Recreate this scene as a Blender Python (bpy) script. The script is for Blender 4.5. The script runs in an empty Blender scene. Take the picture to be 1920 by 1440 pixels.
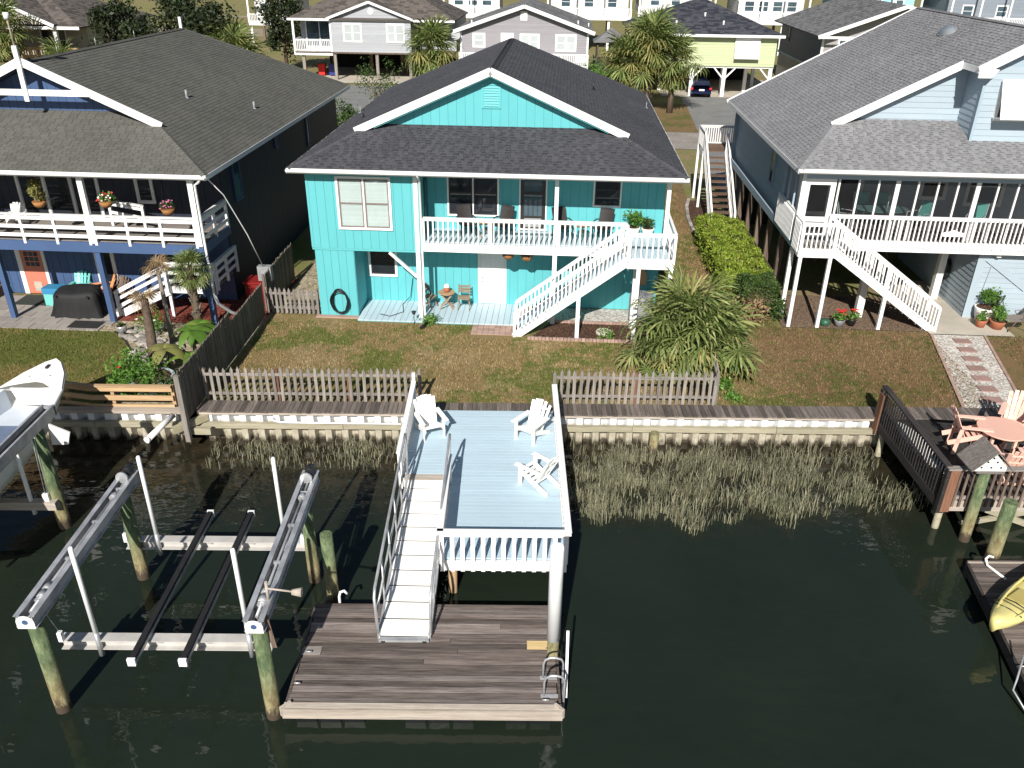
import bpy, math, random
from math import sin, cos, pi, radians, sqrt, atan2, hypot
from mathutils import Matrix, Vector
R0 = random.Random(7)
sc = bpy.context.scene
COL = sc.collection

# ---------------------------------------------------------------- camera, sky, sun, exposure
P, YAW, ROLL = radians(27.9), radians(.235), radians(-.69)
fw = Vector((sin(YAW)*cos(P), cos(YAW)*cos(P), -sin(P))); rt = Vector((cos(YAW), -sin(YAW), 0)); dn = fw.cross(rt)
r2 = cos(ROLL)*rt + sin(ROLL)*dn; d2 = -sin(ROLL)*rt + cos(ROLL)*dn
cam = bpy.data.cameras.new('camera'); cam.sensor_width = 36; cam.lens = 1549/1920*36; cam.clip_end = 3000; cam.clip_start = .1
co = bpy.data.objects.new('camera', cam); COL.objects.link(co)
co.matrix_world = Matrix(((r2.x, -d2.x, -fw.x, 0), (r2.y, -d2.y, -fw.y, 0), (r2.z, -d2.z, -fw.z, 12.0), (0, 0, 0, 1)))
sc.camera = co
SAZ, SEL = radians(10.3), radians(35)          # shadows fall 10 degrees to the right of straight inland
wd = bpy.data.worlds.new('World'); sc.world = wd; wd.use_nodes = True
nt = wd.node_tree; bg = nt.nodes['Background']; sky = nt.nodes.new('ShaderNodeTexSky'); sky.sky_type = 'NISHITA'
sky.sun_disc = False; sky.sun_elevation = SEL; sky.sun_rotation = pi + SAZ; sky.air_density = 1.0; sky.dust_density = .6; sky.ozone_density = 1.2
nt.links.new(sky.outputs[0], bg.inputs[0]); bg.inputs[1].default_value = .05
sl = bpy.data.lights.new('sun', 'SUN'); sl.energy = 5.0; sl.angle = radians(.53); sl.color = (1, .95, .88)
so = bpy.data.objects.new('sun', sl); COL.objects.link(so)
so.rotation_euler = Vector((sin(SAZ)*cos(SEL), cos(SAZ)*cos(SEL), -sin(SEL))).to_track_quat('-Z', 'Y').to_euler()
so.location = (-10, -40, 40)
vs = sc.view_settings; vs.view_transform = 'Standard'; vs.look = 'None'; vs.gamma = 1; vs.exposure = 0.42; vs.use_curve_mapping = False

# ---------------------------------------------------------------- frames, meshes, objects
A = radians(3.47)                               # the house lots lie 3.5 degrees off the canal bank
def W(p, fr):
    if fr == 'h': return Vector((p[0]*cos(A)+p[1]*sin(A), -p[0]*sin(A)+p[1]*cos(A), p[2]))
    return Vector(p)
class Th:
    def __init__(s, name, label, cat, base, fr='h', group=None):
        o = bpy.data.objects.new(name, None); COL.objects.link(o); o.empty_display_size = .2
        o.location = W(base, fr); o.rotation_euler = (0, 0, -A if fr == 'h' else 0)
        o['label'] = label; o['category'] = cat
        if group: o['group'] = group
        s.o, s.b, s.fr = o, Vector(base), fr
def tag(o, label, cat, group=None, kind=None):
    if label: o['label'] = label
    if cat: o['category'] = cat
    if group: o['group'] = group
    if kind: o['kind'] = kind
    return o
class MB:
    def __init__(s): s.v, s.f, s.m, s.s = [], [], [], []
    def face(s, pts, mi=0, sm=False):
        n = len(s.v); s.v += [tuple(p) for p in pts]; s.f.append(tuple(range(n, n+len(pts)))); s.m.append(mi); s.s.append(sm)
    def raw(s, vs, fs, mi=0, sm=False):
        n = len(s.v); s.v += [tuple(p) for p in vs]
        for f in fs: s.f.append(tuple(n+i for i in f)); s.m.append(mi); s.s.append(sm)
        return s
    def box(s, x0, y0, z0, x1, y1, z1, mi=0):
        if x0 > x1: x0, x1 = x1, x0
        if y0 > y1: y0, y1 = y1, y0
        if z0 > z1: z0, z1 = z1, z0
        s.raw([(x0,y0,z0),(x1,y0,z0),(x1,y1,z0),(x0,y1,z0),(x0,y0,z1),(x1,y0,z1),(x1,y1,z1),(x0,y1,z1)],
              [(3,2,1,0),(4,5,6,7),(0,1,5,4),(1,2,6,5),(2,3,7,6),(3,0,4,7)], mi); return s
    def beam(s, p, q, w, h, up=(0,0,1), mi=0):       # rectangular bar from p to q; w across, h along 'up'
        p, q = Vector(p), Vector(q); d = (q-p).normalized(); u = Vector(up)
        sd = d.cross(u)
        if sd.length < 1e-5: sd = d.cross(Vector((0,1,0)))
        sd.normalize(); u = sd.cross(d).normalized()
        a, b = sd*(w/2), u*(h/2)
        s.raw([p-a-b, p+a-b, p+a+b, p-a+b, q-a-b, q+a-b, q+a+b, q-a+b], [(3,2,1,0),(4,5,6,7),(0,1,5,4),(1,2,6,5),(2,3,7,6),(3,0,4,7)], mi); return s
    def tube(s, pts, r, n=8, mi=0, cap=True, sm=True):
        pts = [Vector(p) for p in pts]; rr = r if isinstance(r, (list, tuple)) else [r]*len(pts); rings = []; prev = None
        for i, p in enumerate(pts):
            d = (pts[min(i+1, len(pts)-1)]-pts[max(i-1, 0)]).normalized()
            u = prev if prev is not None else (Vector((0,0,1)) if abs(d.z) < .9 else Vector((0,1,0)))
            a = d.cross(u).normalized(); u = a.cross(d).normalized(); prev = u
            rings.append([p + (a*cos(2*pi*k/n) + u*sin(2*pi*k/n))*rr[i] for k in range(n)])
        base = len(s.v); s.v += [tuple(v) for rg in rings for v in rg]
        for i in range(len(pts)-1):
            for k in range(n):
                a, b = base+i*n+k, base+i*n+(k+1) % n
                s.f.append((b, a, a+n, b+n)); s.m.append(mi); s.s.append(sm)
        if cap:
            for i in (0, len(pts)-1):
                g = [base+i*n+k for k in range(n)]
                s.f.append(tuple(g if i == 0 else g[::-1])); s.m.append(mi); s.s.append(False)
        return s
    def prism(s, poly, d, mi=0):                      # closed polygon (3-D points) extruded by vector d
        d = Vector(d); p = [Vector(q) for q in poly]; n = len(p)
        s.raw(p + [q+d for q in p], [tuple(range(n))[::-1], tuple(range(n, 2*n))] + [(i, (i+1) % n, n+(i+1) % n, n+i) for i in range(n)], mi); return s
    def mesh(s, name, mats, off=(0,0,0)):
        me = bpy.data.meshes.new(name); ox, oy, oz = off
        me.from_pydata([(x-ox, y-oy, z-oz) for x, y, z in s.v], [], s.f)
        for m in (mats if isinstance(mats, (list, tuple)) else [mats]): me.materials.append(m)
        me.polygons.foreach_set('material_index', s.m); me.polygons.foreach_set('use_smooth', s.s); me.update(); return me
    def build(s, name, mats, th, parent=None, label=None, kind=None):
        o = bpy.data.objects.new(name, s.mesh(name, mats, th.b)); COL.objects.link(o); o.parent = parent or th.o
        if label: o['label'] = label
        if kind: o['kind'] = kind
        return o
    def top(s, name, mats, label, cat, base=(0,0,0), fr='h', group=None, kind=None):
        o = bpy.data.objects.new(name, s.mesh(name, mats, base)); COL.objects.link(o)
        o.location = W(base, fr); o.rotation_euler = (0, 0, -A if fr == 'h' else 0)
        return tag(o, label, cat, group, kind)
def struct(name, mb, mats, fr='h', kind='structure', label=None):
    o = mb.top(name, mats, label, None, (0,0,0), fr, None, kind); return o
_unit = {}
def unit(m):
    k = m.name
    if k not in _unit: _unit[k] = MB().box(-.5,-.5,-.5,.5,.5,.5).mesh('bar_'+k, m)
    return _unit[k]
def bar(name, th, m, lo, hi, parent=None):            # a plain piece (board, slat, baluster): shares one mesh per material
    o = bpy.data.objects.new(name, unit(m)); COL.objects.link(o); o.parent = parent or th.o
    o.location = [(lo[i]+hi[i])/2-th.b[i] for i in range(3)]; o.scale = [abs(hi[i]-lo[i]) for i in range(3)]; return o
def inst(name, th, me, loc, rot=(0,0,0), scale=(1,1,1), parent=None):
    o = bpy.data.objects.new(name, me); COL.objects.link(o); o.parent = parent or th.o
    o.location = Vector(loc)-th.b; o.rotation_euler = rot; o.scale = scale if isinstance(scale, (tuple, list)) else (scale,)*3; return o
def slat(name, th, m, p, q, w, h, up=(0,0,1), parent=None):   # a bar between two points, sharing the unit mesh
    p, q = Vector(p), Vector(q); d = q-p; L = d.length; d.normalize(); u = Vector(up); sd = d.cross(u)
    if sd.length < 1e-5: sd = d.cross(Vector((0,1,0)))
    sd.normalize(); u = sd.cross(d).normalized()
    o = bpy.data.objects.new(name, unit(m)); COL.objects.link(o); o.parent = parent or th.o
    mt = Matrix((d, sd, u)).transposed(); o.location = (p+q)/2-th.b; o.rotation_euler = mt.to_euler(); o.scale = (L, w, h); return o

# ---------------------------------------------------------------- materials
class NT:
    def __init__(s, name):
        s.m = bpy.data.materials.new(name); s.m.use_nodes = True; s.t = s.m.node_tree; s.b = s.t.nodes['Principled BSDF']; s.o = s.t.nodes['Material Output']
    def n(s, ty, **kw):
        n = s.t.nodes.new(ty)
        for k, v in kw.items():
            if k.startswith('i_'): n.inputs[k[2:]].default_value = v
            else: setattr(n, k, v)
        return n
    def l(s, a, b): s.t.links.new(a, b)
    def pos(s, sx=1, sy=1, sz=1, obj=True):
        g = s.n('ShaderNodeNewGeometry'); m = s.n('ShaderNodeMapping'); m.inputs['Scale'].default_value = (sx, sy, sz)
        s.l(g.outputs['Position'], m.inputs['Vector'])
        if obj:
            oi = s.n('ShaderNodeObjectInfo'); ml = s.n('ShaderNodeMath', operation='MULTIPLY'); ml.inputs[1].default_value = 37.
            s.l(oi.outputs['Random'], ml.inputs[0]); c = s.n('ShaderNodeCombineXYZ'); s.l(ml.outputs[0], c.inputs[0]); s.l(ml.outputs[0], c.inputs[1]); s.l(ml.outputs[0], c.inputs[2])
            s.l(c.outputs[0], m.inputs['Location'])
        return m.outputs[0]
    def noise(s, vec, scale, det=4, rough=.55):
        n = s.n('ShaderNodeTexNoise'); n.inputs['Scale'].default_value = scale; n.inputs['Detail'].default_value = det; n.inputs['Roughness'].default_value = rough
        s.l(vec, n.inputs['Vector']); return n.outputs['Fac']
    def ramp(s, fac, stops):
        r = s.n('ShaderNodeValToRGB'); e = r.color_ramp.elements
        while len(e) > len(stops): e.remove(e[-1])
        while len(e) < len(stops): e.new(.5)
        for i, (p, c) in enumerate(stops): e[i].position = p; e[i].color = (*c, 1)
        s.l(fac, r.inputs[0]); return r.outputs[0]
    def mix(s, f, a, b, mode='MIX'):
        m = s.n('ShaderNodeMix', data_type='RGBA', blend_type=mode)
        if isinstance(f, (int, float)): m.inputs[0].default_value = f
        else: s.l(f, m.inputs[0])
        for i, x in ((6, a), (7, b)):
            if isinstance(x, tuple): m.inputs[i].default_value = (*x, 1)
            else: s.l(x, m.inputs[i])
        return m.outputs[2]
    def math(s, op, a, b=None):
        m = s.n('ShaderNodeMath', operation=op)
        for i, x in ((0, a), (1, b)):
            if x is None: continue
            if isinstance(x, (int, float)): m.inputs[i].default_value = x
            else: s.l(x, m.inputs[i])
        return m.outputs[0]
    def mr(s, x, a, b, c, d):
        m = s.n('ShaderNodeMapRange'); s.l(x, m.inputs[0])
        for i, q in enumerate((a, b, c, d)): m.inputs[1+i].default_value = q
        return m.outputs[0]
    def rnd(s):                                        # a random value for each piece (object and loose island)
        g = s.n('ShaderNodeNewGeometry'); oi = s.n('ShaderNodeObjectInfo')
        return s.math('FRACT', s.math('ADD', g.outputs['Random Per Island'], oi.outputs['Random']))
    def bump(s, h, st, dist=.02):
        b = s.n('ShaderNodeBump'); b.inputs['Strength'].default_value = st; b.inputs['Distance'].default_value = dist; s.l(h, b.inputs['Height']); s.l(b.outputs[0], s.b.inputs['Normal'])
    def fin(s, col, rough=.6, metal=0., spec=.5):
        if isinstance(col, tuple): s.b.inputs['Base Color'].default_value = (*col, 1)
        else: s.l(col, s.b.inputs['Base Color'])
        s.b.inputs['Roughness'].default_value = rough; s.b.inputs['Metallic'].default_value = metal; s.b.inputs['Specular IOR Level'].default_value = spec; return s.m
def sc3(c, k): return tuple(min(1, x*k) for x in c)
def paint(name, c, rough=.5, var=.08, scale=1.2, rnd=.05, dirt=None, bump=.05, spec=.4):
    t = NT(name); v = t.pos(); n = t.noise(v, scale, 5); k = t.mr(n, .25, .75, 1-var, 1+var)
    f = t.mr(t.rnd(), 0, 1, 1-rnd, 1+rnd); k = t.math('MULTIPLY', k, f)
    m = t.n('ShaderNodeVectorMath', operation='SCALE'); m.inputs[0].default_value = c; t.l(k, m.inputs['Scale']); col = m.outputs[0]
    if dirt:
        d = t.mr(t.noise(v, 3.7, 6, .7), .52, .78, 0, dirt[1]); col = t.mix(d, col, dirt[0])
    if bump: t.bump(t.noise(v, 30, 3), bump, .01)
    return t.fin(col, rough, 0, spec)
def wood(name, c1, c2, ax='x', rnd=.25, bump=.35, rough=.85, fine=9, sat=None):
    s = {'x': (.35, 6, 6), 'y': (6, .35, 6), 'z': (6, 6, .35)}[ax]
    t = NT(name); v = t.pos(*s); n = t.noise(v, 2.2, 6, .7); n2 = t.noise(v, fine, 4, .7)
    k = t.math('ADD', t.math('MULTIPLY', n, .6), t.math('MULTIPLY', n2, .4))
    col = t.ramp(k, [(.34, c1), (.66, c2)]); f = t.mr(t.rnd(), 0, 1, 1-rnd, 1+rnd)
    m = t.n('ShaderNodeVectorMath', operation='SCALE'); t.l(col, m.inputs[0]); t.l(f, m.inputs['Scale'])
    t.bump(k, bump, .02); return t.fin(m.outputs[0], rough, 0, .25)
def leaf(name, c1, c2, c3=None, trans=.25, rough=.55):
    t = NT(name); r = t.rnd(); st = [(0, c1), (.75, c2)] + ([(1, c3)] if c3 else [])
    col = t.ramp(r, st); v = t.pos(); n = t.mr(t.noise(v, 1.7, 3), .3, .7, .75, 1.25)
    m = t.n('ShaderNodeVectorMath', operation='SCALE'); t.l(col, m.inputs[0]); t.l(n, m.inputs['Scale'])
    t.fin(m.outputs[0], rough, 0, .3); tr = t.n('ShaderNodeBsdfTranslucent'); t.l(m.outputs[0], tr.inputs[0])
    mx = t.n('ShaderNodeMixShader'); mx.inputs[0].default_value = trans; t.l(t.b.outputs[0], mx.inputs[1]); t.l(tr.outputs[0], mx.inputs[2]); t.l(mx.outputs[0], t.o.inputs[0]); return t.m
def shingle(name, c1, c2, c3, sp=25):
    t = NT(name); r = t.rnd(); col = t.ramp(r, [(0, c1), (.22, c1), (.34, c2), (1, c3)]); v = t.pos(obj=False)
    n = t.mr(t.noise(v, .45, 5, .65), .3, .7, .88, 1.12); g = t.mr(t.noise(v, sp, 3, .8), .25, .75, .75, 1.25)
    m = t.n('ShaderNodeVectorMath', operation='SCALE'); t.l(col, m.inputs[0]); t.l(t.math('MULTIPLY', n, g), m.inputs['Scale'])
    t.bump(t.noise(v, 60, 2), .3, .01); return t.fin(m.outputs[0], .95, 0, .2)
def rocky(name, cs, scale, bump=.6, rough=.9):
    t = NT(name); v = t.pos(obj=False); vo = t.n('ShaderNodeTexVoronoi'); vo.inputs['Scale'].default_value = scale; t.l(v, vo.inputs['Vector'])
    sp = t.n('ShaderNodeSeparateColor'); t.l(vo.outputs['Color'], sp.inputs[0]); col = t.ramp(sp.outputs[0], [(i/(len(cs)-1), c) for i, c in enumerate(cs)])
    e = t.mr(vo.outputs['Distance'], 0, .7, 1.1, .55); m = t.n('ShaderNodeVectorMath', operation='SCALE'); t.l(col, m.inputs[0]); t.l(t.math('MULTIPLY', e, t.mr(t.noise(v, .8, 4), .3, .7, .85, 1.15)), m.inputs['Scale'])
    t.bump(t.math('SUBTRACT', 1., vo.outputs['Distance']), bump, .03); return t.fin(m.outputs[0], rough, 0, .2)
def lawnmat(name, g1, g2, br1, br2, thr=(.45, .62), soil=(.06,.04,.022)):
    t = NT(name); v = t.pos(obj=False); fine = t.noise(v, 22, 5, .75); mid = t.noise(v, 3.2, 5, .7); big = t.noise(v, .38, 5, .62)
    g = t.ramp(fine, [(.32, g1), (.68, g2)]); b = t.ramp(fine, [(.32, br1), (.68, br2)])
    f = t.mr(t.math('ADD', t.math('MULTIPLY', big, .7), t.math('MULTIPLY', mid, .3)), thr[0], thr[1], 0, 1)
    c = t.mix(f, b, g); c = t.mix(t.mr(t.math('ADD', t.math('MULTIPLY', t.noise(v, .9, 6, .7), .7), t.math('MULTIPLY', mid, .3)), .57, .68, 0, .7), c, soil)
    t.bump(t.noise(v, 45, 4, .8), .9, .04); return t.fin(c, .95, 0, .1)
def lawn2(name, a, b, bl=False):
    t = NT(name); v = t.pos(obj=False); fine = t.noise(v, 16, 6, .8); mid = t.noise(v, 2.6, 5, .7); big = t.noise(v, .34, 5, .62); g_ = t.n('ShaderNodeNewGeometry'); s = t.n('ShaderNodeSeparateXYZ'); t.l(g_.outputs['Position'], s.inputs[0]); cs = []
    f = t.math('ADD', t.math('MULTIPLY', big, .55), t.math('MULTIPLY', mid, .45)); dry = t.mr(t.math('ADD', t.math('MULTIPLY', t.noise(v, .55, 5, .7), .6), t.math('MULTIPLY', t.noise(v, 5, 4, .7), .4)), .50, .64, 0, .8)
    for g1, g2, b1, b2, d1, d2, thr, soil in (a, b):
        c = t.mix(t.mr(f, thr[0], thr[1], 0, 1), t.ramp(fine, [(.3, b1), (.7, b2)]), t.ramp(fine, [(.3, g1), (.7, g2)])); c = t.mix(dry, c, t.ramp(fine, [(.3, d1), (.7, d2)]))
        cs.append(t.mix(t.mr(t.math('ADD', t.math('MULTIPLY', t.noise(v, .8, 6, .7), .65), t.math('MULTIPLY', mid, .35)), .60, .72, 0, .75), c, soil))
    x = t.math('ADD', s.outputs[0], t.math('MULTIPLY', t.math('SUBTRACT', t.noise(v, .8, 5, .7), .5), 5.)); c = t.mix(t.mr(x, 6.6, 9.0, 0, 1), cs[0], cs[1])
    if bl: m_ = t.n('ShaderNodeVectorMath', operation='SCALE'); t.l(c, m_.inputs[0]); t.l(t.mr(t.rnd(), 0, 1, .55, 1.7), m_.inputs['Scale']); c = m_.outputs[0]
    t.bump(t.noise(v, 45, 4, .8), .9, .04); return t.fin(c, .95, 0, .1)
def glassy(name, c, rough=.06, var=.3, spec=.5):
    t = NT(name); n = t.noise(t.pos(), 1.3, 3); col = t.ramp(n, [(.3, sc3(c, 1-var)), (.7, sc3(c, 1+var))]); return t.fin(col, rough, 0, spec)

white = paint('white_paint', (.80,.80,.79), .45, .04, 2, .02, ((.52,.50,.45), .25))
bwhite = paint('weathered_white_paint', (.74,.74,.72), .55, .06, 2, .03, ((.40,.38,.33), .35))
vinyl = paint('white_vinyl', (.84,.85,.85), .35, .04, 1.5, .03, ((.50,.47,.38), .3))
teal = paint('teal_siding', (.105,.43,.46), .62, .05, .7, .02, ((.09,.38,.41), .35))
tealt = paint('teal_trim', (.105,.45,.47), .6, .05, 1, .02)
tealg = paint('teal_groove', (.06,.29,.31), .7, .05)
navy = paint('navy_siding', (.017,.022,.040), .6, .1, .8, .06)
navyb = paint('navy_trim', (.055,.10,.21), .5, .08, 1, .04)
blue = paint('pale_blue_siding', (.345,.42,.475), .55, .05, .8, .03)
bluet = paint('pale_blue_trim', (.32,.41,.49), .5, .05, 1, .03)
deckb = paint('pale_blue_deck_paint', (.445,.575,.655), .5, .05, .9, .035, ((.52,.63,.69), .3))
porchb = paint('pale_blue_porch_paint', (.47,.585,.645), .5, .05, .9, .04)
alum = NT('aluminium'); alum = alum.fin(alum.mix(alum.mr(alum.noise(alum.pos(), 3, 4), .35, .65, 0, 1), (.40,.41,.42), (.58,.59,.60)), .42, .5)
alud = NT('dark_aluminium'); alud = alud.fin(alud.mix(alud.mr(alud.noise(alud.pos(), 3, 4), .35, .65, 0, 1), (.36,.37,.39), (.56,.57,.59)), .45, .45)
cradlem = paint('oxidised_aluminium', (.47,.455,.43), .5, .15, 3, .03, ((.33,.30,.26), .4))
blackm = paint('black_metal', (.018,.018,.02), .45, .1)
blackp = paint('black_plastic', (.012,.013,.015), .35, .2)
bronze = paint('bronze_frame', (.028,.024,.022), .4, .1)
taupe = paint('taupe_sash', (.20,.165,.15), .5, .08)
glass = glassy('dark_glass', (.018,.022,.028), .05)
glassb = glassy('blue_glass', (.05,.08,.10), .05)
blind = paint('white_blind', (.72,.72,.70), .6, .04)
darkin = paint('dark_interior', (.012,.012,.013), .8, .3)  # near-black that paints in the shade under and inside the houses
greyw = wood('grey_weathered_wood', (.11,.095,.08), (.34,.31,.28), 'z', .25)
greywx = wood('grey_weathered_boards', (.10,.085,.075), (.33,.30,.275), 'x', .25)
greywy = wood('grey_cap_boards', (.055,.044,.038), (.20,.172,.152), 'y', .42)
dockw = wood('dark_dock_planks', (.045,.033,.028), (.225,.188,.168), 'x', .34, .7, .8, 5)
dockedge = wood('pale_dock_fascia', (.28,.235,.19), (.55,.49,.42), 'x', .1)
dockg = wood('grey_dock_planks', (.07,.055,.048), (.29,.25,.228), 'x', .3, .7, .8, 5)
tan = wood('new_tan_lumber', (.36,.23,.12), (.58,.41,.24), 'x', .1)
tanz = wood('new_tan_posts', (.34,.22,.12), (.54,.38,.23), 'z', .1)
yelw = wood('fresh_yellow_plank', (.50,.36,.16), (.70,.54,.28), 'x', .05)
waler = wood('treated_timber', (.24,.22,.15), (.44,.405,.30), 'x', .12)
walery = wood('treated_timber_crosswise', (.26,.24,.15), (.46,.42,.29), 'y', .1)
redw = wood('reddish_board', (.11,.05,.03), (.27,.14,.09), 'z', .15)
blackw = wood('dark_stained_wood', (.012,.011,.011), (.06,.055,.052), 'y', .2)
brownw = wood('brown_weathered_wood', (.05,.032,.024), (.22,.165,.13), 'z', .25)
stairw = wood('brown_stair_wood', (.07,.042,.028), (.20,.13,.09), 'x', .2)
teakw = wood('grey_teak', (.16,.11,.07), (.38,.30,.22), 'x', .2)
def pilemat():
    t = NT('green_treated_pile'); v = t.pos(3, 3, 1.1); n = t.noise(v, 2.8, 8, .78); c = t.ramp(n, [(.33, (.035,.055,.025)), (.5, (.095,.135,.065)), (.68, (.23,.25,.14))])
    g = t.n('ShaderNodeNewGeometry'); s = t.n('ShaderNodeSeparateXYZ'); t.l(g.outputs['Position'], s.inputs[0])
    zz = t.math('ADD', s.outputs[2], t.math('MULTIPLY', t.math('SUBTRACT', n, .5), .9))
    c = t.mix(t.mr(zz, .35, -.55, 0, .75), c, t.ramp(n, [(.35, (.15,.09,.04)), (.65, (.42,.36,.20))]))
    c = t.mix(t.mr(zz, -.62, -.80, 0, 1), c, (.07,.052,.035)); t.bump(n, .5, .02); return t.fin(c, .85, 0, .3)
pile = pilemat()
def sheetmat():
    t = NT('white_sheet_piling'); v = t.pos(2, 2, 1.2); n = t.noise(v, 3, 6, .7); g = t.n('ShaderNodeNewGeometry'); s = t.n('ShaderNodeSeparateXYZ'); t.l(g.outputs['Position'], s.inputs[0])
    zz = t.math('ADD', s.outputs[2], t.math('MULTIPLY', t.math('SUBTRACT', n, .5), .5))
    c = t.mix(t.mr(zz, -.30, -.5, 0, 1), (.74,.75,.76), t.ramp(n, [(.3, (.29,.255,.185)), (.7, (.50,.465,.375))]))
    c = t.mix(t.mr(zz, -.78, -.95, 0, 1), c, (.06,.05,.035)); return t.fin(c, .5, 0, .4)
sheetm = sheetmat()
shT = shingle('charcoal_shingles', (.058,.059,.067), (.066,.067,.076), (.074,.075,.084)); shTd = shingle('charcoal_shadow_dashes', (.034,.035,.041), (.040,.041,.048), (.05,.051,.058))  # second tone paints the shadow lines of the courses as dark dashes
shL = shingle('grey_green_shingles', (.098,.0985,.087), (.108,.108,.095), (.118,.117,.104))
shR = shingle('light_grey_shingles', (.215,.217,.225), (.235,.235,.243), (.255,.255,.262)); shRd = shingle('grey_shadow_dashes', (.13,.132,.14), (.145,.147,.155), (.165,.167,.175))  # second tone puts the courses' shadow lines into the colour
shG = shingle('dark_blue_grey_shingles', (.028,.031,.042), (.045,.048,.06), (.07,.073,.085))
shB = shingle('brown_grey_shingles', (.075,.065,.058), (.105,.092,.082), (.14,.122,.11))
shM = shingle('mid_grey_shingles', (.11,.11,.112), (.15,.15,.152), (.19,.19,.19))
LW = (((.085,.105,.024), (.19,.20,.06), (.19,.135,.058), (.34,.255,.125), (.28,.20,.105), (.48,.375,.22), (.485,.54), (.10,.06,.034)), ((.07,.085,.022), (.16,.155,.05), (.145,.095,.047), (.275,.19,.10), (.15,.088,.045), (.28,.175,.10), (.49,.56), (.06,.034,.02)))
lawnC = lawn2('patchy_lawn', *LW); lawnCb = lawn2('patchy_lawn_blades', *LW, bl=True)
lawnL = lawnmat('green_lawn', (.075,.095,.02), (.19,.21,.06), (.16,.13,.045), (.31,.25,.10), (.42,.53), (.13,.11,.04))
lawnR = lawnmat('brown_lawn', (.07,.078,.024), (.16,.155,.055), (.115,.07,.036), (.24,.155,.085), (.50,.62), (.05,.03,.018))
marshm = lawnmat('marsh_ground', (.13,.15,.045), (.23,.24,.085), (.20,.155,.085), (.32,.25,.14), (.42,.58))
drysoil = rocky('dry_brown_soil', [(.13,.085,.055), (.24,.165,.115), (.36,.26,.185)], 26, .8)
mulch = rocky('brown_mulch', [(.055,.028,.018), (.12,.065,.042), (.19,.108,.072)], 22, .8)
redmulch = rocky('red_mulch', [(.14,.03,.02), (.25,.065,.045), (.32,.10,.07)], 18, .8)
gravelW = rocky('white_shell_gravel', [(.52,.48,.43), (.72,.68,.62), (.82,.80,.75), (.50,.38,.28)], 15, .7)
gravelT = rocky('tan_gravel', [(.30,.24,.15), (.44,.37,.25), (.56,.49,.36)], 11, .7)
asph = rocky('asphalt_grey', [(.21,.215,.21), (.285,.29,.28), (.35,.35,.34)], 30, .2)
roadm = rocky('sandy_asphalt', [(.33,.30,.265), (.39,.355,.315), (.45,.41,.365)], 25, .2)
concr = paint('concrete', (.46,.42,.35), .9, .15, .8, .06, ((.30,.26,.20), .4), .3)
paver = paint('grey_paver', (.29,.265,.24), .9, .12, 1.5, .14, None, .3)
brickp = paint('pinkish_brick', (.36,.245,.20), .9, .15, 3, .18, None, .3)
redst = paint('red_stepping_stone', (.29,.185,.16), .9, .12, 3, .1, None, .3)
stone = paint('garden_stone', (.30,.275,.245), .9, .3, 4, .4, ((.14,.12,.09), .6), .6)
palmL = leaf('palm_leaf', (.08,.125,.03), (.22,.27,.085), (.35,.365,.15))
palmD = leaf('dead_palm_leaf', (.17,.105,.05), (.34,.245,.13), None, .15)
palmY = leaf('yellow_palm_leaf', (.14,.15,.04), (.28,.27,.09), (.40,.34,.15))
hedgeL = leaf('hedge_leaf', (.10,.16,.012), (.27,.36,.045), (.42,.46,.08), .3)
darkL = leaf('dark_evergreen_leaf', (.010,.018,.008), (.03,.045,.016), (.055,.07,.022), .15)
shrubL = leaf('shrub_leaf', (.022,.05,.012), (.07,.12,.03), (.12,.17,.04), .2)
brightL = leaf('bright_leaf', (.06,.15,.02), (.13,.27,.045), (.2,.34,.07), .3)
banaL = leaf('banana_leaf', (.07,.15,.02), (.14,.26,.04), (.22,.30,.06), .35)
reedL = leaf('marsh_reed', (.12,.125,.07), (.29,.29,.19), (.42,.37,.26), .25)
bladeC = leaf('lawn_blade', (.09,.10,.03), (.20,.18,.07), (.34,.26,.14), .3)
bladeL = leaf('green_lawn_blade', (.05,.075,.014), (.115,.145,.035), (.2,.18,.06), .3)
bark = wood('brown_bark', (.05,.035,.024), (.17,.125,.09), 'z', .1, .9)
barkG = wood('grey_bark', (.11,.095,.08), (.28,.25,.21), 'z', .1, .7)
red = paint('red_flower', (.55,.02,.02), .6, .2, 20, .3); pinkf = paint('pink_flower', (.45,.12,.25), .6, .2, 20, .3); wflow = paint('white_flower', (.75,.72,.68), .6, .1, 20, .1); yelf = paint('yellow_flower', (.75,.55,.04), .6, .1, 20, .2)
terra = paint('terracotta', (.40,.14,.075), .8, .12, 4, .08); wick = wood('wicker', (.20,.08,.025), (.42,.21,.08), 'x', .1)
pinkw = paint('salmon_paint', (.80,.50,.40), .5, .06, 2, .05); coral = paint('coral_door', (.62,.19,.125), .5, .05); aqua = paint('aqua_plastic', (.16,.52,.47), .4, .05); orange = paint('orange_plastic', (.72,.34,.16), .45, .05)
whitep = paint('white_plastic', (.84,.83,.79), .4, .04, 2, .02)
wickerd = paint('dark_wicker', (.028,.024,.024), .6, .2, 20, .1, None, .4); tanw = paint('tan_wood_top', (.42,.26,.14), .6, .1, 3, .1)
greyp = paint('grey_plastic', (.26,.27,.28), .5, .08); blackc = paint('black_cover', (.014,.014,.015), .7, .3, 3, 0)
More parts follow.
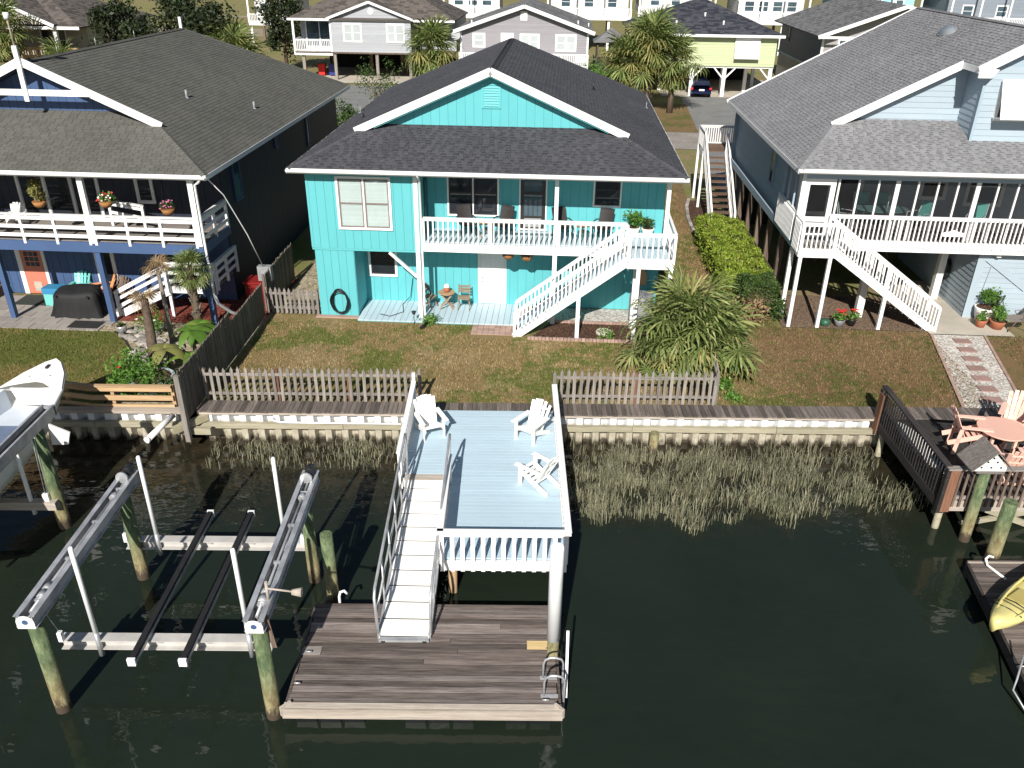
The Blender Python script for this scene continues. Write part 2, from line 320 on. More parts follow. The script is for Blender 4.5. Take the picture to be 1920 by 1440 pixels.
# ---------------------------------------------------------------- ground, water, street
def hw(X, Y): return (X*cos(A)-Y*sin(A), X*sin(A)+Y*cos(A))
def sheet(name, pts, z, m, fr='h', kind='structure'):
    mb = MB(); mb.face([(x, y, z) for x, y in pts]); return struct(name, mb, m, fr, kind)
WZ = -.98
def watermat():
    t = NT('canal_water'); g = t.n('ShaderNodeNewGeometry'); s = t.n('ShaderNodeSeparateXYZ'); t.l(g.outputs['Position'], s.inputs[0]); v = t.pos(obj=False)
    n = t.noise(v, .35, 5, .6); yy = t.math('ADD', s.outputs[1], t.math('MULTIPLY', t.math('SUBTRACT', t.noise(v, 1.1, 5, .65), .5), 4.))
    deep = t.ramp(n, [(.3, (.0118,.0178,.0120)), (.7, (.0150,.0220,.0148))]); shal = t.ramp(t.noise(v, 2.2, 6, .7), [(.35, (.014,.012,.0075)), (.65, (.036,.029,.017))])
    c = t.mix(t.mr(yy, 16.3, 20.2, 0, 1), deep, shal)
    vv = t.pos(1, 1.6, 1, False); h = t.math('ADD', t.math('MULTIPLY', t.noise(vv, 1.9, 2, .5), .7), t.math('MULTIPLY', t.noise(vv, 6.5, 2, .5), .07))
    calm = t.mr(t.noise(v, .22, 3), .35, .65, .35, 1.0); b = t.n('ShaderNodeBump'); b.inputs['Distance'].default_value = .035; t.l(calm, b.inputs['Strength']); t.l(h, b.inputs['Height']); t.l(b.outputs[0], t.b.inputs['Normal'])
    m = t.fin(c, .035, 0, .5); t.b.inputs['IOR'].default_value = 1.333; return m
sheet('canal_water', [(-120,-90), (120,-90), (120,20.9), (-120,20.9)], WZ, watermat(), 'w')
sheet('ground', [(-900,20.95), (900,20.95), (900,1800), (-900,1800)], -.03, marshm, 'w')
B = 21.30                                              # back edge of the seawall cap
sheet('lawn', [hw(-9.15,B), hw(7.2,B), (6.6,34), (7.2,57), (-10.6,57), (-10.4,27.5)], 0, lawnC)
sheet('lawn', [hw(7.2,B), hw(13.35,B), (13.25,27.75), (8.0,27.75), (6.9,30), (6.6,34)], .0, lawnC)
sheet('lawn', [hw(15.4,B), hw(30,B), (30,27.4), (15.2,27.4)], .0, lawnC)
mb = MB(); arc = [hw(-32,20.95), hw(-9.9,20.95)]
cv = [(-13.13,20.4), (-13.22,21.6), (-13.37,22.35), (-13.62,23.1), (-14.0,23.85), (-14.58,24.64), (-15.3,25.37), (-32,25.4)]
mb.face([(x, y, 0) for x, y in [hw(-32,20.95), hw(-11.85,20.95)]+cv]); struct('lawn', mb, lawnL)
sheet('garden_bed', [hw(-11.85,20.95), hw(-9.2,20.95), (-10.35,24), (-10.3,29), (-16,29), (-16,25.4), (-15.3,25.39)]+cv[5::-1], -.006, gravelT)
sheet('mulch_bed', [(-15.8,26.3), (-10.5,26.3), (-10.4,31), (-15.8,31)], .004, redmulch)
sheet('side_gravel', [(-10.4,27.5), (-8.6,27.5), (-8.6,44), (-10.6,44)], .004, gravelT)
sheet('street', [(-200,57.5), (200,57.5), (200,63.3), (-200,63.3)], .0, roadm)
sheet('driveway', [(10.0,63.3), (22,63.3), (20.5,80), (10.6,80)], .004, asph)
sheet('lawn', [(6.2,63.3), (10.0,63.3), (10.6,76), (6.2,76)], .006, lawnC)
sheet('driveway', [(8.9,43.6), (20,43.6), (20,57.5), (9.1,57.5)], .006, asph)
sheet('driveway', [(-24,63.3), (-10,63.3), (-10,83), (-24,83)], .004, asph)
sheet('parking_slab', [(8.9,80), (20.4,80), (20.4,92), (8.9,92)], .02, concr)
sheet('parking_slab', [(-25,84.2), (-15.2,84.2), (-15.2,96), (-25,96)], .02, concr)
mb = MB()
for X0, X1, Y0, Y1 in ((-160,-6,128,140), (-70,0,162,166)): mb.face([(X0,Y0,-.01), (X1,Y0,-.01), (X1,Y1,-.01), (X0,Y1,-.01)])
struct('marsh_creek', mb, paint('pale_mud', (.30,.25,.17), .9, .2, .2))
# right-hand yard: bed under the stairs, slab, shell path with stepping stones
sheet('mulch_bed', [(8.15,27.8), (13.2,27.8), (13.2,31), (8.15,31)], .006, drysoil)
sheet('patio_slab', [(13.25,27.6), (16.2,27.6), (16.2,33), (13.25,33)], .03, concr)
px = [hw(13.45,21.15), hw(15.3,21.15), (15.15,27.6), (13.3,27.6)]
sheet('shell_path', px, .006, gravelW)
t = Th('path_edging', 'thin reddish brick edging along both sides of the shell path', 'edging', (14.2,24,0))
for sd in (0, 1):
    a, b = (px[0], px[3]) if sd == 0 else (px[1], px[2])
    for k in range(32):
        f0, f1 = k/32, (k+.93)/32; slat('edging_brick', t, brickp, (a[0]+(b[0]-a[0])*f0, a[1]+(b[1]-a[1])*f0, .02), (a[0]+(b[0]-a[0])*f1, a[1]+(b[1]-a[1])*f1, .02), .09, .05)
words = ['first', 'second', 'third', 'fourth', 'fifth', 'sixth', 'seventh', 'eighth']
for k in range(8):
    f = (k+.45)/8.2; y = 27.4-(27.4-21.5)*f; xc = (px[3][0]+px[2][0])/2*(1-f)+(px[0][0]+px[1][0])/2*f; s = .27
    mb = MB().prism([(xc-s,y-.18,.004), (xc+s,y-.18,.004), (xc+s,y+.18,.004), (xc-s,y+.18,.004)], (0,0,.035))
    mb.top('stepping_stone', redst, 'square red stepping stone, %s counted from the stair slab' % words[k], 'stepping stone', (xc,y,0), 'h', 'stepping stones in the shell path')
# centre yard: mulch bed beside the stairs, white stones, brick landing
sheet('mulch_bed', [(-.9,26.0), (3.3,26.0), (3.3,27.5), (-.2,27.5)], .006, mulch)
sheet('white_pebble_bed', [(-.3,27.5), (3.6,27.5), (3.6,28.9), (-.3,28.9)], .006, gravelW)
t = Th('bed_edging', 'pink scalloped brick edging around the mulch bed by the white stairs', 'edging', (1.2,26,0))
for k in range(34): bar('edging_brick', t, brickp, (-.95+k*.125,25.92,0), (-.95+k*.125+.11,26.0,.10+.01*(k % 2)))
for k in range(28): bar('edging_brick', t, brickp, (-.2+k*.125,27.46,0), (-.2+k*.125+.11,27.54,.09+.01*(k % 2)))
t = Th('brick_landing', 'small pinkish paver landing at the foot of the white stairs', 'landing', (-2.1,26.6,0))
for i in range(8):
    for j in range(3):
        bar('paver', t, brickp, (-2.95+i*.2+.004,26.22+j*.26,0), (-2.95+i*.2+.196,26.22+j*.26+.25,.03+.004*((i*3+j) % 3)))
t = Th('patio', 'grey rectangular paver patio in front of the coral door', 'patio', (-17.6,26.4,0))
for j in range(6):
    for i in range(12):
        x = -21.4+i*.5+(j % 2)*.25
        if x > -15.9: continue
        bar('paver', t, paver, (x,25.36+j*.48,0), (x+.485,25.36+j*.48+.465,.03+.003*((i*7+j*5) % 3)))
# garden stones heaped behind the curved lawn edge
def rock_mesh(seed):
    r = random.Random(seed); mb = MB(); vs, fs = [], []; nu, nv = 7, 4
    for j in range(nv+1):
        th = pi*j/nv
        for i in range(nu): q = 1+r.uniform(-.22,.22); vs.append((sin(th)*cos(2*pi*i/nu)*q, sin(th)*sin(2*pi*i/nu)*q, cos(th)*.7*q))
    for j in range(nv):
        for i in range(nu): a, b = j*nu+i, j*nu+(i+1) % nu; fs.append((a, a+nu, b+nu, b))
    mb.raw(vs, fs); return mb.mesh('stone_%d' % seed, stone)
rocks = [rock_mesh(i) for i in range(6)]
t = Th('rock_border', 'heap of pale garden stones edging the green lawn under the palms', 'rocks', (-13,24,0))
rr = random.Random(3)
for k in range(130):
    f = (k*.618) % 1; i = min(4, int(f*5)); q = f*5-i; i += 1; a, b = cv[i], cv[i+1]; x, y = a[0]+(b[0]-a[0])*q, a[1]+(b[1]-a[1])*q
    s = rr.uniform(.09,.21); off = .1+1.5*rr.random()**1.2; inst('stone', t, rocks[k % 6], (x+off*.9, y+off*.35+rr.uniform(-.1,.1), s*.3), (rr.uniform(-.4,.4), rr.uniform(-.4,.4), rr.uniform(0,6)), (s*rr.uniform(.9,1.4), s, s*.7))
t = Th('lawn_edging', 'low dark edging strip around the curved green lawn', 'edging', (-13,23,0))
for a, b in zip(cv[:-1], cv[1:-1]): slat('edging_strip', t, blackw, (*a,.02), (*b,.02), .03, .07)
mb = MB()
for a in ((.7,27.0),):
    mb.tube([(a[0]+1.0,a[1]-.3,.01), (a[0]+1.0,a[1]-.3,.09)], [.30,.27], 12)
mb.top('stepping_stone', paint('pale_round_stone', (.52,.47,.38), .9, .15, 6, 0, None, .4), 'pale round flat stone lying in the mulch bed by the stairs', 'stone', (1.7,26.7,0))

# ---------------------------------------------------------------- seawall
def seawall(label, X0, X1, cap, clabel=None):
    t = Th('seawall', label, 'seawall', ((X0+X1)/2,20.8,-1), 'w'); p = .49; yf, yb_ = 20.745, 20.965
    pr = [(0,yb_), (.13,yb_), (.20,yf), (.38,yf), (.45,yb_), (p,yb_)]; mb = MB()
    for i in range(5): mb.face([(pr[i][0],pr[i][1],-1.7), (pr[i+1][0],pr[i+1][1],-1.7), (pr[i+1][0],pr[i+1][1],-.03), (pr[i][0],pr[i][1],-.03)])
    me = mb.mesh('sheet_panel', sheetm)
    for k in range(int((X1-X0)/p)): inst('sheet_panel', t, me, (X0+k*p,0,0))
    MB().box(X0,20.975,-1.7,X1,21.03,-.05).build('backing', concr, t)
    MB().box(X0,20.67,-.04,X1,20.92,.052).build('cap_fascia', dockedge, t)
    x = X0; k = 0
    while x < X1-.1:
        e = min(X1, x+4.2); bar('waler', t, waler, (x,20.60+.008*(k % 2),-.46), (e-.012,20.735,-.295)); x = e; k += 1
    if cap:
        x = X0; r = random.Random(5)
        while x < X1: 
            w = r.uniform(.125,.15); bar('cap_board', t, greywy, (x,20.62+r.uniform(-.012,.012),.055), (x+w-.008,21.28+r.uniform(-.015,.015),.09+r.uniform(0,.006))); x += w
    return t
sw = seawall('white corrugated seawall with weathered plank cap across the teal and pale blue lots', -9.0, 24.0, True)
seawall('shaded seawall of the left lot below the tan rail fence', -33.0, -9.45, False)
MB().tube([(-6.9,20.60,-.04), (-6.8,20.58,-.16), (-6.6,20.57,-.22), (-3.1,20.57,-.24)], .03, 8).top('conduit_pipe', vinyl, 'thin white conduit pipe lying along the seawall timber', 'pipe', (-5,20.6,-.4), 'w')
MB().beam((-8.75,20.75,-.15), (-9.5,20.05,-.22), .14, .2).top('timber_brace', walery, 'treated timber running out between the two seawalls', 'timber', (-9.2,20.4,-.4), 'w')
MB().box(-9.5,20.3,-.50,-8.55,20.45,-.30).top('timber_stub', waler, 'short treated beam end sticking out below the fence corner', 'timber', (-9,20.4,-.6), 'w')
mb = MB().tube([(-9.62,20.5,.02), (-10.0,19.5,-.18)], .085, 12); mb.tube([(-9.99,19.52,-.176), (-10.02,19.45,-.19)], .095, 12)
mb.top('drain_pipe', vinyl, 'white drain pipe slanting out over the water beside the tan fence', 'pipe', (-9.8,20,-.1), 'w')
MB().tube([(4.2,20.3,-1.6), (4.2,20.3,-.28)], .13, 10).top('short_piling', pile, 'short rotten piling stub in front of the seawall among the reeds', 'piling', (4.2,20.3,-1.6), 'w')
# ---------------------------------------------------------------- railings and stairs
def rail(th, p, q, h, sp, m, bs=.042, tw=.10, tt=.04, z0=.08, bottom=True, postw=.09, posts=True, side=(0,0), name='railing'):
    p, q = Vector(p), Vector(q); mb = MB(); up = Vector((0,0,1)); L = (q-p).length; o2 = Vector((side[0],side[1],0))
    mb.beam(p+up*h, q+up*h, tw, tt)
    if bottom: mb.beam(p+up*(z0+.03), q+up*(z0+.03), .05, .06)
    mb.beam(p+up*(h-.065), q+up*(h-.065), .045, .085)
    if posts:
        n = max(1, round(L/2.2))
        for i in range(n+1):
            a = p+(q-p)*(i/n); mb.box(a.x-postw/2, a.y-postw/2, a.z-.05, a.x+postw/2, a.y+postw/2, a.z+h-.025)
    o = mb.build(name, m, th); n = max(2, int(L/sp))
    for i in range(1, n):
        a = p+(q-p)*(i/n)+o2; bar('baluster', th, m, (a.x-bs/2,a.y-bs/2,a.z+z0), (a.x+bs/2,a.y+bs/2,a.z+h-.03), o)
    return o
def stairs(th, x0, z0, x1, z1, y0, y1, n, mt, ms, treadt=.04, axis='x', risers=False):
    # flight from (x0,z0) to (x1,z1); y0..y1 is the width; axis 'y' swaps the two horizontal axes
    sw_ = (lambda a, b, c: (a, b, c)) if axis == 'x' else (lambda a, b, c: (b, a, c))
    for y in (y0, y1): MB().beam(sw_(x0,y,z0-.12), sw_(x1,y,z1-.06), .045, .26).build('stringer', ms, th)
    for i in range(1, n):
        f = i/n; xc, zc = x0+(x1-x0)*f, z0+(z1-z0)*f; d = abs(x1-x0)/n*.62
        bar('tread', th, mt, sw_(xc-d,y0+.03,zc-treadt), sw_(xc+d,y1-.03,zc))
        if risers: bar('riser', th, ms, sw_(xc-d*.8-.01,y0+.03,zc-abs(z1-z0)/n), sw_(xc-d*.8+.01,y1-.03,zc-treadt))

# ---------------------------------------------------------------- blue pier deck
dk = Th('pier_deck', 'pale blue painted pier deck with white railings above the floating dock', 'pier', (-.7,17.5,.1), 'w')
y = 14.28; k = 0; r = random.Random(11)
while y < 20.78:
    x0 = -1.42 if y < 17.42 else -2.68
    bar('deck_board', dk, deckb, (x0,y,.06+r.uniform(-.002,.002)), (1.27,y+.134,.10+r.uniform(-.002,.002))); y += .142
mb = MB(); mb.box(-1.46,14.21,-.20,1.31,14.27,.055); mb.box(1.27,14.27,-.20,1.31,20.7,.055); mb.box(-1.46,14.27,-.20,-1.42,17.42,.055); mb.box(-2.72,17.38,-.2,-1.46,17.42,.055); mb.box(-2.72,17.42,-.20,-2.68,20.7,.055)
mb.build('fascia', white, dk)
mb = MB()
for x in (-1.2,-.3,.6): mb.box(x,14.3,-.2,x+.05,20.7,.055)
mb.box(-2.2,17.5,-.2,-2.15,20.7,.055); mb.build('joists', greywy, dk)
for x, y in ((-1.22,14.42), (1.12,14.42), (-1.22,17.5), (1.12,17.5), (-2.5,17.6)): MB().tube([(x,y,-1.8), (x,y,.05)], .10, 10).build('piling', tanz if y < 15 and x < 0 else pile, dk)
o = MB(); o.beam((-1.52,14.2,.87), (1.37,14.2,.87), .17, .045); o.beam((-1.46,14.2,.80), (1.3,14.2,.80), .05, .09); o = o.build('railing', white, dk, label='front railing with flat white cap')
for k in range(13): x = -1.42+k*(2.68/12); bar('baluster', dk, white, (x-.045,14.165,-.19), (x+.045,14.205,.79), o)
o = MB(); o.beam((1.31,14.2,.87), (1.29,20.75,1.0), .15, .045); o.beam((1.29,14.3,.79), (1.29,20.7,.92), .05, .09); o = o.build('railing', white, dk)
for k in range(30): y = 14.45+k*.215; bar('baluster', dk, white, (1.312,y-.042,-.17), (1.348,y+.042,.83+.02*k/5), o)
o = MB(); o.beam((-1.46,14.2,.87), (-1.46,17.25,.87), .15, .045); o.beam((-1.45,14.3,.79), (-1.45,17.2,.79), .05, .09); o.box(-1.5,17.16,-.1,-1.41,17.25,.85); o = o.build('railing', white, dk)
for k in range(14): y = 14.42+k*.21; bar('baluster', dk, white, (-1.50,y-.042,-.17), (-1.465,y+.042,.78), o)
o = MB(); o.beam((-2.72,17.3,.87), (-2.72,20.9,1.0), .13, .045); o.beam((-2.71,17.35,.79), (-2.71,20.8,.92), .05, .09); o.box(-2.76,17.3,-.2,-2.67,17.39,.85); o.box(-2.76,20.8,0,-2.67,20.9,1.28); o = o.build('railing', white, dk)
for k in range(16): y = 17.5+k*.215; bar('baluster', dk, white, (-2.765,y-.042,-.17), (-2.73,y+.042,.8+.02*k/5), o)
bar('threshold_strip', dk, dockedge, (-2.62,17.25,.08), (-1.5,17.5,.112))

# ---------------------------------------------------------------- floating dock
fd = Th('floating_dock', 'dark weathered plank floating dock with pale edge below the pier', 'dock', (-1.5,12.1,-1), 'w')
r = random.Random(4); y = 10.87; DZ = -.62
while y < 13.5:
    w = .140; a = -4.08; e = .98+r.uniform(-.02,.02)
    cut = r.choice([None, None, r.uniform(-2.8,0)]); z = DZ+r.uniform(-.006,.006)
    pm_ = dockg if r.random() < .38 else dockw
    if cut: bar('dock_plank', fd, pm_, (a,y,z-.04), (cut-.004,y+w-.014,z)); bar('dock_plank', fd, dockw, (cut+.004,y,z-.04), (e,y+w-.014,z+.003))
    else: bar('dock_plank', fd, pm_, (a+r.uniform(-.02,.02),y,z-.04), (e,y+w-.014,z))
    y += w
bar('patch_plank', fd, yelw, (.42,12.25,DZ+.008), (.90,12.48,DZ+.014)); bar('patch_plank', fd, greywx, (-4.1,12.05,DZ+.008), (-3.72,12.28,DZ+.014))
MB().box(-4.16,10.70,-.84,1.06,10.745,-.60).build('fascia', dockedge, fd)
MB().box(-4.14,10.748,-.61,1.04,10.865,-.594).build('edge_strip', dockedge, fd)
mb = MB().box(-4.14,10.75,-.84,-4.09,13.5,-.63); mb.box(.99,10.75,-.84,1.04,13.5,-.63); mb.box(-4.09,13.46,-.84,.99,13.5,-.63); mb.build('side_beam', dockw, fd)
mb = MB().beam((-4.18,10.7,-.66), (-4.02,10.86,-.66), .05, .22); mb.build('corner_brace', dockedge, fd); MB().beam((1.08,10.7,-.66), (.92,10.86,-.66), .05, .22).build('corner_brace', dockedge, fd)
for g in (-3.95,-1.9,.0):
    for k in range(3):
        for yy in (10.78, 12.3):
            x = g+k*.45
            if x+.4 > 1.02: continue
            MB().prism([(x,yy,-.86), (x+.40,yy,-.86), (x+.37,yy+.03,-1.25), (x+.03,yy+.03,-1.25)], (0,1.1,0)).build('float', blackp, fd)
for x, y in ((-4.0,11.3), (-3.95,12.1), (.75,10.95)): MB().tube([(x-.06,y,DZ+.05), (x+.06,y,DZ+.05)], .018, 6).build('cleat', alum, fd)
def hoop(mb, x, y0, y1, z0, z1, r_=.022, n=8, mi=0):
    ym = (y0+y1)/2; a = (y1-y0)/2
    mb.tube([(x,y0,z0)]+[(x,ym-a*cos(pi*i/n),z1-a+a*sin(pi*i/n)) for i in range(n+1)]+[(x,y1,z0)], r_, 8, mi)
ld = Th('swim_ladder', 'aluminium swim ladder with hooped handles on the dock edge', 'ladder', (.95,11.3,-.62), 'w')
for y in (11.08, 11.52): mb = MB(); mb.tube([(.72,y,DZ), (.72,y,-.25), (.75,y,-.14), (.84,y,-.08), (.95,y,-.08), (1.06,y,-.12), (1.10,y,-.22), (1.10,y,-1.5)], .022, 8); mb.build('handle', alum, ld)
for z in (-.75,-1.0,-1.3): MB().tube([(1.10,11.08,z), (1.10,11.52,z)], .02, 8).build('rung', alum, ld)
MB().box(.66,11.04,DZ+.002,.99,11.12,DZ+.016).build('foot_plate', alum, ld); MB().box(.66,11.48,DZ+.002,.99,11.56,DZ+.016).build('foot_plate', alum, ld)
MB().beam((1.16,11.3,-.9), (1.2,12.0,.15), .05, .03).build('folding_section', alum, ld)
gp = Th('guide_piling', 'tall dock piling with white sleeve over its upper half', 'piling', (.93,12.1,-1.8), 'w')
MB().tube([(.93,12.13,-1.9), (.93,12.13,-.12)], .115, 14).build('lower_pile', pile, gp); MB().tube([(.93,12.13,-.12), (.93,12.13,2.12), (.93,12.13,2.18)], [.135,.135,.12], 16).build('sleeve', vinyl, gp)
mb = MB(); mb.tube([(.80,12.28,-.56), (.93,12.32,-.56), (1.08,12.28,-.56), (1.1,12.13,-.56), (1.08,11.98,-.56)], .02, 6); mb.build('pile_ring', blackm, gp)
MB().tube([(-3.62,13.62,-1.2), (-3.62,13.62,-.45), (-3.60,13.66,-.36), (-3.52,13.68,-.34), (-3.46,13.68,-.42)], .03, 8).top('vent_pipe', vinyl, 'small white bent pipe standing behind the floating dock', 'pipe', (-3.6,13.6,-1.2), 'w')

for q_ in (fd, ld): q_.o.location.z += .06
# ---------------------------------------------------------------- gangway
gw = Th('gangway', 'white aluminium gangway with grey tube handrails sloping to the dock', 'gangway', (-2.05,15,-.3), 'w')
gp0, gp1 = Vector((-2.03,17.40,.10)), Vector((-2.09,12.5,-.48)); N = 11
def gpt(f, dx, dz): p = gp0+(gp1-gp0)*f; return Vector((p.x+dx, p.y, p.z+dz))
for i in range(N): slat('tread_panel', gw, whitep, gpt((i+.055)/N,0,0), gpt((i+.945)/N,0,0), .98, .03)
for s in (-1,1):
    MB().beam(gpt(0,s*.52,-.03), gpt(1,s*.52,-.03), .05, .13).build('side_beam', alum, gw)
    mb = MB(); mb.tube([gpt(0,s*.53,0)+Vector((0,.1,.0)), gpt(0,s*.55,.85)+Vector((0,.35,.05)), gpt(0,s*.56,1.03)+Vector((0,.3,.05)), gpt(.02,s*.56,1.07), gpt(.5,s*.57,1.05), gpt(.95,s*.57,1.04), gpt(.985,s*.56,.95), gpt(.99,s*.54,0)], .032, 8)
    mb.tube([gpt(.01,s*.54,.55), gpt(.98,s*.54,.55)], .024, 8); mb.build('handrail', alum, gw)
    for f in (.2,.4,.6,.8): MB().tube([gpt(f-.035,s*.57,1.04), gpt(f+.015,s*.53,.3), gpt(f+.015,s*.53,-.06)], .022, 8).build('post', alum, gw)
MB().box(-2.6,12.40,-.54,-1.58,12.5,-.485).build('end_bar', alum, gw)
mb = MB()
for i in range(10): p = gpt((i+1)/N,0,-.012); mb.box(p.x-.46,p.y-.03,p.z-.03,p.x+.46,p.y+.03,p.z-.01)
mb.build('gap_shade_strip', blackm, gw, kind='stuff')  # black strips added so the open gaps between panels look shaded
for s in (-.42,.42): MB().tube([(-2.09+s-.04,12.42,-.53), (-2.09+s+.04,12.42,-.53)], .03, 8).build('roller', blackp, gw)

# ---------------------------------------------------------------- piles and boat lift
def piling(x, y, top, label, rad=.14, lean=(0,0), group='green treated pilings'):
    MB().tube([(x,y,-2.2), (x,y,-.9), (x+lean[0],y+lean[1],top)], [rad*1.06,rad*1.03,rad*.96], 14).top('piling', pile, label, 'piling', (x,y,-2.2), 'w', group)
piling(-8.45,11.06,1.28, 'green piling at the near left corner of the empty boat lift')
piling(-4.40,10.95,1.28, 'green piling at the near right corner of the empty boat lift, touching the dock')
piling(-8.40,14.80,1.28, 'green piling at the far left corner of the empty boat lift')
piling(-4.43,14.75,1.28, 'green piling at the far right corner of the empty boat lift')
piling(-3.86,14.02,.92, 'free standing flat topped piling between lift and dock')
bl = Th('boat_lift', 'empty aluminium boat lift with dark bunks and white guide poles', 'boat lift', (-6.4,13,-.2), 'w')
for x, y0, y1 in ((-8.46,10.86,15.45), (-4.43,10.80,15.5)):
    mb = MB(); z = 1.29
    for s in (-1,1): mb.box(x+s*.135-.012,y0,z,x+s*.135+.012,y1,z+.26); mb.box(x+s*.135-.05,y0,z+.245,x+s*.135+.05,y1,z+.262); mb.box(x+s*.135-.05,y0,z,x+s*.135+.05,y1,z+.016)
    for k in range(4): yy = y0+.5+k*1.15; mb.box(x-.12,yy-.03,z+.05,x+.12,yy+.03,z+.2)
    o = mb.build('top_beam', alud, bl)
    MB().tube([(x,y0+.2,z+.17), (x,y1-.15,z+.17)], .032, 8).build('drive_shaft', alum, bl, o)
    for yy in (y0+.55, y0+.75, y1-1.0): MB().tube([(x,yy,z+.17), (x,yy+.16,z+.17)], .085, 12).build('cable_winder', alum, bl, o)
    MB().tube([(x+.02,y1-.28,z+.36), (x+.02,y1-.02,z+.36)], .10, 12).build('motor', blackm, bl, o); MB().tube([(x-.02,y1-.42,z+.32), (x-.02,y1-.36,z+.32)], .13, 14).build('gear_disc', alum, bl, o)
    mb = MB(); mb.prism([(x-.16,y0-.012,z-.02), (x+.16,y0-.012,z-.02), (x+.16,y0-.012,z+.14)]+[(x+.16*cos(a),y0-.012,z+.14+.13*sin(a)) for a in (.5,1.1,1.57,2.05,2.65)]+[(x-.16,y0-.012,z+.14)], (0,.010,0)); mb.build('end_plate', vinyl, bl, o)
    MB().tube([(x,y0-.014,z+.13), (x,y0-.018,z+.13)], .055, 14).build('round_badge', navyb, bl, o)
for y in (11.85, 14.86):
    mb = MB(); z = -.12; x0, x1 = -8.62, -4.55
    mb.box(x0,y-.11,z+.19,x1,y+.11,z+.21); mb.box(x0,y-.11,z-.02,x1,y+.11,z); mb.box(x0,y-.01,z,x1,y+.01,z+.19); mb.build('cradle_beam', cradlem, bl)
    for x in (x0+.05, x1-.05): o = MB().box(x-.04,y-.14,z+.2,x+.04,y-.05,z+.42).build('cable_bracket', vinyl, bl); MB().tube([(x,y-.09,z+.4), (x+(.1 if x < -6 else -.06),y-.06 if y > 13 else y-.5,1.35)], .007, 5).build('cable', alud, bl, o)
for x in (-6.95, -6.0):
    MB().box(x-.055,11.15,.20,x+.055,15.65,.27).build('bunk', blackc, bl); MB().box(x-.065,11.15,.12,x+.065,15.65,.197).build('bunk_beam', alud, bl)
    for y in (11.10, 15.65): MB().box(x-.075,y,.11,x+.075,y+.05,.278).build('end_cap', vinyl, bl)
    for y in (11.85, 14.86): mb = MB(); mb.beam((x-.05,y-.02,.10), (x+.28,y-.02,.0), .05, .06); mb.box(x-.07,y-.05,.09,x+.07,y+.05,.12); mb.build('bunk_bracket', alum, bl)
for i, (x, y) in enumerate(((-7.87,11.75), (-4.95,11.75), (-7.86,14.76), (-5.0,14.76))):
    MB().tube([(x,y,-.05), (x,y,2.33), (x,y,2.36)], [.045,.045,.03], 12).build('guide_pole', vinyl, bl); MB().tube([(x,y,-.28), (x,y,.3)], .052, 10).build('pole_sleeve', alum, bl)
mb = MB().tube([(-4.3,11.35,1.55), (-4.3,11.35,1.95)], .03, 8); mb.tube([(-4.3,11.35,1.80), (-3.78,11.35,1.72)], .02, 6); mb.tube([(-3.86,11.35,1.72), (-3.68,11.35,1.72)], [.05,.09], 10); mb.build('lamp_arm', dockedge, bl); MB().beam((-4.28,11.0,1.5), (-4.2,11.0,.72), .09, .02, (0,1,0)).build('control_post', brownw, bl)

# ---------------------------------------------------------------- left neighbour: lift, skiff, fence
piling(-11.10,16.65,1.85, 'mossy piling of the left boat lift beside the white skiff', .15)
nl = Th('boat_lift', 'dark boat lift holding the white skiff at the left edge', 'boat lift', (-13,16.6,0), 'w')
mb = MB(); z = 1.86
for s in (-1,1): mb.box(-11.12+s*.13-.03,12.5,z,-11.12+s*.13+.03,17.35,z+.27)
mb.build('top_beam', alud, nl); MB().tube([(-11.12,12.6,z+.2), (-11.12,17.2,z+.2)], .035, 8).build('drive_shaft', blackm, nl); MB().box(-11.28,17.3,z-.02,-10.96,17.36,z+.24).build('end_plate', alud, nl)
mb = MB().box(-15.5,16.35,-.28,-11.0,16.55,-.06); mb.build('cradle_beam', dockedge, nl); mb = MB(); mb.box(-11.3,16.42,-.06,-11.16,16.5,.14); mb.build('cable_bracket', vinyl, nl)
for dx in (0,.06): MB().tube([(-11.24+dx,16.46,.1), (-11.16+dx,16.5,1.9)], .007, 5).build('cable', alud, nl)
MB().tube([(-11.62,16.45,-.45), (-11.62,16.45,.3), (-11.62,16.45,1.75)], [.055,.05,.045], 10).build('guide_pole', vinyl, nl)
MB().tube([(-11.86,14.3,-.4), (-11.86,14.3,2.2)], .045, 10).build('guide_pole', vinyl, nl)
# skiff: lofted hull
bt = Th('skiff', 'white open skiff with pale grey inside resting on the left lift', 'boat', (-13.15,17.5,.3), 'w')
stn = [(13.2,1.12,.98,.34,1.20), (15,1.16,1.0,.33,1.20), (17,1.15,.95,.33,1.22), (18.4,1.05,.78,.36,1.27), (19.4,.86,.52,.44,1.33), (20.2,.56,.26,.60,1.40), (20.75,.22,.08,.86,1.46), (20.92,.04,.02,1.1,1.48)]
cx = -13.12; rings = []
for Yp, gb, cb, kz, gz in stn:
    prof = [(-gb,gz), (-gb*1.0,gz-.05), (-(gb*.55+cb*.45),kz+(gz-kz)*.55), (-cb,kz+.22), (0,kz), (cb,kz+.22), (gb*.55+cb*.45,kz+(gz-kz)*.55), (gb,gz-.05), (gb,gz)]
    rings.append([(cx+a, Yp, b) for a, b in prof])
mb = MB(); n = 9; mb.raw([v for rg in rings for v in rg], [(i*n+j, i*n+j+1, (i+1)*n+j+1, (i+1)*n+j) for i in range(len(stn)-1) for j in range(n-1)], 0, True); mb.build('hull', whitep, bt)
mb = MB(); ins = []
for Yp, gb, cb, kz, gz in stn[:6]: w = max(.05, gb-.2); ins.append([(cx-gb,Yp,gz), (cx-w,Yp,gz+.01), (cx-w*.92,Yp,.78), (cx+w*.92,Yp,.78), (cx+w,Yp,gz+.01), (cx+gb,Yp,gz)])
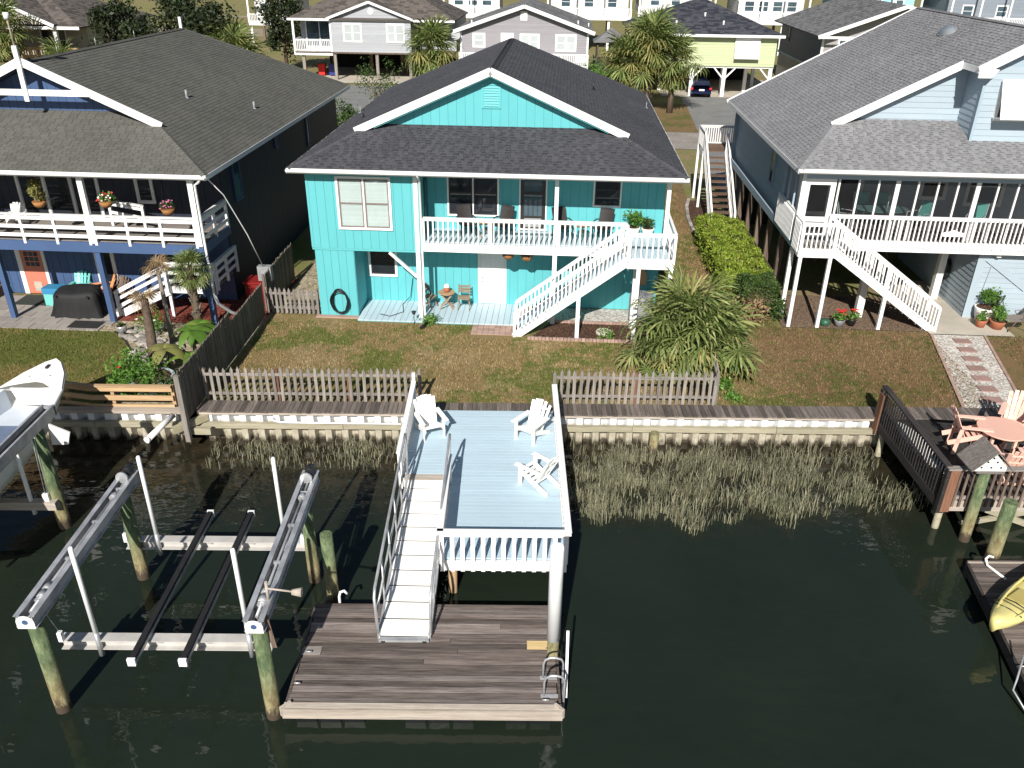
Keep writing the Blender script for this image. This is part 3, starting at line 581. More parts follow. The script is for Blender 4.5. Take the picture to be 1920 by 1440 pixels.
vs = [v for rg in ins for v in rg]; mb.raw(vs, [(i*6+j+1, i*6+j, (i+1)*6+j, (i+1)*6+j+1) for i in range(4) for j in (0,4)], 0); mb.build('gunwale', whitep, bt)
mb = MB(); mb.raw(vs, [(i*6+j+1, i*6+j, (i+1)*6+j, (i+1)*6+j+1) for i in range(4) for j in (1,2,3)], 0); mb.build('cockpit_liner', paint('pale_grey_gelcoat', (.55,.60,.66), .4, .05, 3, 0), bt)
mb = MB(); fd_ = [(cx-.62,19.55,1.36)]+[(cx-.86,19.4,1.34), (cx-.56,20.2,1.41), (cx-.22,20.75,1.47), (cx,20.95,1.49), (cx+.22,20.75,1.47), (cx+.56,20.2,1.41), (cx+.86,19.4,1.34), (cx+.5,19.5,1.36), (cx+.2,19.72,1.37), (cx,19.78,1.37), (cx-.25,19.7,1.37)]
mb.prism(fd_, (0,0,.015)); mb.build('bow_deck', whitep, bt)
mb = MB().prism([(cx-.45,19.52,.80), (cx+.45,19.52,.80), (cx+.55,19.45,1.345), (cx-.55,19.45,1.345)], (0,.03,0)); mb.build('bulkhead', whitep, bt)
mb = MB().tube([(cx+s,y,z) for s, y, z in ((1.17,13.3,1.17), (1.17,17,1.19), (1.07,18.4,1.24), (.88,19.4,1.30), (.58,20.2,1.37), (.24,20.75,1.43), (0,20.96,1.46))], .028, 6); mb.tube([(cx-s,y,z) for s, y, z in ((1.17,17,1.19), (1.07,18.4,1.24), (.88,19.4,1.30), (.58,20.2,1.37), (.24,20.75,1.43), (0,20.96,1.46))], .028, 6); mb.build('rub_rail', greyp, bt)
mb = MB().box(cx-.05,20.4,1.44,cx+.02,20.58,1.50); mb.build('bow_cleat', blackm, bt)
for x, y in ((-.3,20.0), (.25,20.05)): MB().tube([(cx+x,y,1.405), (cx+x,y,1.425)], .03, 8).build('deck_fitting', alum, bt)
mb = MB(); mb.raw([(cx-.85,15.5,.86), (cx+.85,15.5,.86), (cx+.85,18.3,.86), (cx-.85,18.3,.86)], [(0,1,2,3)]); mb.build('cockpit_mat', paint('blue_grey_mat', (.13,.17,.26), .8, .15, 3, 0), bt)
MB().prism([(cx+1.15,17.9,.55), (cx+1.2,17.9,1.16), (cx+1.62,18.0,.85), (cx+1.5,18.0,.5)], (0,.05,0)).build('side_board', whitep, bt)
bt.o.location.x += .32; bt.o.location.z += .08
ff = Th('rail_fence', 'tan three rail timber fence on the left seawall', 'fence', (-12,20.8,0), 'w')
pts = [(-9.72,20.95), (-12.1,20.95), (-13.0,21.15), (-14.4,20.6), (-20,20.5)]
for (a, b), w_ in zip(zip(pts[:-1], pts[1:]), range(9)):
    for z in (.62,.33,.04):
        slat('rail', ff, tan, (*a,z), (*b,z), .045, .15)
    slat('rail', ff, tan, (a[0],a[1]-.02,-.12), (b[0],b[1]-.02,-.12), .06, .15)
    slat('top_cap', ff, tan, (a[0],a[1],.72), (b[0],b[1],.72), .14, .04)
for x, y in ((-9.75,21.02), (-11.5,21.02), (-12.95,21.2), (-14.3,20.68)): bar('post', ff, tanz, (x-.05,y,-.3), (x+.05,y+.09,.70))

# ---------------------------------------------------------------- right neighbour: pier, rail, float
rd = Th('pier_deck', 'dark stained pier deck with slatted railing at the right edge', 'pier', (13,18.5,0), 'w')
y = 16.75
while y < 20.6: bar('deck_board', rd, blackw, (10.72,y,.0), (16.5,y+.132,.04)); y += .14
MB().box(10.62,16.66,-.26,16.5,16.74,.03).build('fascia', dockedge, rd); MB().box(10.62,16.74,-.22,10.68,20.6,.03).build('fascia', blackw, rd)
o = MB(); o.beam((10.66,16.7,1.0), (10.75,20.85,1.02), .16, .05); o.beam((10.66,16.8,.12), (10.72,20.7,.12), .05, .09); o.box(10.6,20.6,-.3,10.75,20.75,1.0); o.box(10.6,16.62,-.3,10.78,16.76,.98); o = o.build('railing', blackw, rd)
for k in range(27): y = 16.9+k*.138; bar('baluster', rd, blackw, (10.63,y-.03,-.1), (10.66,y+.03,.97), o)
o = MB(); o.beam((10.6,16.66,1.0), (16.5,16.66,1.0), .16, .05); o.beam((10.7,16.68,.14), (16.5,16.68,.14), .05, .09); o.box(13.4,16.63,0,13.5,16.73,.99); o = o.build('railing', greywx, rd)
for k in range(34): x = 10.95+k*.165; bar('baluster', rd, brownw, (x-.03,16.61,-.1), (x+.03,16.64,.97), o)
bar('corner_board', rd, redw, (10.68,16.6,-.25), (10.9,16.63,.97)); bar('corner_board', rd, redw, (10.58,20.45,-.35), (10.62,20.72,.9))
for x in (10.9,13.6,16.2): MB().tube([(x,16.95,-1.8), (x,16.95,0)], .09, 8).build('piling', waler, rd)
MB().tube([(10.75,20.3,-1.8), (10.75,20.3,0)], .09, 8).build('piling', waler, rd)
mb = MB().beam((11.9,16.95,-.35), (13.4,17.0,-.95), .07, .16); mb.build('cross_brace', waler, rd); MB().beam((11.6,17.1,-1.0), (13.6,17.0,-.4), .07, .14).build('cross_brace', waler, rd)
piling(11.40,16.45,1.15, 'greenish piling that carries the little white birdhouse', .13, (-.02,0)); piling(11.64,15.62,.78, 'flat topped green piling standing beside the right floating dock', .16)
bh = Th('birdhouse', 'white birdhouse with mossy shingle roof on a piling', 'birdhouse', (11.35,16.45,1.16), 'w')
mb = MB().prism([(10.98,16.25,1.20), (11.72,16.25,1.20), (11.72,16.25,1.32), (11.35,16.25,1.72), (10.98,16.25,1.32)], (0,.5,0)); mb.build('body', bwhite, bh)
for x, z in ((11.12,1.30), (11.35,1.30), (11.58,1.30), (11.24,1.45), (11.46,1.45), (11.35,1.56)): MB().tube([(x,16.252,z), (x,16.244,z)], .026, 10).build('hole', blackp, bh)
for s in (-1,1): MB().prism([(11.35,16.13,1.76), (11.35+s*.5,16.13,1.24), (11.35+s*.5,16.13,1.27), (11.35,16.13,1.80)], (0,.75,0)).build('roof_panel', greywx, bh)
MB().box(11.02,16.2,1.155,11.68,16.8,1.198).build('base_board', greywx, bh)
rf = Th('floating_dock', 'small dark plank floating dock at the right edge holding the kayak', 'dock', (12,13.3,-1), 'w')
sk = lambda x, y: (x+.42*(y-15.1)*.35, y)
y = 10.4
while y < 15.1: x0 = 10.8-(15.1-y)*.17; bar('dock_plank', rf, dockw, (x0,y,-.66), (15,y+.13,-.62)); y += .138
MB().beam((9.98,10.4,-.74), (10.77,15.15,-.74), .06, .24).build('side_beam', blackw, rf); MB().box(10.78,15.12,-.84,15,15.17,-.61).build('side_beam', dockedge, rf)
for k in range(5): f = k/5; MB().box(10.2+f*.75,10.6+f*4.4,-1.25,10.6+f*.75,11.2+f*4.4,-.86).build('float', blackp, rf)
MB().tube([(11.35,14.55,-.6), (11.15,15.0,-.58), (11.12,15.08,-.45), (11.2,15.12,-.40), (11.3,15.1,-.42)], .028, 8).top('mooring_arm', vinyl, 'white bent pipe arm on the right floating dock corner', 'pipe', (11.2,15,-.6), 'w')
# kayak
ky = Th('kayak', 'pale yellow sit on top kayak lying on the right dock', 'kayak', (11.6,13.4,-.5), 'w')
kd = Vector((.80,.60,0)); kn = Vector((-.60,.80,0)); k0 = Vector((10.02,12.72,-.30)); rg = []; prof = []
for i in range(13):
    f = i/12; L = 3.4*f; wd_ = .39*(sin(pi*min(1, f*1.0+.02))**.55); z = .16*(1-sin(pi*f))*.9; rg.append((k0+kd*L, max(.03, wd_), z))
mb = MB(); n = 10; vs = []
for c, w_, z in rg:
    for j in range(n):
        a = 2*pi*j/n; vs.append(c+kn*(cos(a)*w_)+Vector((0,0,z+sin(a)*(.10 if sin(a) > 0 else .26))))
mb.raw(vs, [(i*n+j, i*n+(j+1) % n, (i+1)*n+(j+1) % n, (i+1)*n+j) for i in range(12) for j in range(n)]+[tuple(range(n))[::-1]], 0, True); mb.build('hull', paint('pale_yellow_plastic', (.70,.62,.24), .4, .08, 3, 0), ky)
ring = [k0+kd*(3.4*f)+kn*(s*.30*(sin(pi*f)**.6))+Vector((0,0,.125)) for s in (1,) for f in (.08,.14,.22,.32,.45,.6,.8)]; ring2 = [k0+kd*(3.4*f)-kn*(.30*(sin(pi*f)**.6))+Vector((0,0,.125)) for f in (.8,.6,.45,.32,.22,.14,.08)]
MB().tube(ring+ring2+[ring[0]], .03, 6).build('rim', paint('kayak_rim', (.60,.53,.20), .5), ky)
c = k0+kd*1.0; MB().prism([c+kn*.2+Vector((0,0,.11)), c-kn*.2+Vector((0,0,.11)), c-kn*.17+kd*.5+Vector((0,0,.11)), c+kn*.17+kd*.5+Vector((0,0,.11))], (0,0,.04)).build('seat_well', paint('kayak_well', (.42,.35,.12), .6), ky)
for f in (.18,.27): c = k0+kd*3.4*f; MB().tube([c+kn*.27+Vector((0,0,.13)), c+Vector((0,0,.17)), c-kn*.27+Vector((0,0,.13))], .014, 5).build('bungee_cord', blackm, ky)
for f in (.24,.55): c = k0+kd*3.4*f; MB().tube([c+kn*.38+Vector((0,0,.02)), c+kn*.2+Vector((0,0,.15)), c-kn*.2+Vector((0,0,.15)), c-kn*.38+Vector((0,0,.02))], .02, 5).build('strap', paint('olive_strap_%d' % int(f*100), (.12,.11,.05), .8), ky)
l2 = Th('swim_ladder', 'thin aluminium ladder hanging off the right floating dock', 'ladder', (10,11.4,-.6), 'w')
for dx in (0,.35): MB().tube([(10.35+dx,12.1,-.2), (10.0+dx,11.6,-.58), (9.88+dx,11.45,-.7), (10.05+dx,10.6,-1.0)], .02, 6).build('side_rail', alum, l2)
for y in (11.9,11.3,10.9): MB().tube([(10.2-(12-y)*.15,y,-.5-(12-y)*.3), (10.55-(12-y)*.15,y,-.5-(12-y)*.3)], .016, 6).build('rung', alum, l2)
mb = MB(); vs = [(11.15+.28*cos(a)-.25*sin(a)*.5, 18.95+1.25*sin(a), .12+.0*a) for a in [2*pi*i/16 for i in range(16)]]
mb.prism(vs, (0,0,.1)); mb.top('paddle_board', whitep, 'white paddle board lying behind the dark slatted railing', 'paddle board', (11.15,18.9,.12), 'w')
# ---------------------------------------------------------------- building kit
def clearglass():
    t = NT('clear_pane'); tr = t.n('ShaderNodeBsdfTransparent'); tr.inputs[0].default_value = (.86,.9,.9,1); gl = t.n('ShaderNodeBsdfGlossy'); gl.inputs['Roughness'].default_value = .03
    fr = t.n('ShaderNodeFresnel'); fr.inputs[0].default_value = 1.5; mx = t.n('ShaderNodeMixShader'); t.l(fr.outputs[0], mx.inputs[0]); t.l(tr.outputs[0], mx.inputs[1]); t.l(gl.outputs[0], mx.inputs[2]); t.l(mx.outputs[0], t.o.inputs[0]); return t.m
cpane = clearglass()
def scrn():
    t = NT('insect_screen'); tr = t.n('ShaderNodeBsdfTransparent'); df = t.n('ShaderNodeBsdfDiffuse'); df.inputs[0].default_value = (.03,.03,.032,1); mx = t.n('ShaderNodeMixShader'); mx.inputs[0].default_value = .25
    t.l(tr.outputs[0], mx.inputs[1]); t.l(df.outputs[0], mx.inputs[2]); t.l(mx.outputs[0], t.o.inputs[0]); return t.m
screenm = scrn()
_tabs = {}
def tabmesh(m, w, ex, t, md=None):
    k = (m.name, w, ex, t, md is not None)
    if k not in _tabs:
        mb = MB(); mb.raw([(0,0,t), (w,0,t), (w,ex,.001), (0,ex,.001), (0,0,0), (w,0,0)], [(0,1,2,3), (4,5,1,0), (0,3,4), (5,2,1)]); _tabs[k] = mb.mesh('shingle', m)
        if md: h_ = (t+.001)/2; mb = MB(); mb.raw([(0,0,t), (w,0,t), (w,ex*.5,h_), (0,ex*.5,h_), (w,ex,.001), (0,ex,.001), (0,0,0), (w,0,0)], [(0,1,2,3), (6,7,1,0)]); mb.raw([(0,ex*.5,h_), (w,ex*.5,h_), (w,ex,.001), (0,ex,.001)], [(0,1,2,3)], 1); _tabs[k] = mb.mesh('shingle', [m, md])  # upper half of the tab takes the painted shadow-line tone
    return _tabs[k]
def shingles(th, O, U, V, poly, m, ex=.142, ws=(.18,.24,.30,.36), ts=(.007,.015), indiv=0, seed=1, gap=.006, md=None, dws=(.12,.15,.18)):
    O, U, V = Vector(O), Vector(U).normalized(), Vector(V).normalized(); N = U.cross(V)
    if N.z < 0: N = -N
    r = random.Random(seed); mb = MB(); n = len(poly); vmax = max(p[1] for p in poly); rows = int(vmax/ex)
    def span(v):
        xs = []
        for i in range(n):
            (u0,v0), (u1,v1) = poly[i], poly[(i+1) % n]
            if abs(v1-v0) < 1e-9: continue
            f = (v-v0)/(v1-v0)
            if -1e-9 <= f <= 1+1e-9: xs.append(u0+f*(u1-u0))
        return (min(xs), max(xs)) if len(xs) > 1 else None
    mt = Matrix((U, V, N)).transposed()
    if mt.determinant() < 0: mt = None
    P = lambda u, v, h: O+U*u+V*v+N*h
    for i in range(rows+1):
        v0, v1 = i*ex, min((i+1)*ex, vmax-.0005)
        if v1-v0 < .02: continue
        a, b = span(v0+1e-4), span(v1-1e-4)
        if not a or not b: continue
        dk_ = False; u = min(a[0], b[0])-r.uniform(0,.3); end = max(a[1], b[1])
        while u < end:
            dk_ = (not dk_) and md is not None and r.random() < .85; w = r.choice(dws if dk_ else ws); t = r.choice(ts); e = u+w-gap; lo, hi = max(a[0], b[0]), min(a[1], b[1])
            if u >= lo and e <= hi and indiv > 0 and mt is not None and v1-v0 > ex*.99:
                o = inst('shingle', th, tabmesh(m, round(w-gap,4), ex, t, md if dk_ else None), P(u,v0,0), mt.to_euler()); indiv -= 1
            else:
                c = lambda q, s: min(max(q, s[0]), s[1])
                q0, q1, q2, q3 = c(u,a), c(e,a), c(e,b), c(u,b)
                if q1-q0 > .004 or q2-q3 > .004:
                    mb.raw([P(q0,v0,t), P(q1,v0,t), P(q2,v1,.001), P(q3,v1,.001), P(q0,v0,0), P(q1,v0,0)], [(0,1,2,3), (4,5,1,0), (0,3,4), (5,2,1)])
                    if dk_: vh = v0+(v1-v0)*.45; ea, eb = q0+(q3-q0)*.45, q1+(q2-q1)*.45; mb.raw([P(ea,vh,t*.55+.0015), P(eb,vh,t*.55+.0015), P(q2,v1,.0028), P(q3,v1,.0028)], [(0,1,2,3)], 1)  # dark overlay paints the shadow line on the upper half
            u += w
    o = mb.build('shingle_field', [m, md or m], th, kind='stuff'); mb2 = MB(); mb2.prism([P(u,v,-.02) for u, v in poly], N*-.10); mb2.build('roof_deck', m, th); return o
def caps(th, a, b, m, w=.26, sp=.16):                 # overlapping cap shingles along a ridge or hip
    a, b = Vector(a), Vector(b); d = (b-a); L = d.length; d.normalize(); s = d.cross(Vector((0,0,1))).normalized(); mb = MB(); n = int(L/sp)
    for i in range(n):
        p = a+d*(i*sp); q = p+d*(sp*1.15); h = .024; z = Vector((0,0,1))
        mb.raw([p-s*w/2+z*(h-.044), p+z*(h+.01), p+s*w/2+z*(h-.044), q-s*w/2+z*(h-.054), q+z*h, q+s*w/2+z*(h-.054)], [(0,1,4,3), (1,2,5,4)])
    mb.build('ridge_cap', m, th, kind='stuff')
def dutch(th, xl, xr, yf, yb, ze, ss, sf, rake, wally, yrb, m, indiv=0, seed=1, left=True, **kw):
    a = (xr-xl)/2; W_ = xr-xl; ks, kf = sqrt(1+ss*ss), sqrt(1+sf*sf); xm = (xl+xr)/2; zr = ze+a*ss; d = rake-yf; D = wally-yf
    hv = d*sf/ss*ks; rv = a*ks; side = [(0,0), (d,hv), (d,rv), (yrb-yf,rv), (yb-yf,0)]
    shingles(th, (xl,yf,ze), (1,0,0), (0,1,sf), [(0,0), (D*sf/ss,D*kf), (W_-D*sf/ss,D*kf), (W_,0)], m, indiv=indiv, seed=seed, **kw)
    shingles(th, (xr,yf,ze), (0,1,0), (-1,0,ss), side, m, seed=seed+1, **kw)
    if left: shingles(th, (xl,yf,ze), (0,1,0), (1,0,ss), side, m, seed=seed+2, **kw)
    br = yb-yrb; sb = a*ss/br; kb = sqrt(1+sb*sb)
    shingles(th, (xr,yb,ze), (-1,0,0), (0,-1,sb), [(0,0), (a,br*kb), (W_,0)], m, seed=seed+3, **kw)
    zh = ze+d*sf; hx = d*sf/ss
    for s, x0 in ((1,xl), (-1,xr)):
        caps(th, (x0,yf,ze), (x0+s*hx,rake,zh), m); caps(th, (x0,yb,ze), (xm,yrb,zr), m)
    caps(th, (xm,rake,zr), (xm,yrb,zr), m)
    return xm, zr, zh, hx
def FX(y): return lambda u, z, d: (u, y-d, z)           # wall facing the canal
def LX(x): return lambda u, z, d: (x-d, u, z)           # wall facing left
def RX(x): return lambda u, z, d: (x+d, u, z)           # wall facing right
def mbox(mb, f, u0, u1, z0, z1, d0, d1, mi=0):
    a, b = f(u0,z0,d0), f(u1,z1,d1); return mb.box(*a, *b, mi)
def wall(th, f, u0, u1, z0, z1, m, back, w=.3, orient='v', top=None, name='siding_board', gap=.012, d=.014):
    mb = MB()
    if top:
        ok_ = [q for q in (u0+(u1-u0)*k/400 for k in range(401)) if top(q) >= z0+.01]; u0, u1 = ok_[0], ok_[-1]
    if top: us = sorted({u0, u1, (u0+u1)/2}); pts = [f(u0,z0,0), f(u1,z0,0)]+[f(u,top(u),0) for u in us[::-1]]
    else: pts = [f(u0,z0,0), f(u1,z0,0), f(u1,z1,0), f(u0,z1,0)]
    mb.prism(pts, Vector(f(0,0,-.1))-Vector(f(0,0,0))); mb.build('wall', back, th)
    if orient == 'v':
        n = max(1, round((u1-u0)/w)); w = (u1-u0)/n
        for i in range(n):
            a, b = u0+i*w+gap/2, u0+(i+1)*w-gap/2
            za, zb = (top(a), top(b)) if top else (z1, z1)
            if max(za, zb)-z0 < .02: continue
            if top and a < (u0+u1)/2 < b: tp = [(b,zb), ((u0+u1)/2, top((u0+u1)/2)), (a,za)]
            else: tp = [(b,zb), (a,za)]
            MB().prism([f(a,z0,.001), f(b,z0,.001)]+[f(u,z,.001) for u, z in tp], Vector(f(0,0,d))-Vector(f(0,0,0))).build(name, m, th)
    else:
        n = max(1, round((z1-z0)/w)); w = (z1-z0)/n
        for i in range(n):
            a, b = z0+i*w, z0+(i+1)*w; ua, ub = u0, u1
            if top:                                       # clip the row to the slope
                us = [u0+(u1-u0)*k/200 for k in range(201)]; ok = [u for u in us if top(u) > (a+b)/2]
                if not ok: continue
                ua, ub = ok[0], ok[-1]
            mb = MB(); mb.raw([f(ua,a,.024), f(ub,a,.024), f(ub,b,.006), f(ua,b,.006), f(ua,a,.001), f(ub,a,.001)], [(0,1,2,3), (4,5,1,0)]); mb.build(name, m, th)
def window(th, f, u0, u1, z0, z1, fm, sm, gm=None, twin=1, bl=False, cas=.08, label=None, rail_=True, depth=.075):
    mb = MB(); mbox(mb, f, u0, u1, z0, z0+cas, .0, depth); mbox(mb, f, u0, u1, z1-cas, z1, 0, depth); mbox(mb, f, u0, u0+cas, z0+cas, z1-cas, 0, depth); mbox(mb, f, u1-cas, u1, z0+cas, z1-cas, 0, depth)
    iw = (u1-u0-2*cas-(twin-1)*cas*.7)/twin
    for k in range(1, twin): q = u0+cas+k*iw+(k-1)*cas*.7; mbox(mb, f, q, q+cas*.7, z0+cas, z1-cas, 0, depth-.004)
    o = mb.build('window', fm, th, label=label); a0, a1 = z0+cas, z1-cas; zm = (a0+a1)/2; s = .045
    for k in range(twin):
        a = u0+cas+k*(iw+cas*.7); b = a+iw; mb = MB(); mbox(mb, f, a, b, a0, a0+s, .035, .058); mbox(mb, f, a, b, a1-s, a1, .035, .058); mbox(mb, f, a, a+s, a0+s, a1-s, .035, .058); mbox(mb, f, b-s, b, a0+s, a1-s, .035, .058)
        if rail_: mbox(mb, f, a+s, b-s, zm-.025, zm+.025, .035, .061)
        mb.build('sash', sm, th, o)
        for z_0, z_1 in (((a0+s,zm-.025), (zm+.025,a1-s)) if rail_ else ((a0+s,a1-s),)):
            mb = MB(); mbox(mb, f, a+s, b-s, z_0, z_1, .042, .048); mb.build('pane', cpane if bl else (gm or glass), th, o)
        if bl:
            mb = MB(); z = a0+.01
            while z < a1-.02: mb.raw([f(a+.01,z,.036), f(b-.01,z,.036), f(b-.01,z+.046,.022), f(a+.01,z+.046,.022)], [(0,1,2,3)]); z += .05
            mb.build('blind', blind, th, o, kind='stuff'); mb = MB(); mbox(mb, f, a, b, a0, a1, .017, .019); mb.build('window_back', darkin, th, o)
    return o
def eaves(th, xl, xr, yf, yb, z, fm, gm=None, h=.16, soff=None, wx=(0,0), wy=0, left=True):
    MB().box(xl-.02,yf-.03,z-h,xr+.02,yf,z+.015).build('fascia', fm, th)
    mb = MB(); g = gm or fm; x0, x1 = xl-.02, xr+.02
    mb.prism([(x0,yf-.032,z-.10), (x0,yf-.12,z-.09), (x0,yf-.145,z-.0), (x0,yf-.125,z-.0), (x0,yf-.105,z-.075), (x0,yf-.045,z-.08)], (x1-x0,0,0)); mb.build('gutter', g, th)
    MB().box(xr,yf,z-h,xr+.03,yb,z+.012).build('fascia', fm, th)
    if left: MB().box(xl-.03,yf,z-h,xl,yb,z+.012).build('fascia', fm, th)
    MB().box(xl+.01,yf+.01,z-h,xr-.01,yb,z-h+.02).build('soffit', soff or fm, th)
def vent_pipe(th, x, y, z, h=.3, m=None, r=.035): MB().tube([(x,y,z-.1), (x,y,z+h)], r, 8).build('vent_pipe', m or greyp, th); MB().tube([(x,y,z-.05), (x,y,z+.03)], [.12,.05], 8).build('flashing', m or greyp, th)

# ---------------------------------------------------------------- teal house
H1 = Th('beach_house', 'teal two storey beach house with charcoal roof and white porch railings', 'house', (-2.5,35,0))
XL, XR, YF, YB2, ZE, SL = -9.05, 4.10, 26.9, 44.2, 5.47, .433
xm, zr, zh, hx = dutch(H1, XL, XR, YF, YB2, ZE, SL, SL, 28.9, 29.3, 40.5, shT, indiv=300, seed=21, md=shTd, ws=(.15,.19,.24))
eaves(H1, XL, XR, YF, YB2, ZE-.02, white, white, .15, tealt)
f = FX(29.3)
wall(H1, f, xm-4.9, xm+4.9, 6.45, 8.2, teal, tealg, .305, 'v', top=lambda u: zr-.16-abs(u-xm)*SL, name='siding_board')
for s in (-1,1):
    MB().beam((xm+s*(xm-XL-hx+.12),28.88,zh-.02), (xm-s*.02,28.88,zr+.03), .05, .25, (0,0,1)).build('rake_board', white, H1)
    mb = MB(); mb.prism([(xm,28.9,zr-.14), (xm+s*(xm-XL-hx-.55),28.9,zh+.55*SL-.14), (xm+s*(xm-XL-hx-.55),29.32,zh+.55*SL-.14), (xm,29.32,zr-.14)], (0,0,-.015)); mb.build('rake_soffit', tealt, H1)
# gable vent
o = MB(); g = (xm-.28, xm+.28, 7.15, 7.85)
mbox(o, f, g[0]-.05, g[0]+.02, g[2]-.05, g[3]+.05, 0, .05); mbox(o, f, g[1]-.02, g[1]+.05, g[2]-.05, g[3]+.05, 0, .05); mbox(o, f, g[0]+.02, g[1]-.02, g[2]-.05, g[2], 0, .05); mbox(o, f, g[0]+.02, g[1]-.02, g[3], g[3]+.05, 0, .05)
o = o.build('gable_vent', tealt, H1)
for k in range(8): z = g[2]+.02+k*.085; MB().raw([f(g[0]+.02,z,.05), f(g[1]-.02,z,.05), f(g[1]-.02,z+.075,.016), f(g[0]+.02,z+.075,.016)], [(0,1,2,3)]).build('louvre', tealt, H1, o)
# walls
FB, FU = FX(28.93), FX(27.40)
wall(H1, FU, -8.60, -4.75, 2.58, 5.34, teal, tealg, .30)
wall(H1, FX(27.43), -8.55, -7.18, 0, 2.56, teal, tealg, .30)
wall(H1, FB, -4.75, 3.66, 2.95, 5.34, teal, tealg, .30)
wall(H1, FB, -7.18, 3.66, .02, 2.80, teal, tealg, .30)
wall(H1, RX(-7.18), 27.44, 28.9, .05, 2.56, teal, tealg, .30)
wall(H1, RX(-4.75), 27.41, 28.9, 2.62, 5.34, teal, tealg, .30)
wall(H1, LX(-8.60), 27.41, 43.7, 2.58, 5.34, teal, tealg, .60); wall(H1, LX(-8.55), 27.44, 43.7, 0, 2.56, teal, tealg, .60)
wall(H1, RX(3.66), 28.94, 43.7, 0, 5.34, teal, tealg, .60)
MB().box(-8.6,43.6,0,3.66,43.7,5.34).build('wall', teal, H1)
MB().box(-8.62,27.385,2.52,-4.7,27.42,2.59).build('band_board', tealt, H1); MB().box(-8.58,27.43,2.5,-4.76,28.9,2.52).build('soffit', tealt, H1)
mb = MB().box(-8.63,27.37,2.6,-8.55,27.39,5.33); mb.box(-4.8,27.37,2.6,-4.72,27.39,5.33); mb.build('corner_trim', teal, H1)
bar('foundation_strip', H1, brickp, (-8.7,27.2,0), (-7.1,27.4,.05))
# windows and doors
window(H1, FU, -7.60, -5.72, 3.30, 5.14, white, taupe, twin=2, bl=True, label='sunlit twin window with white blinds')
window(H1, FB, -4.02, -2.17, 3.44, 5.12, white, bronze, glass, twin=2, cas=.06, label='dark twin window behind the wicker chairs')
window(H1, FB, 1.14, 2.14, 3.90, 5.12, white, bronze, glass, cas=.06)
window(H1, FB, -7.03, -5.95, 1.04, 2.3, white, bronze, glass, cas=.09)
o = MB(); mbox(o, FB, -1.46, -1.41, 3.0, 5.12, 0, .05); mbox(o, FB, -.52, -.47, 3.0, 5.12, 0, .05); mbox(o, FB, -1.41, -.52, 5.05, 5.12, 0, .05); mbox(o, FB, -1.5, -.43, 3.0, 3.04, 0, .12); o = o.build('door_frame', white, H1)
o = MB(); mbox(o, FB, -1.41, -1.29, 3.05, 5.05, .016, .05); mbox(o, FB, -.64, -.52, 3.05, 5.05, .016, .05); mbox(o, FB, -1.29, -.64, 4.93, 5.05, .016, .05); mbox(o, FB, -1.29, -.64, 3.05, 3.5, .016, .05); mbox(o, FB, -1.29, -.64, 4.28, 4.36, .016, .05); o = o.build('storm_door', bronze, H1)
for z0, z1 in ((3.5,4.28), (4.36,4.93)): mb = MB(); mbox(mb, FB, -1.29, -.64, z0, z1, .022, .03); mb.build('pane', glassb, H1, o)
mb = MB(); mbox(mb, FB, -1.27, -.66, 3.1, 3.42, .05, .056); mb.build('kick_plate', greyp, H1, o)
o = MB(); mbox(o, FB, -2.95, -2.87, .09, 2.14, 0, .05); mbox(o, FB, -1.97, -1.89, .09, 2.14, 0, .05); mbox(o, FB, -2.87, -1.97, 2.06, 2.14, 0, .05); o = o.build('door_frame', white, H1)
o = MB(); mbox(o, FB, -2.86, -1.98, .10, 2.055, .014, .045); o = o.build('door', white, H1)
for z in (.98,1.12): MB().tube([FB(-2.78,z,.045), FB(-2.78,z,.09)], .03, 10).build('knob', alum, H1, o)
for z0, z1 in ((.25,.85), (1.0,1.9)):
    for u in (-2.70,-2.36): mb = MB(); mbox(mb, FB, u, u+.28, z0, z1, .045, .052); mb.build('door_panel', white, H1, o)
mb = MB(); mbox(mb, RX(-4.75), 28.1, 28.8, 3.0, 5.0, .015, .04); o = mb.build('side_door', bronze, H1); mb = MB(); mbox(mb, RX(-4.75), 28.2, 28.7, 3.9, 4.85, .04, .046); mb.build('pane', glass, H1, o)
# upper porch floor, beam, posts
for k in range(60):
    x = -4.72+k*.14
    if x > 3.68: break
    y0 = 27.36 if x < 2.3 else 26.26
    bar('porch_board', H1, porchb, (x,y0,2.91), (x+.132,28.92,2.95))
MB().box(-4.72,27.30,2.60,2.32,27.35,2.90).build('beam', white, H1); mb = MB().box(2.28,26.18,2.60,3.84,26.24,2.94); mb.box(2.28,26.24,2.6,2.33,27.3,2.9); mb.box(3.76,26.24,2.60,3.81,28.9,2.94); mb.build('landing_beam', white, H1)
MB().box(-4.7,27.36,2.72,3.7,28.9,2.74).build('porch_ceiling', tealt, H1)
def txt(th, s, loc, size, m, name='house_number', rot=(pi/2,0,0)):
    c = bpy.data.curves.new(name, 'FONT'); c.body = s; c.size = size; c.extrude = .004; c.align_x = 'CENTER'; c.materials.append(m)
    tmp = bpy.data.objects.new('tmp', c); COL.objects.link(tmp); dg = bpy.context.evaluated_depsgraph_get(); me = bpy.data.meshes.new_from_object(tmp.evaluated_get(dg)); bpy.data.objects.remove(tmp)
    o = bpy.data.objects.new(name, me); COL.objects.link(o); o.parent = th.o; o.location = Vector(loc)-th.b; o.rotation_euler = rot; return o
for ch, x in (('1',-2.62), ('-',-2.42), ('2',-2.22), ('-',-2.02), ('N',-1.82)): txt(H1, ch, (x,27.29,2.69), .17, greyp)
for x in (-4.88, -.12): MB().box(x-.075,27.33,0,x+.075,27.48,2.6).build('post', white, H1)
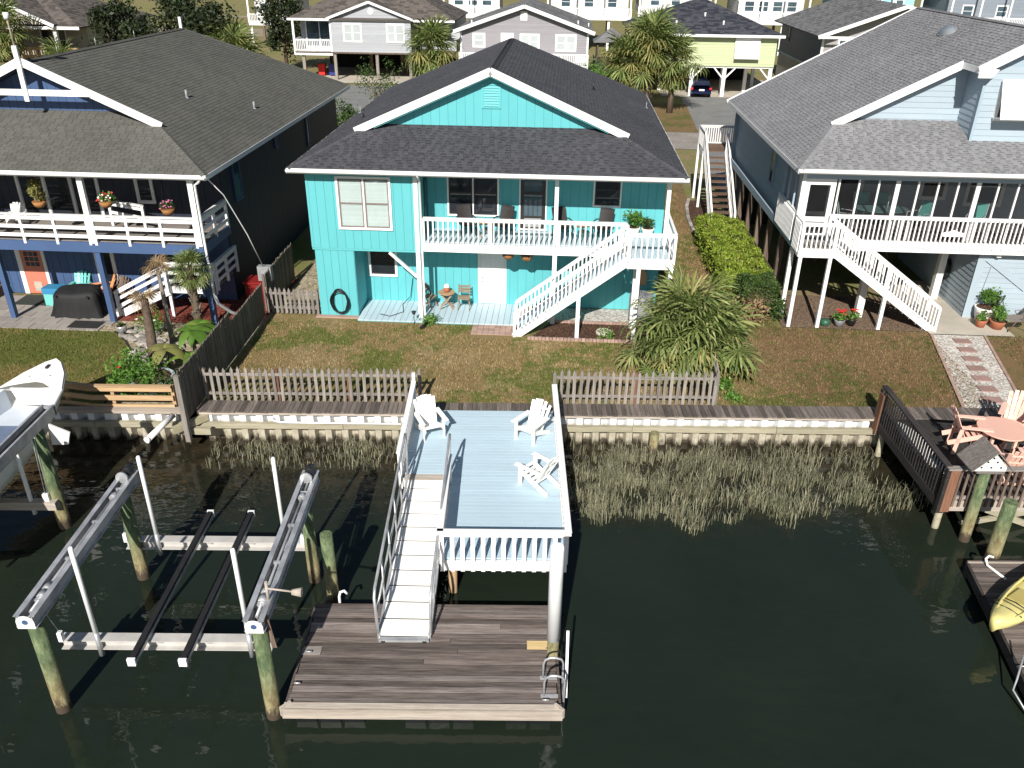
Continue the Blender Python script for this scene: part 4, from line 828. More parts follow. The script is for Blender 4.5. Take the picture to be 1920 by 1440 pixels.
MB().box(-4.955,27.33,2.6,-4.805,27.37,5.33).build('post', white, H1); MB().box(-.19,27.36,2.95,-.06,27.48,5.33).build('post', white, H1); MB().box(3.52,27.36,2.95,3.65,27.48,5.33).build('post', white, H1)
MB().beam((-5.9,27.40,2.5), (-4.95,27.40,1.62), .09, .1, (0,1,0)).build('brace', white, H1)
mb = MB().tube([(-4.72,26.84,5.36), (-4.72,27.1,5.2), (-4.72,27.28,5.05), (-4.72,27.28,.12), (-4.68,27.0,.06), (-4.66,26.75,.05)], .04, 8); mb.build('downspout', white, H1)
MB().tube([(-4.62,26.95,.07), (-4.72,26.45,.06)], .065, 10).build('drain_elbow', blackp, H1)
rail(H1, (-4.66,27.36,2.95), (2.28,27.36,2.95), .84, .172, white, .05, .09, z0=-.24, bottom=False, side=(0,-.09))
rail(H1, (2.34,26.24,2.95), (3.80,26.24,2.95), .84, .172, white, .05, .09, z0=-.24, bottom=False, side=(0,-.09)); rail(H1, (3.80,26.3,2.95), (3.80,28.88,2.95), .84, .172, white, .05, .09)
# stairs to the lawn
stairs(H1, 2.3, 2.95, -1.42, .04, 26.20, 27.18, 15, deckb, white, .04, risers=False)
rail(H1, (2.3,26.16,2.9), (-1.42,26.16,.02), .90, .165, white, .05, .09, posts=True, z0=.1); rail(H1, (2.3,27.2,2.9), (-1.42,27.2,.02), .90, .165, white, .05, .09, posts=True, z0=.1)
for x, y, z in ((2.68,26.24,2.6), (3.74,26.24,2.6), (.74,26.16,1.56), (2.68,27.26,2.6)): MB().box(x-.065,y-.065,0,x+.065,y+.065,z).build('post', white, H1)
# lower porch boards
for k in range(26):
    x = -7.12+k*.219
    if x > -1.45: break
    bar('porch_board', H1, porchb, (x,27.0,.03), (x+.207,28.91,.075))
MB().box(-7.12,27.02,0,-1.4,28.9,.028).build('porch_frame', tealg, H1)
for x, y in ((-7.8,33), (1.2,36.5)): vent_pipe(H1, x, y, ZE+(min(x-XL, XR-x))*SL, .35, blackm)
for x, y in ((-8.75,36.5), (3.7,39)): vent_pipe(H1, x, y, ZE+(min(x-XL, XR-x))*SL, .25, greyp, .02)
bar('flood_light', H1, white, (-8.1,27.28,5.2), (-8.0,27.4,5.3))
# wall decoration and hanging things under the porch
mb = MB(); mb.prism([FB(2.95,1.05,.03), FB(3.25,1.05,.03), FB(3.25,1.5,.03), FB(3.1,1.68,.03), FB(2.95,1.5,.03)], (0,-.12,0)); mb.top('birdhouse', tanw, 'tan wooden birdhouse hung on the teal wall under the landing', 'birdhouse', (3.1,28.9,1.05))
ac = Th('air_conditioner', 'round grey outdoor air conditioner beside the teal house', 'air conditioner', (3.0,27.9,0))
MB().tube([(3.05,27.95,.05), (3.05,27.95,1.0)], .42, 24).build('drum', greyp, ac); mb = MB()
for k in range(14): z = .12+k*.062; mb.tube([(3.05,27.95,z), (3.05,27.95,z+.02)], .435, 24)
mb.build('louvre_rings', greyp, ac); mb = MB(); mb.tube([(3.05,27.95,1.001), (3.05,27.95,1.02)], [.43,.40], 24); mb.build('top_ring', alud, ac); mb = MB()
for k in range(12): a = 2*pi*k/12; mb.tube([(3.05+.1*cos(a),27.95+.1*sin(a),1.03), (3.05+.4*cos(a),27.95+.4*sin(a),1.025)], .008, 4)
mb.build('fan_grille', blackm, ac)
# ---------------------------------------------------------------- left house (navy)
H2 = Th('beach_house', 'navy blue house with grey green roof and white rail balcony on the left', 'house', (-17,34,0))
XL, XR, YF, YB2, ZE, SL = -24.8, -11.4, 25.85, 45.5, 5.42, .45
xm, zr, zh, hx = dutch(H2, XL, XR, YF, YB2, ZE, SL, SL, 28.2, 28.9, 41.2, shL, indiv=300, seed=41, ws=(.30,.305,.31), ts=(.009,.011), gap=.012, ex=.15)
eaves(H2, XL, XR, YF, YB2, ZE-.02, white, white, .15, navy)
wall(H2, FX(28.9), xm-4.5, xm+4.5, 6.5, 8.3, navyb, navyb, .3, 'v', top=lambda u: zr-.16-abs(u-xm)*SL)
for s in (-1,1):
    MB().beam((xm+s*(xm-XL-hx+.1),28.18,zh-.02), (xm-s*.02,28.18,zr+.03), .05, .26).build('rake_board', white, H2)
    MB().prism([(xm,28.2,zr-.14), (xm+s*(xm-XL-hx-.8),28.2,zh+.8*SL-.14), (xm+s*(xm-XL-hx-.8),28.92,zh+.8*SL-.14), (xm,28.92,zr-.14)], (0,0,-.015)).build('rake_soffit', navy, H2)
MB().box(xm-2.2,28.12,7.38,xm+2.2,28.18,7.58).build('collar_beam', white, H2); MB().box(xm-.08,28.06,7.2,xm+.08,28.14,8.95).build('finial', white, H2)
MB().tube([(xm,28.12,8.9), (xm-.02,28.12,9.8), (xm-.02,28.12,9.82)], .03, 8).build('mast', dockedge, H2); MB().tube([(xm-.02,28.12,9.75), (xm-.02,28.12,9.95)], .09, 10).build('mast_cap', white, H2)
MB().box(xm-.06,41.05,zr-.1,xm+.06,41.15,zr+.5).build('finial', white, H2)
for x, y in ((-14.4,32.2), (-12.7,34.6)): vent_pipe(H2, x, y, ZE+(XR-x)*SL, .28, greyp, .045)
for y in (30.5,33.2,36.4): MB().tube([(xm,y,zr), (xm,y,zr+.3)], .012, 5).build('lightning_rod', alum, H2)
fw2 = FX(28.6)
wall(H2, fw2, -24.2, -12.1, 2.98, 5.3, navy, navy, .3); wall(H2, fw2, -24.2, -12.1, .0, 2.7, navyb, navy, .3)
wall(H2, RX(-12.1), 28.61, 45.0, 0, 5.3, navy, navy, .6)
MB().box(-24.2,44.9,0,-12.1,45,5.3).build('wall', navy, H2); wall(H2, LX(-24.2), 28.61, 45, 0, 5.3, navy, navy, .9)
# openings
o = window(H2, fw2, -19.62, -16.55, 3.0, 5.1, bwhite, alud, glass, twin=3, cas=.09, rail_=False, label='sliding glass door behind the balcony')
window(H2, fw2, -15.22, -14.55, 3.66, 4.95, bwhite, bwhite, glass, cas=.07, rail_=False)
for y0, y1, z0, z1 in ((29.75,30.45,3.45,4.95), (34.75,35.05,4.35,4.95), (39.3,39.7,3.5,4.95)): window(H2, RX(-12.1), y0, y1, z0, z1, navyb, navyb, glass, cas=.06, rail_=z1-z0 > 1)
o = MB(); mbox(o, fw2, -20.4, -20.22, 0, 2.2, 0, .06); mbox(o, fw2, -19.4, -19.28, 0, 2.2, 0, .06); mbox(o, fw2, -20.22, -19.4, 2.08, 2.2, 0, .06); o.build('door_frame', white, H2)
o = MB(); mbox(o, fw2, -20.21, -19.41, .02, 2.07, .016, .05); o = o.build('door', coral, H2, label='coral door with small divided panes')
for i in range(3):
    for j in range(4): mb = MB(); mbox(mb, fw2, -20.08+i*.19, -19.92+i*.19, 1.12+j*.2, 1.28+j*.2, .05, .055); mb.build('pane', glassb, H2, o)
mb = MB(); mbox(mb, fw2, -19.95, -19.65, .12, .5, .05, .07); mb.build('pet_flap', dockedge, H2, o)
o = MB(); mbox(o, fw2, -17.35, -17.2, 0, 2.3, 0, .06); mbox(o, fw2, -16.72, -16.58, 0, 2.3, 0, .06); mbox(o, fw2, -17.2, -16.72, .02, 2.3, .02, .03); o.build('side_door', bwhite, H2); mb = MB(); mbox(mb, fw2, -17.18, -16.74, .1, 2.2, .031, .04); mb.build('pane', glass, H2)
# balcony
for k in range(18):
    y = 26.2+k*.135
    if y > 28.5: break
    bar('balcony_board', H2, greywx, (-24,y,2.94), (-12.0,y+.126,2.98))
MB().box(-24,26.10,2.62,-11.96,26.18,2.97).build('beam', navyb, H2); MB().box(-12.02,26.18,2.62,-11.96,28.6,2.97).build('beam', navyb, H2); MB().box(-24,26.2,2.72,-12.03,28.58,2.74).build('balcony_ceiling', navy, H2)
for x in (-23,-19.4,-15.75,-12.05):
    MB().box(x-.09,26.14,0,x+.09,26.32,2.62).build('post', navyb, H2); MB().box(x-.09,26.06,2.95,x+.09,26.2,5.27).build('post', white, H2)
def hrail(th, p, q, h, zs, m, bw=.13, sp=1.25, pm=None, side=(0,-.02)):
    p, q = Vector(p), Vector(q); L = (q-p).length; n = max(1, round(L/sp)); up = Vector((0,0,1)); o = MB()
    for i in range(n+1): a = p+(q-p)*i/n; o.box(a.x-.045,a.y-.045,a.z-.1,a.x+.045,a.y+.045,a.z+h-.015)
    o.beam(p+up*h, q+up*h, .14, .04); o = o.build('railing', m, th)
    for z in zs: slat('rail_board', th, m, p+up*z+Vector((*side,0)), q+up*z+Vector((*side,0)), .035, bw, parent=o)
for a, b in ((-23,-19.5), (-19.3,-15.85), (-15.65,-12.15)): hrail(H2, (a,26.12,2.98), (b,26.12,2.98), .92, (.2,.5,.8), white, .12, 1.2)
hrail(H2, (-12.0,26.25,2.98), (-12.0,28.5,2.98), .92, (.2,.5,.8), white, .12, 1.1, side=(.03,0))
hrail(H2, (-16.0,28.0,2.98), (-14.5,27.4,2.98), .92, (.5,.8), white, .1, 1.5)
# stairs: upper flight hidden under the balcony, landing, lower flight
stairs(H2, -15.3, 2.9, -13.8, 1.2, 27.45, 28.4, 8, navyb, navyb)
for k in range(7): bar('landing_board', H2, greywx, (-13.8,26.95+k*.22,1.12), (-12.1,27.15+k*.22,1.16))
MB().box(-13.8,26.9,.9,-12.08,26.95,1.14).build('landing_beam', white, H2)
stairs(H2, -13.8, 1.14, -15.9, .05, 26.75, 27.5, 6, greywx, white)
hrail(H2, (-13.8,26.72,1.1), (-15.75,26.72,.08), .9, (.3,.58,.82), white, .11, 2.1); hrail(H2, (-13.8,26.85,1.14), (-12.1,26.85,1.14), .92, (.25,.55,.82), white, .11, 1.7); hrail(H2, (-12.05,26.95,1.14), (-12.05,28.9,1.14), .92, (.25,.55,.82), white, .11, 1.0, side=(.03,0))
MB().box(-13.86,26.8,0,-13.76,26.9,1.1).build('post', white, H2)
mb = MB().tube([(-11.5,25.75,5.38), (-11.7,25.95,5.15), (-11.86,26.03,5.05), (-11.86,26.03,2.5), (-11.82,26.0,2.35), (-11.82,26.02,1.3)], .045, 8); mb.build('downspout', white, H2)
MB().tube([(-11.82,26.02,1.3), (-11.78,26.1,.9), (-11.5,26.4,.45), (-11.1,26.6,.2)], .06, 8).build('drain_hose', greyp, H2)
MB().tube([(-14.2,29.0,6.66), (-12.4,27.1,5.85), (-11.45,25.9,5.4), (-11.2,26.6,4.6), (-10.9,27.4,3.0), (-10.75,28.2,1.4)], .018, 6).top('service_cable', white, 'thin pale cable running from the roof corner down to the meter box', 'cable', (-11,27,3))
MB().box(-12.35,26.3,1.05,-11.9,26.4,1.6).build('sign_board', navyb, H2)
mt = Th('meter_box', 'grey electric meter box on a short post beside the tall fence', 'meter box', (-10.75,28.2,0)); MB().box(-11.0,28.1,1.0,-10.5,28.35,1.55).build('box', greyp, mt); MB().box(-10.82,28.2,0,-10.68,28.3,1.0).build('post', greyw, mt); MB().box(-10.95,28.08,1.15,-10.55,28.1,1.5).build('cover', alum, mt)
rb = Th('storage_bin', 'red upright bin between navy house and tall fence', 'bin', (-11.25,28.6,0)); MB().prism([(-11.6,28.3,0), (-10.95,28.3,0), (-10.9,28.3,.8), (-11.65,28.3,.8)], (0,.7,0)).build('body', paint('red_plastic', (.20,.014,.012), .5), rb); MB().box(-11.7,28.25,.8,-10.85,29.05,.86).build('lid', paint('red_lid', (.22,.016,.014), .5), rb)

# ---------------------------------------------------------------- right house (pale blue)
H3 = Th('beach_house', 'pale blue house with light grey roof and screened porch on the right', 'house', (14,35,0))
xl, xr3, yf, yb3, ze, ss, sf = 8.0, 24.0, 28.5, 42.6, 5.5, .53, .32; xm = 16.0; zr = ze+8*ss; ks, kf = sqrt(1+ss*ss), sqrt(1+sf*sf); rk, wy, bx0 = 31.5, 31.9, 13.8
d = rk-yf; hv = d*sf/ss*ks; hx = d*sf/ss; vb = (bx0-xl)*ks; rv = 8*ks; by = 30.15-yf
shingles(H3, (xl,yf,ze), (1,0,0), (0,1,sf), [(0,0), (3.4*sf/ss,3.4*kf), (16-3.4*sf/ss,3.4*kf), (16,0)], shR, indiv=300, seed=61, md=shRd, ws=(.15,.19,.24))
shingles(H3, (xl,yf,ze), (0,1,0), (1,0,ss), [(0,0), (d,hv), (d,vb), (by,vb+.001), (by,rv), (yb3-yf,rv), (yb3-yf,0)], shR, seed=62, md=shRd, ws=(.15,.19,.24))
shingles(H3, (24.0,yf,ze), (0,1,0), (-1,0,ss), [(0,0), (d,hv), (d,vb), (by,vb+.001), (by,rv), (yb3-yf,rv), (yb3-yf,0)], shR, seed=63, ex=.3, ws=(.5,.6))
caps(H3, (xl,yf,ze), (xl+hx,rk,ze+d*sf), shR, .3); caps(H3, (xm,30.15,zr), (xm,yb3,zr), shR)
eaves(H3, xl, xr3, yf, yb3, ze-.02, white, white, .15, bluet)
T3 = lambda u: zr-.16-abs(u-xm)*ss
wall(H3, FX(wy), 9.6, 14.25, 6.42, 8, blue, bluet, .2, 'h', top=T3)
MB().beam((xl+hx-.1,rk-.02,ze+d*sf-.06), (bx0+.02,rk-.02,ze+(bx0-xl)*ss-.02), .05, .27).build('rake_board', white, H3)
MB().prism([(xl+hx+.4,rk,ze+d*sf+.4*ss-.13), (bx0,rk,ze+(bx0-xl)*ss-.13), (bx0,wy,ze+(bx0-xl)*ss-.13), (xl+hx+.4,wy,ze+d*sf+.4*ss-.13)], (0,0,-.015)).build('rake_soffit', bluet, H3)
wall(H3, FX(30.55), 14.25, 17.75, 6.13, 8.6, blue, bluet, .2, 'h', top=T3); wall(H3, LX(14.25), 30.55, 31.9, 6.13, 8.52, blue, bluet, .2, 'h')
MB().box(14.2,30.51,6.14,14.29,30.54,8.5).build('corner_trim', bluet, H3)
for s in (-1,1): MB().beam((xm+s*(xm-bx0+.02),30.13,ze+(bx0-xl)*ss-.08), (xm-s*.02,30.13,zr+.01), .05, .32).build('rake_board', white, H3)
MB().prism([(bx0,30.15,8.43), (xm,30.15,zr-.14), (xm,31.9,zr-.14), (bx0,31.9,8.43)], (0,0,-.015)).build('rake_soffit', bluet, H3); MB().box(bx0-.03,30.15,8.42,bx0,31.5,8.62).build('fascia', white, H3)
MB().prism([(bx0-.02,30.1,8.28), (bx0+.42,30.1,8.28), (bx0+.62,30.1,8.55), (bx0-.02,30.1,8.62)], (0,.06,0)).build('eave_return', white, H3)
window(H3, FX(30.55), 14.8, 16.9, 6.85, 8.15, white, white, glass, twin=2)
o = MB().prism([(14.76,30.44,8.2), (16.95,30.44,8.2), (16.95,29.92,6.98), (14.76,29.92,6.98)], (0,-.03,.012)); o = o.build('awning_shutter', white, H3)
for k in range(16): f_ = k/16; z = 8.17-f_*1.18; y = 30.40-f_*.52; MB().beam((14.8,y,z), (16.9,y,z), .05, .014, (0,-.4,1)).build('shutter_slat', white, H3, o)
for x in (14.78,16.9): MB().beam((x,30.5,6.95), (x,29.95,7.02), .03, .03).build('shutter_arm', white, H3, o)
sk3 = Th('skylight_dome', 'grey domed roof skylight on the light grey roof', 'skylight', (14.9,36,9.2)); mb = MB()
c = Vector((14.95,36.3,ze+6.95*ss+.06)); ux, uy = Vector((1,0,ss)).normalized(), Vector((0,1,0)); nn = ux.cross(uy); nn = nn if nn.z > 0 else -nn; rg = []
for j in range(4): q = cos(j/3*pi/2*.98); rg += [c+uy*(.45*q*cos(2*pi*i/14))+ux*(.3*q*sin(2*pi*i/14))+nn*(.16*sin(j/3*pi/2)) for i in range(14)]
mb.raw(rg, [(j*14+i, j*14+(i+1) % 14, (j+1)*14+(i+1) % 14, (j+1)*14+i) for j in range(3) for i in range(14)], 0, True); mb.build('dome', glassy('grey_dome', (.16,.18,.2), .25), sk3); MB().prism([c+uy*.5*cos(a)+ux*.34*sin(a)-nn*.05 for a in [2*pi*i/14 for i in range(14)]], nn*.05).build('curb', greyp, sk3)
# porch
for k in range(22):
    y = 28.95+k*.14
    if y > 31.9: break
    bar('porch_board', H3, greywx, (8.3,y,2.94), (23,y+.131,2.98))
MB().box(9.4,28.86,2.58,23,28.93,2.97).build('beam', white, H3); MB().box(8.3,28.93,2.6,8.36,42.5,2.9).build('side_beam', bluet, H3)
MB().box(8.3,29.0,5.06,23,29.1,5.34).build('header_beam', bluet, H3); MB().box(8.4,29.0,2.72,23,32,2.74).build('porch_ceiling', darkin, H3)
rail(H3, (9.45,28.9,2.98), (16.9,28.9,2.98), .86, .155, white, .045, .09, z0=-.22, bottom=False, side=(0,-.075))
xs = [9.58,10.25,10.92,11.56,12.25,12.92,13.58,14.25,14.92,15.58,16.25,16.9]
for i, x in enumerate(xs):
    w_ = .075 if i % 4 == 3 else .03; MB().box(x-w_,29.02,2.98,x+w_,29.10,5.06).build('screen_post', white, H3)
    if i < len(xs)-1: MB().box(x+w_,29.055,3.0,xs[i+1]-.03,29.06,5.06).build('screen', screenm, H3)
o = MB(); mb_ = [(8.42,8.60,3.0,5.06), (9.30,9.48,3.0,5.06), (8.6,9.3,4.85,5.06), (8.6,9.3,3.55,3.72), (8.6,9.3,3.0,3.12)]
for a, b, z0, z1 in mb_: o.box(a,29.02,z0,b,29.08,z1)
o = o.build('screen_door', white, H3); MB().box(8.6,29.045,3.12,9.3,29.05,4.85).build('screen', screenm, H3, o)
MB().box(8.3,28.98,2.6,8.42,29.1,5.3).build('corner_post', white, H3); MB().box(8.28,28.9,0,8.42,29.04,2.6).build('post', white, H3)
for y in (29.9,30.7,31.5): MB().box(8.33,y,2.9,8.39,y+.07,5.3).build('screen_post', bluet, H3)
rail(H3, (8.34,29.1,2.98), (8.34,31.8,2.98), .86, .155, white, .045, .09, z0=-.2, bottom=False, side=(-.06,0))
wall(H3, FX(31.9), 8.4, 23, 2.98, 5.34, blue, bluet, .2, 'h'); wall(H3, LX(8.58), 31.85, 42.5, 2.62, 5.34, blue, bluet, .2, 'h'); MB().box(8.4,42.4,0,23,42.5,5.34).build('wall', blue, H3)
MB().prism([(8.4,42.45,5.3), (23.6,42.45,5.3), (16,42.45,9.5)], (0,.1,0)).build('gable_wall', blue, H3); MB().beam((7.95,42.62,5.4), (16,42.62,zr-.1), .05, .25).build('rake_board', white, H3)
window(H3, FX(31.9), 9.0, 11.4, 3.0, 5.1, white, white, glass, twin=2, rail_=False, label='dark sliding door inside the screened porch'); window(H3, FX(31.9), 13.5, 14.5, 3.7, 5.0, white, white, glass); window(H3, FX(31.9), 15.2, 16.6, 3.5, 5.0, white, white, glassb)
window(H3, LX(8.58), 34.0, 34.7, 3.5, 5.0, bluet, bluet, glass)
# landing and stairs
for k in range(8): bar('landing_board', H3, greywx, (8.32,27.9+k*.125,2.90), (9.45,28.01+k*.125,2.94))
mb = MB().box(8.28,27.84,2.62,9.5,27.9,2.93); mb.box(8.26,27.9,2.62,8.32,28.9,2.93); mb.build('landing_beam', white, H3)
rail(H3, (8.32,27.88,2.94), (9.42,27.88,2.94), .88, .15, white, .045, .09, z0=-.25, bottom=False, side=(0,-.06)); rail(H3, (8.3,27.9,2.94), (8.3,28.9,2.94), .88, .15, white, .045, .09, z0=-.2, bottom=False, side=(-.05,0))
stairs(H3, 9.45, 2.94, 13.5, .04, 27.9, 28.82, 15, greywx, white, risers=True)
rail(H3, (9.45,27.86,2.92), (13.5,27.86,.02), .92, .15, white, .045, .09, z0=.05); rail(H3, (9.45,28.84,2.92), (13.5,28.84,.02), .92, .2, white, .045, .09, z0=.05)
for x, y, z in ((8.36,27.9,2.62), (9.38,27.9,2.62), (11.53,27.9,1.32)): MB().box(x-.06,y-.06,0,x+.06,y+.06,z).build('post', white, H3)
MB().box(11.05,28.95,0,11.3,29.2,2.6).build('post', bwhite, H3); MB().box(14.55,31.0,0,14.8,31.25,2.7).build('post', bwhite, H3)
for y in (31,33,35,37,39,41): MB().box(8.4,y,0,8.6,y+.2,2.6).build('piling', brownw, H3); bar('cross_board', H3, brownw, (8.38,y,.75), (8.42,y+2,.9))
for x in (11,14,17): MB().box(x,35,0,x+.2,35.2,2.7).build('piling', brownw, H3)
MB().box(8.8,40.5,0,23,40.6,2.7).build('under_floor_shade', darkin, H3)  # near-black sheet standing in for the deep shade under the floor
wall(H3, FX(29.3), 15.05, 23, .02, 2.56, blue, bluet, .2, 'h'); wall(H3, LX(15.05), 29.32, 36, .02, 2.56, blue, bluet, .2, 'h')
MB().beam((15.1,29.25,2.5), (17.0,29.25,1.2), .03, .22, (0,0,1)).build('door_brace', blue, H3); MB().box(15.03,29.24,.03,15.3,29.275,2.5).build('corner_trim', blue, H3); MB().tube([(15.6,29.26,2.55), (15.55,29.27,1.8), (15.45,29.27,.6)], .012, 5).build('conduit', greyp, H3)
MB().box(15.55,29.05,2.42,15.7,29.28,2.57).build('wall_light', white, H3)
sg = Th('wooden_sign', 'small arched white sign hung on the porch railing', 'sign', (13.7,28.75,3.1)); MB().prism([(13.35,28.78,3.22), (14.05,28.78,3.22), (14.05,28.78,3.36), (13.85,28.78,3.40), (13.7,28.78,3.46), (13.55,28.78,3.40), (13.35,28.78,3.36)], (0,-.02,0)).build('board', bwhite, sg); MB().tube([(13.5,28.78,3.42), (13.7,28.8,3.62), (13.9,28.78,3.42)], .006, 4).build('cord', blackm, sg)
# outside stair at the far left corner
stairs(H3, 39.0, .05, 43.2, 2.9, 7.25, 8.25, 13, stairw, white, axis='y')
rail(H3, (7.2,39.0,.05), (7.2,43.2,2.9), .9, .16, white, .045, .09, z0=-.1); rail(H3, (8.3,39.0,.05), (8.3,43.2,2.9), .9, .4, white, .045, .09, z0=-.1)
for k in range(14): bar('landing_board', H3, stairw, (7.2,43.25+k*.14,2.88), (9.5,43.38+k*.14,2.92))
rail(H3, (7.2,45.2,2.92), (9.6,45.2,2.92), .9, .12, white, .045, .09, z0=0); rail(H3, (7.2,43.2,2.92), (7.2,45.2,2.92), .9, .12, white, .045, .09, z0=0)
for x, y in ((7.2,43.3), (7.2,45.1), (9.5,45.1)): MB().box(x-.06,y-.06,0,x+.06,y+.06,2.9).build('post', white, H3)
# ---------------------------------------------------------------- houses across the street
def simple_roof(th, planes, m, ex=.3, seed=5, ws=(.4,.5,.6)):
    for i, (O, U, V, poly) in enumerate(planes): shingles(th, O, U, V, poly, m, ex=ex, ws=ws, ts=(.01,.02), seed=seed+i, gap=.01)
def hip(th, x0, x1, y0, y1, ze, s, m, ridge_along='x', ex=.3, seed=5):
    k = sqrt(1+s*s)
    if ridge_along == 'x':
        a = (y1-y0)/2; P = [((x0,y0,ze), (1,0,0), (0,1,s), [(0,0), (a,a*k), (x1-x0-a,a*k), (x1-x0,0)]), ((x1,y1,ze), (-1,0,0), (0,-1,s), [(0,0), (a,a*k), (x1-x0-a,a*k), (x1-x0,0)]),
            ((x1,y0,ze), (0,1,0), (-1,0,s), [(0,0), (a,a*k), (2*a,0)]), ((x0,y0,ze), (0,1,0), (1,0,s), [(0,0), (a,a*k), (2*a,0)])]
    else:
        a = (x1-x0)/2; L = y1-y0; P = [((x0,y0,ze), (0,1,0), (1,0,s), [(0,0), (0,a*k), (L,a*k), (L,0)]), ((x1,y0,ze), (0,1,0), (-1,0,s), [(0,0), (0,a*k), (L,a*k), (L,0)])]
    simple_roof(th, P, m, ex, seed)
# pale grey house
G1 = Th('beach_house', 'pale grey raised house with small corner balcony behind the navy house', 'house', (-19,90,0))
hip(G1, -27.2, -10.8, 86.0, 98, 5.62, .5, shB, 'x', seed=71); MB().box(-27.2,85.95,5.45,-10.8,86.0,5.65).build('fascia', white, G1)
mb = MB()
for s, sd in ((1,1), (-1,2)):
    O = (-19.0-s*4.1, 85.5, 5.72); shingles(G1, O, (0,1,0), (s,0,.36), [(0,0), (0,4.1*sqrt(1+.36**2)), (4.6,4.1*sqrt(1+.36**2)), (2.6,0)], shB, ex=.3, ws=(.4,.5), seed=80+sd)
    MB().beam((-19-s*4.2,85.48,5.66), (-19,85.48,7.18), .05, .22).build('rake_board', white, G1)
wall(G1, FX(85.9), -22.95, -15.1, 5.75, 7.1, paint('pale_grey_siding', (.36,.375,.40), .5, .04), white, .25, 'h', top=lambda u: 7.05-abs(u+19)*.36); gsid = bpy.data.materials['pale_grey_siding']
MB().prism([(-23,85.6,5.6), (-15,85.6,5.6), (-15,86.3,5.95), (-23,86.3,5.95)], (0,0,.03)).build('skirt_roof', shB, G1); MB().tube([(-18.9,85.86,6.35), (-18.9,85.83,6.35)], .28, 16).build('gable_vent', white, G1)
wall(G1, FX(86.0), -22.95, -15.1, 2.65, 5.6, gsid, gsid, .22, 'h'); wall(G1, FX(88.6), -26.7, -22.95, 2.65, 5.5, gsid, gsid, .22, 'h'); wall(G1, LX(-22.95), 86.02, 88.6, 2.65, 5.5, gsid, gsid, .22, 'h'); MB().box(-26.7,88.6,2.6,-11,97.5,5.5).build('core_wall', gsid, G1); wall(G1, RX(-15.1), 86.02, 88.6, 2.65, 5.5, gsid, gsid, .22, 'h')
window(G1, FX(86.0), -21.75, -19.9, 3.55, 5.3, white, white, paint('pale_window_blind', (.42,.46,.46), .3), twin=2, cas=.1); window(G1, FX(86.0), -17.5, -15.7, 3.55, 5.3, white, white, bpy.data.materials['pale_window_blind'], twin=2, cas=.1)
window(G1, FX(88.6), -26.2, -23.4, 2.8, 5.3, white, navyb, glassb, twin=2, cas=.1)
MB().box(-26.8,86.0,2.3,-22.95,88.6,2.65).build('balcony', white, G1); rail(G1, (-26.75,86.05,2.65), (-23.0,86.05,2.65), 1.1, .17, white, .06, .1); rail(G1, (-26.75,86.05,2.65), (-26.75,88.5,2.65), 1.1, .17, white, .06, .1)
for x in (-26.7,-23.0): MB().box(x-.1,86.0,2.6,x+.1,86.2,5.5).build('post', white, G1)
for x, y in ((-26,86.4), (-22.8,86.3), (-18.6,86.3), (-15.3,86.3), (-24,90), (-20,90), (-17,91)): MB().box(x-.14,y-.14,0,x+.14,y+.14,2.6).build('piling', brownw if y > 88 else greyw, G1)
MB().box(-26,96,0,-12,96.1,2.6).build('under_house_shade', darkin, G1); MB().box(-26.7,86,2.5,-11,97,2.64).build('floor_frame', brownw, G1)  # first box: near-black sheet painting the shade under the raised house
for x, m_, l_ in ((-25.0, red, 'red bin under the pale grey house'), (-23.9, paint('blue_bin', (.03,.04,.22), .4), 'blue bin under the pale grey house')):
    b_ = Th('wheeled_bin', l_, 'bin', (x,89,0)); MB().prism([(x-.3,88.7,.1), (x+.3,88.7,.1), (x+.36,88.7,1.1), (x-.36,88.7,1.1)], (0,.6,0)).build('body', m_, b_); MB().box(x-.4,88.65,1.1,x+.4,89.4,1.16).build('lid', m_, b_)
# purple grey house
G2 = Th('beach_house', 'purple grey gabled house directly behind the teal roof', 'house', (-4,86,0)); psid = paint('purple_grey_siding', (.26,.25,.27), .55, .05)
hip(G2, -10.0, 2.4, 79.4, 93, 5.35, .335, shM, 'y', seed=91)
wall(G2, FX(80.0), -9.55, 1.95, 2.65, 7.3, psid, psid, .22, 'h', top=lambda u: 7.25-abs(u+3.8)*.335); wall(G2, RX(1.95), 80.02, 92.5, 2.65, 5.3, psid, psid, .22, 'h'); wall(G2, LX(-9.55), 80.02, 92.5, 2.65, 5.3, psid, psid, .22, 'h')
for s in (-1,1): MB().beam((-3.8+s*6.3,79.38,5.25), (-3.8,79.38,7.38), .06, .3).build('rake_board', white, G2)
for x in (-9.5,1.9): MB().box(x-.08,79.94,2.65,x+.08,79.97,5.2).build('corner_trim', white, G2)
MB().box(-4.15,79.93,6.2,-3.55,79.98,6.95).build('gable_vent', white, G2)
for a, b, z, tw in ((-8.45,-7.3,3.9,1), (-4.2,-2.4,3.8,2), (-1.0,.9,3.65,2)): window(G2, FX(80.0), a, b, z, 5.12, white, white, bpy.data.materials['pale_window_blind'], twin=tw, cas=.12)
mb = MB(); mbox(mb, FX(80.0), -5.9, -4.75, 2.8, 5.15, .02, .06); mb.build('door', white, G2)
MB().box(-9.6,78.4,2.3,2.0,80,2.65).build('deck', white, G2); rail(G2, (-9.5,78.4,2.65), (1.95,78.4,2.65), .98, .16, white, .06, .1, z0=-.2); MB().box(.9,78.3,2.95,1.7,78.34,3.45).build('sign_panel', white, G2)
for x in (-9.4,-5.5,-1.6,1.9): MB().box(x-.12,78.5,0,x+.12,78.75,2.4).build('piling', white, G2)
MB().box(-9.4,82,0,1.8,82.1,2.6).build('under_house_shade', darkin, G2)  # near-black sheet painting the shade beneath the purple house
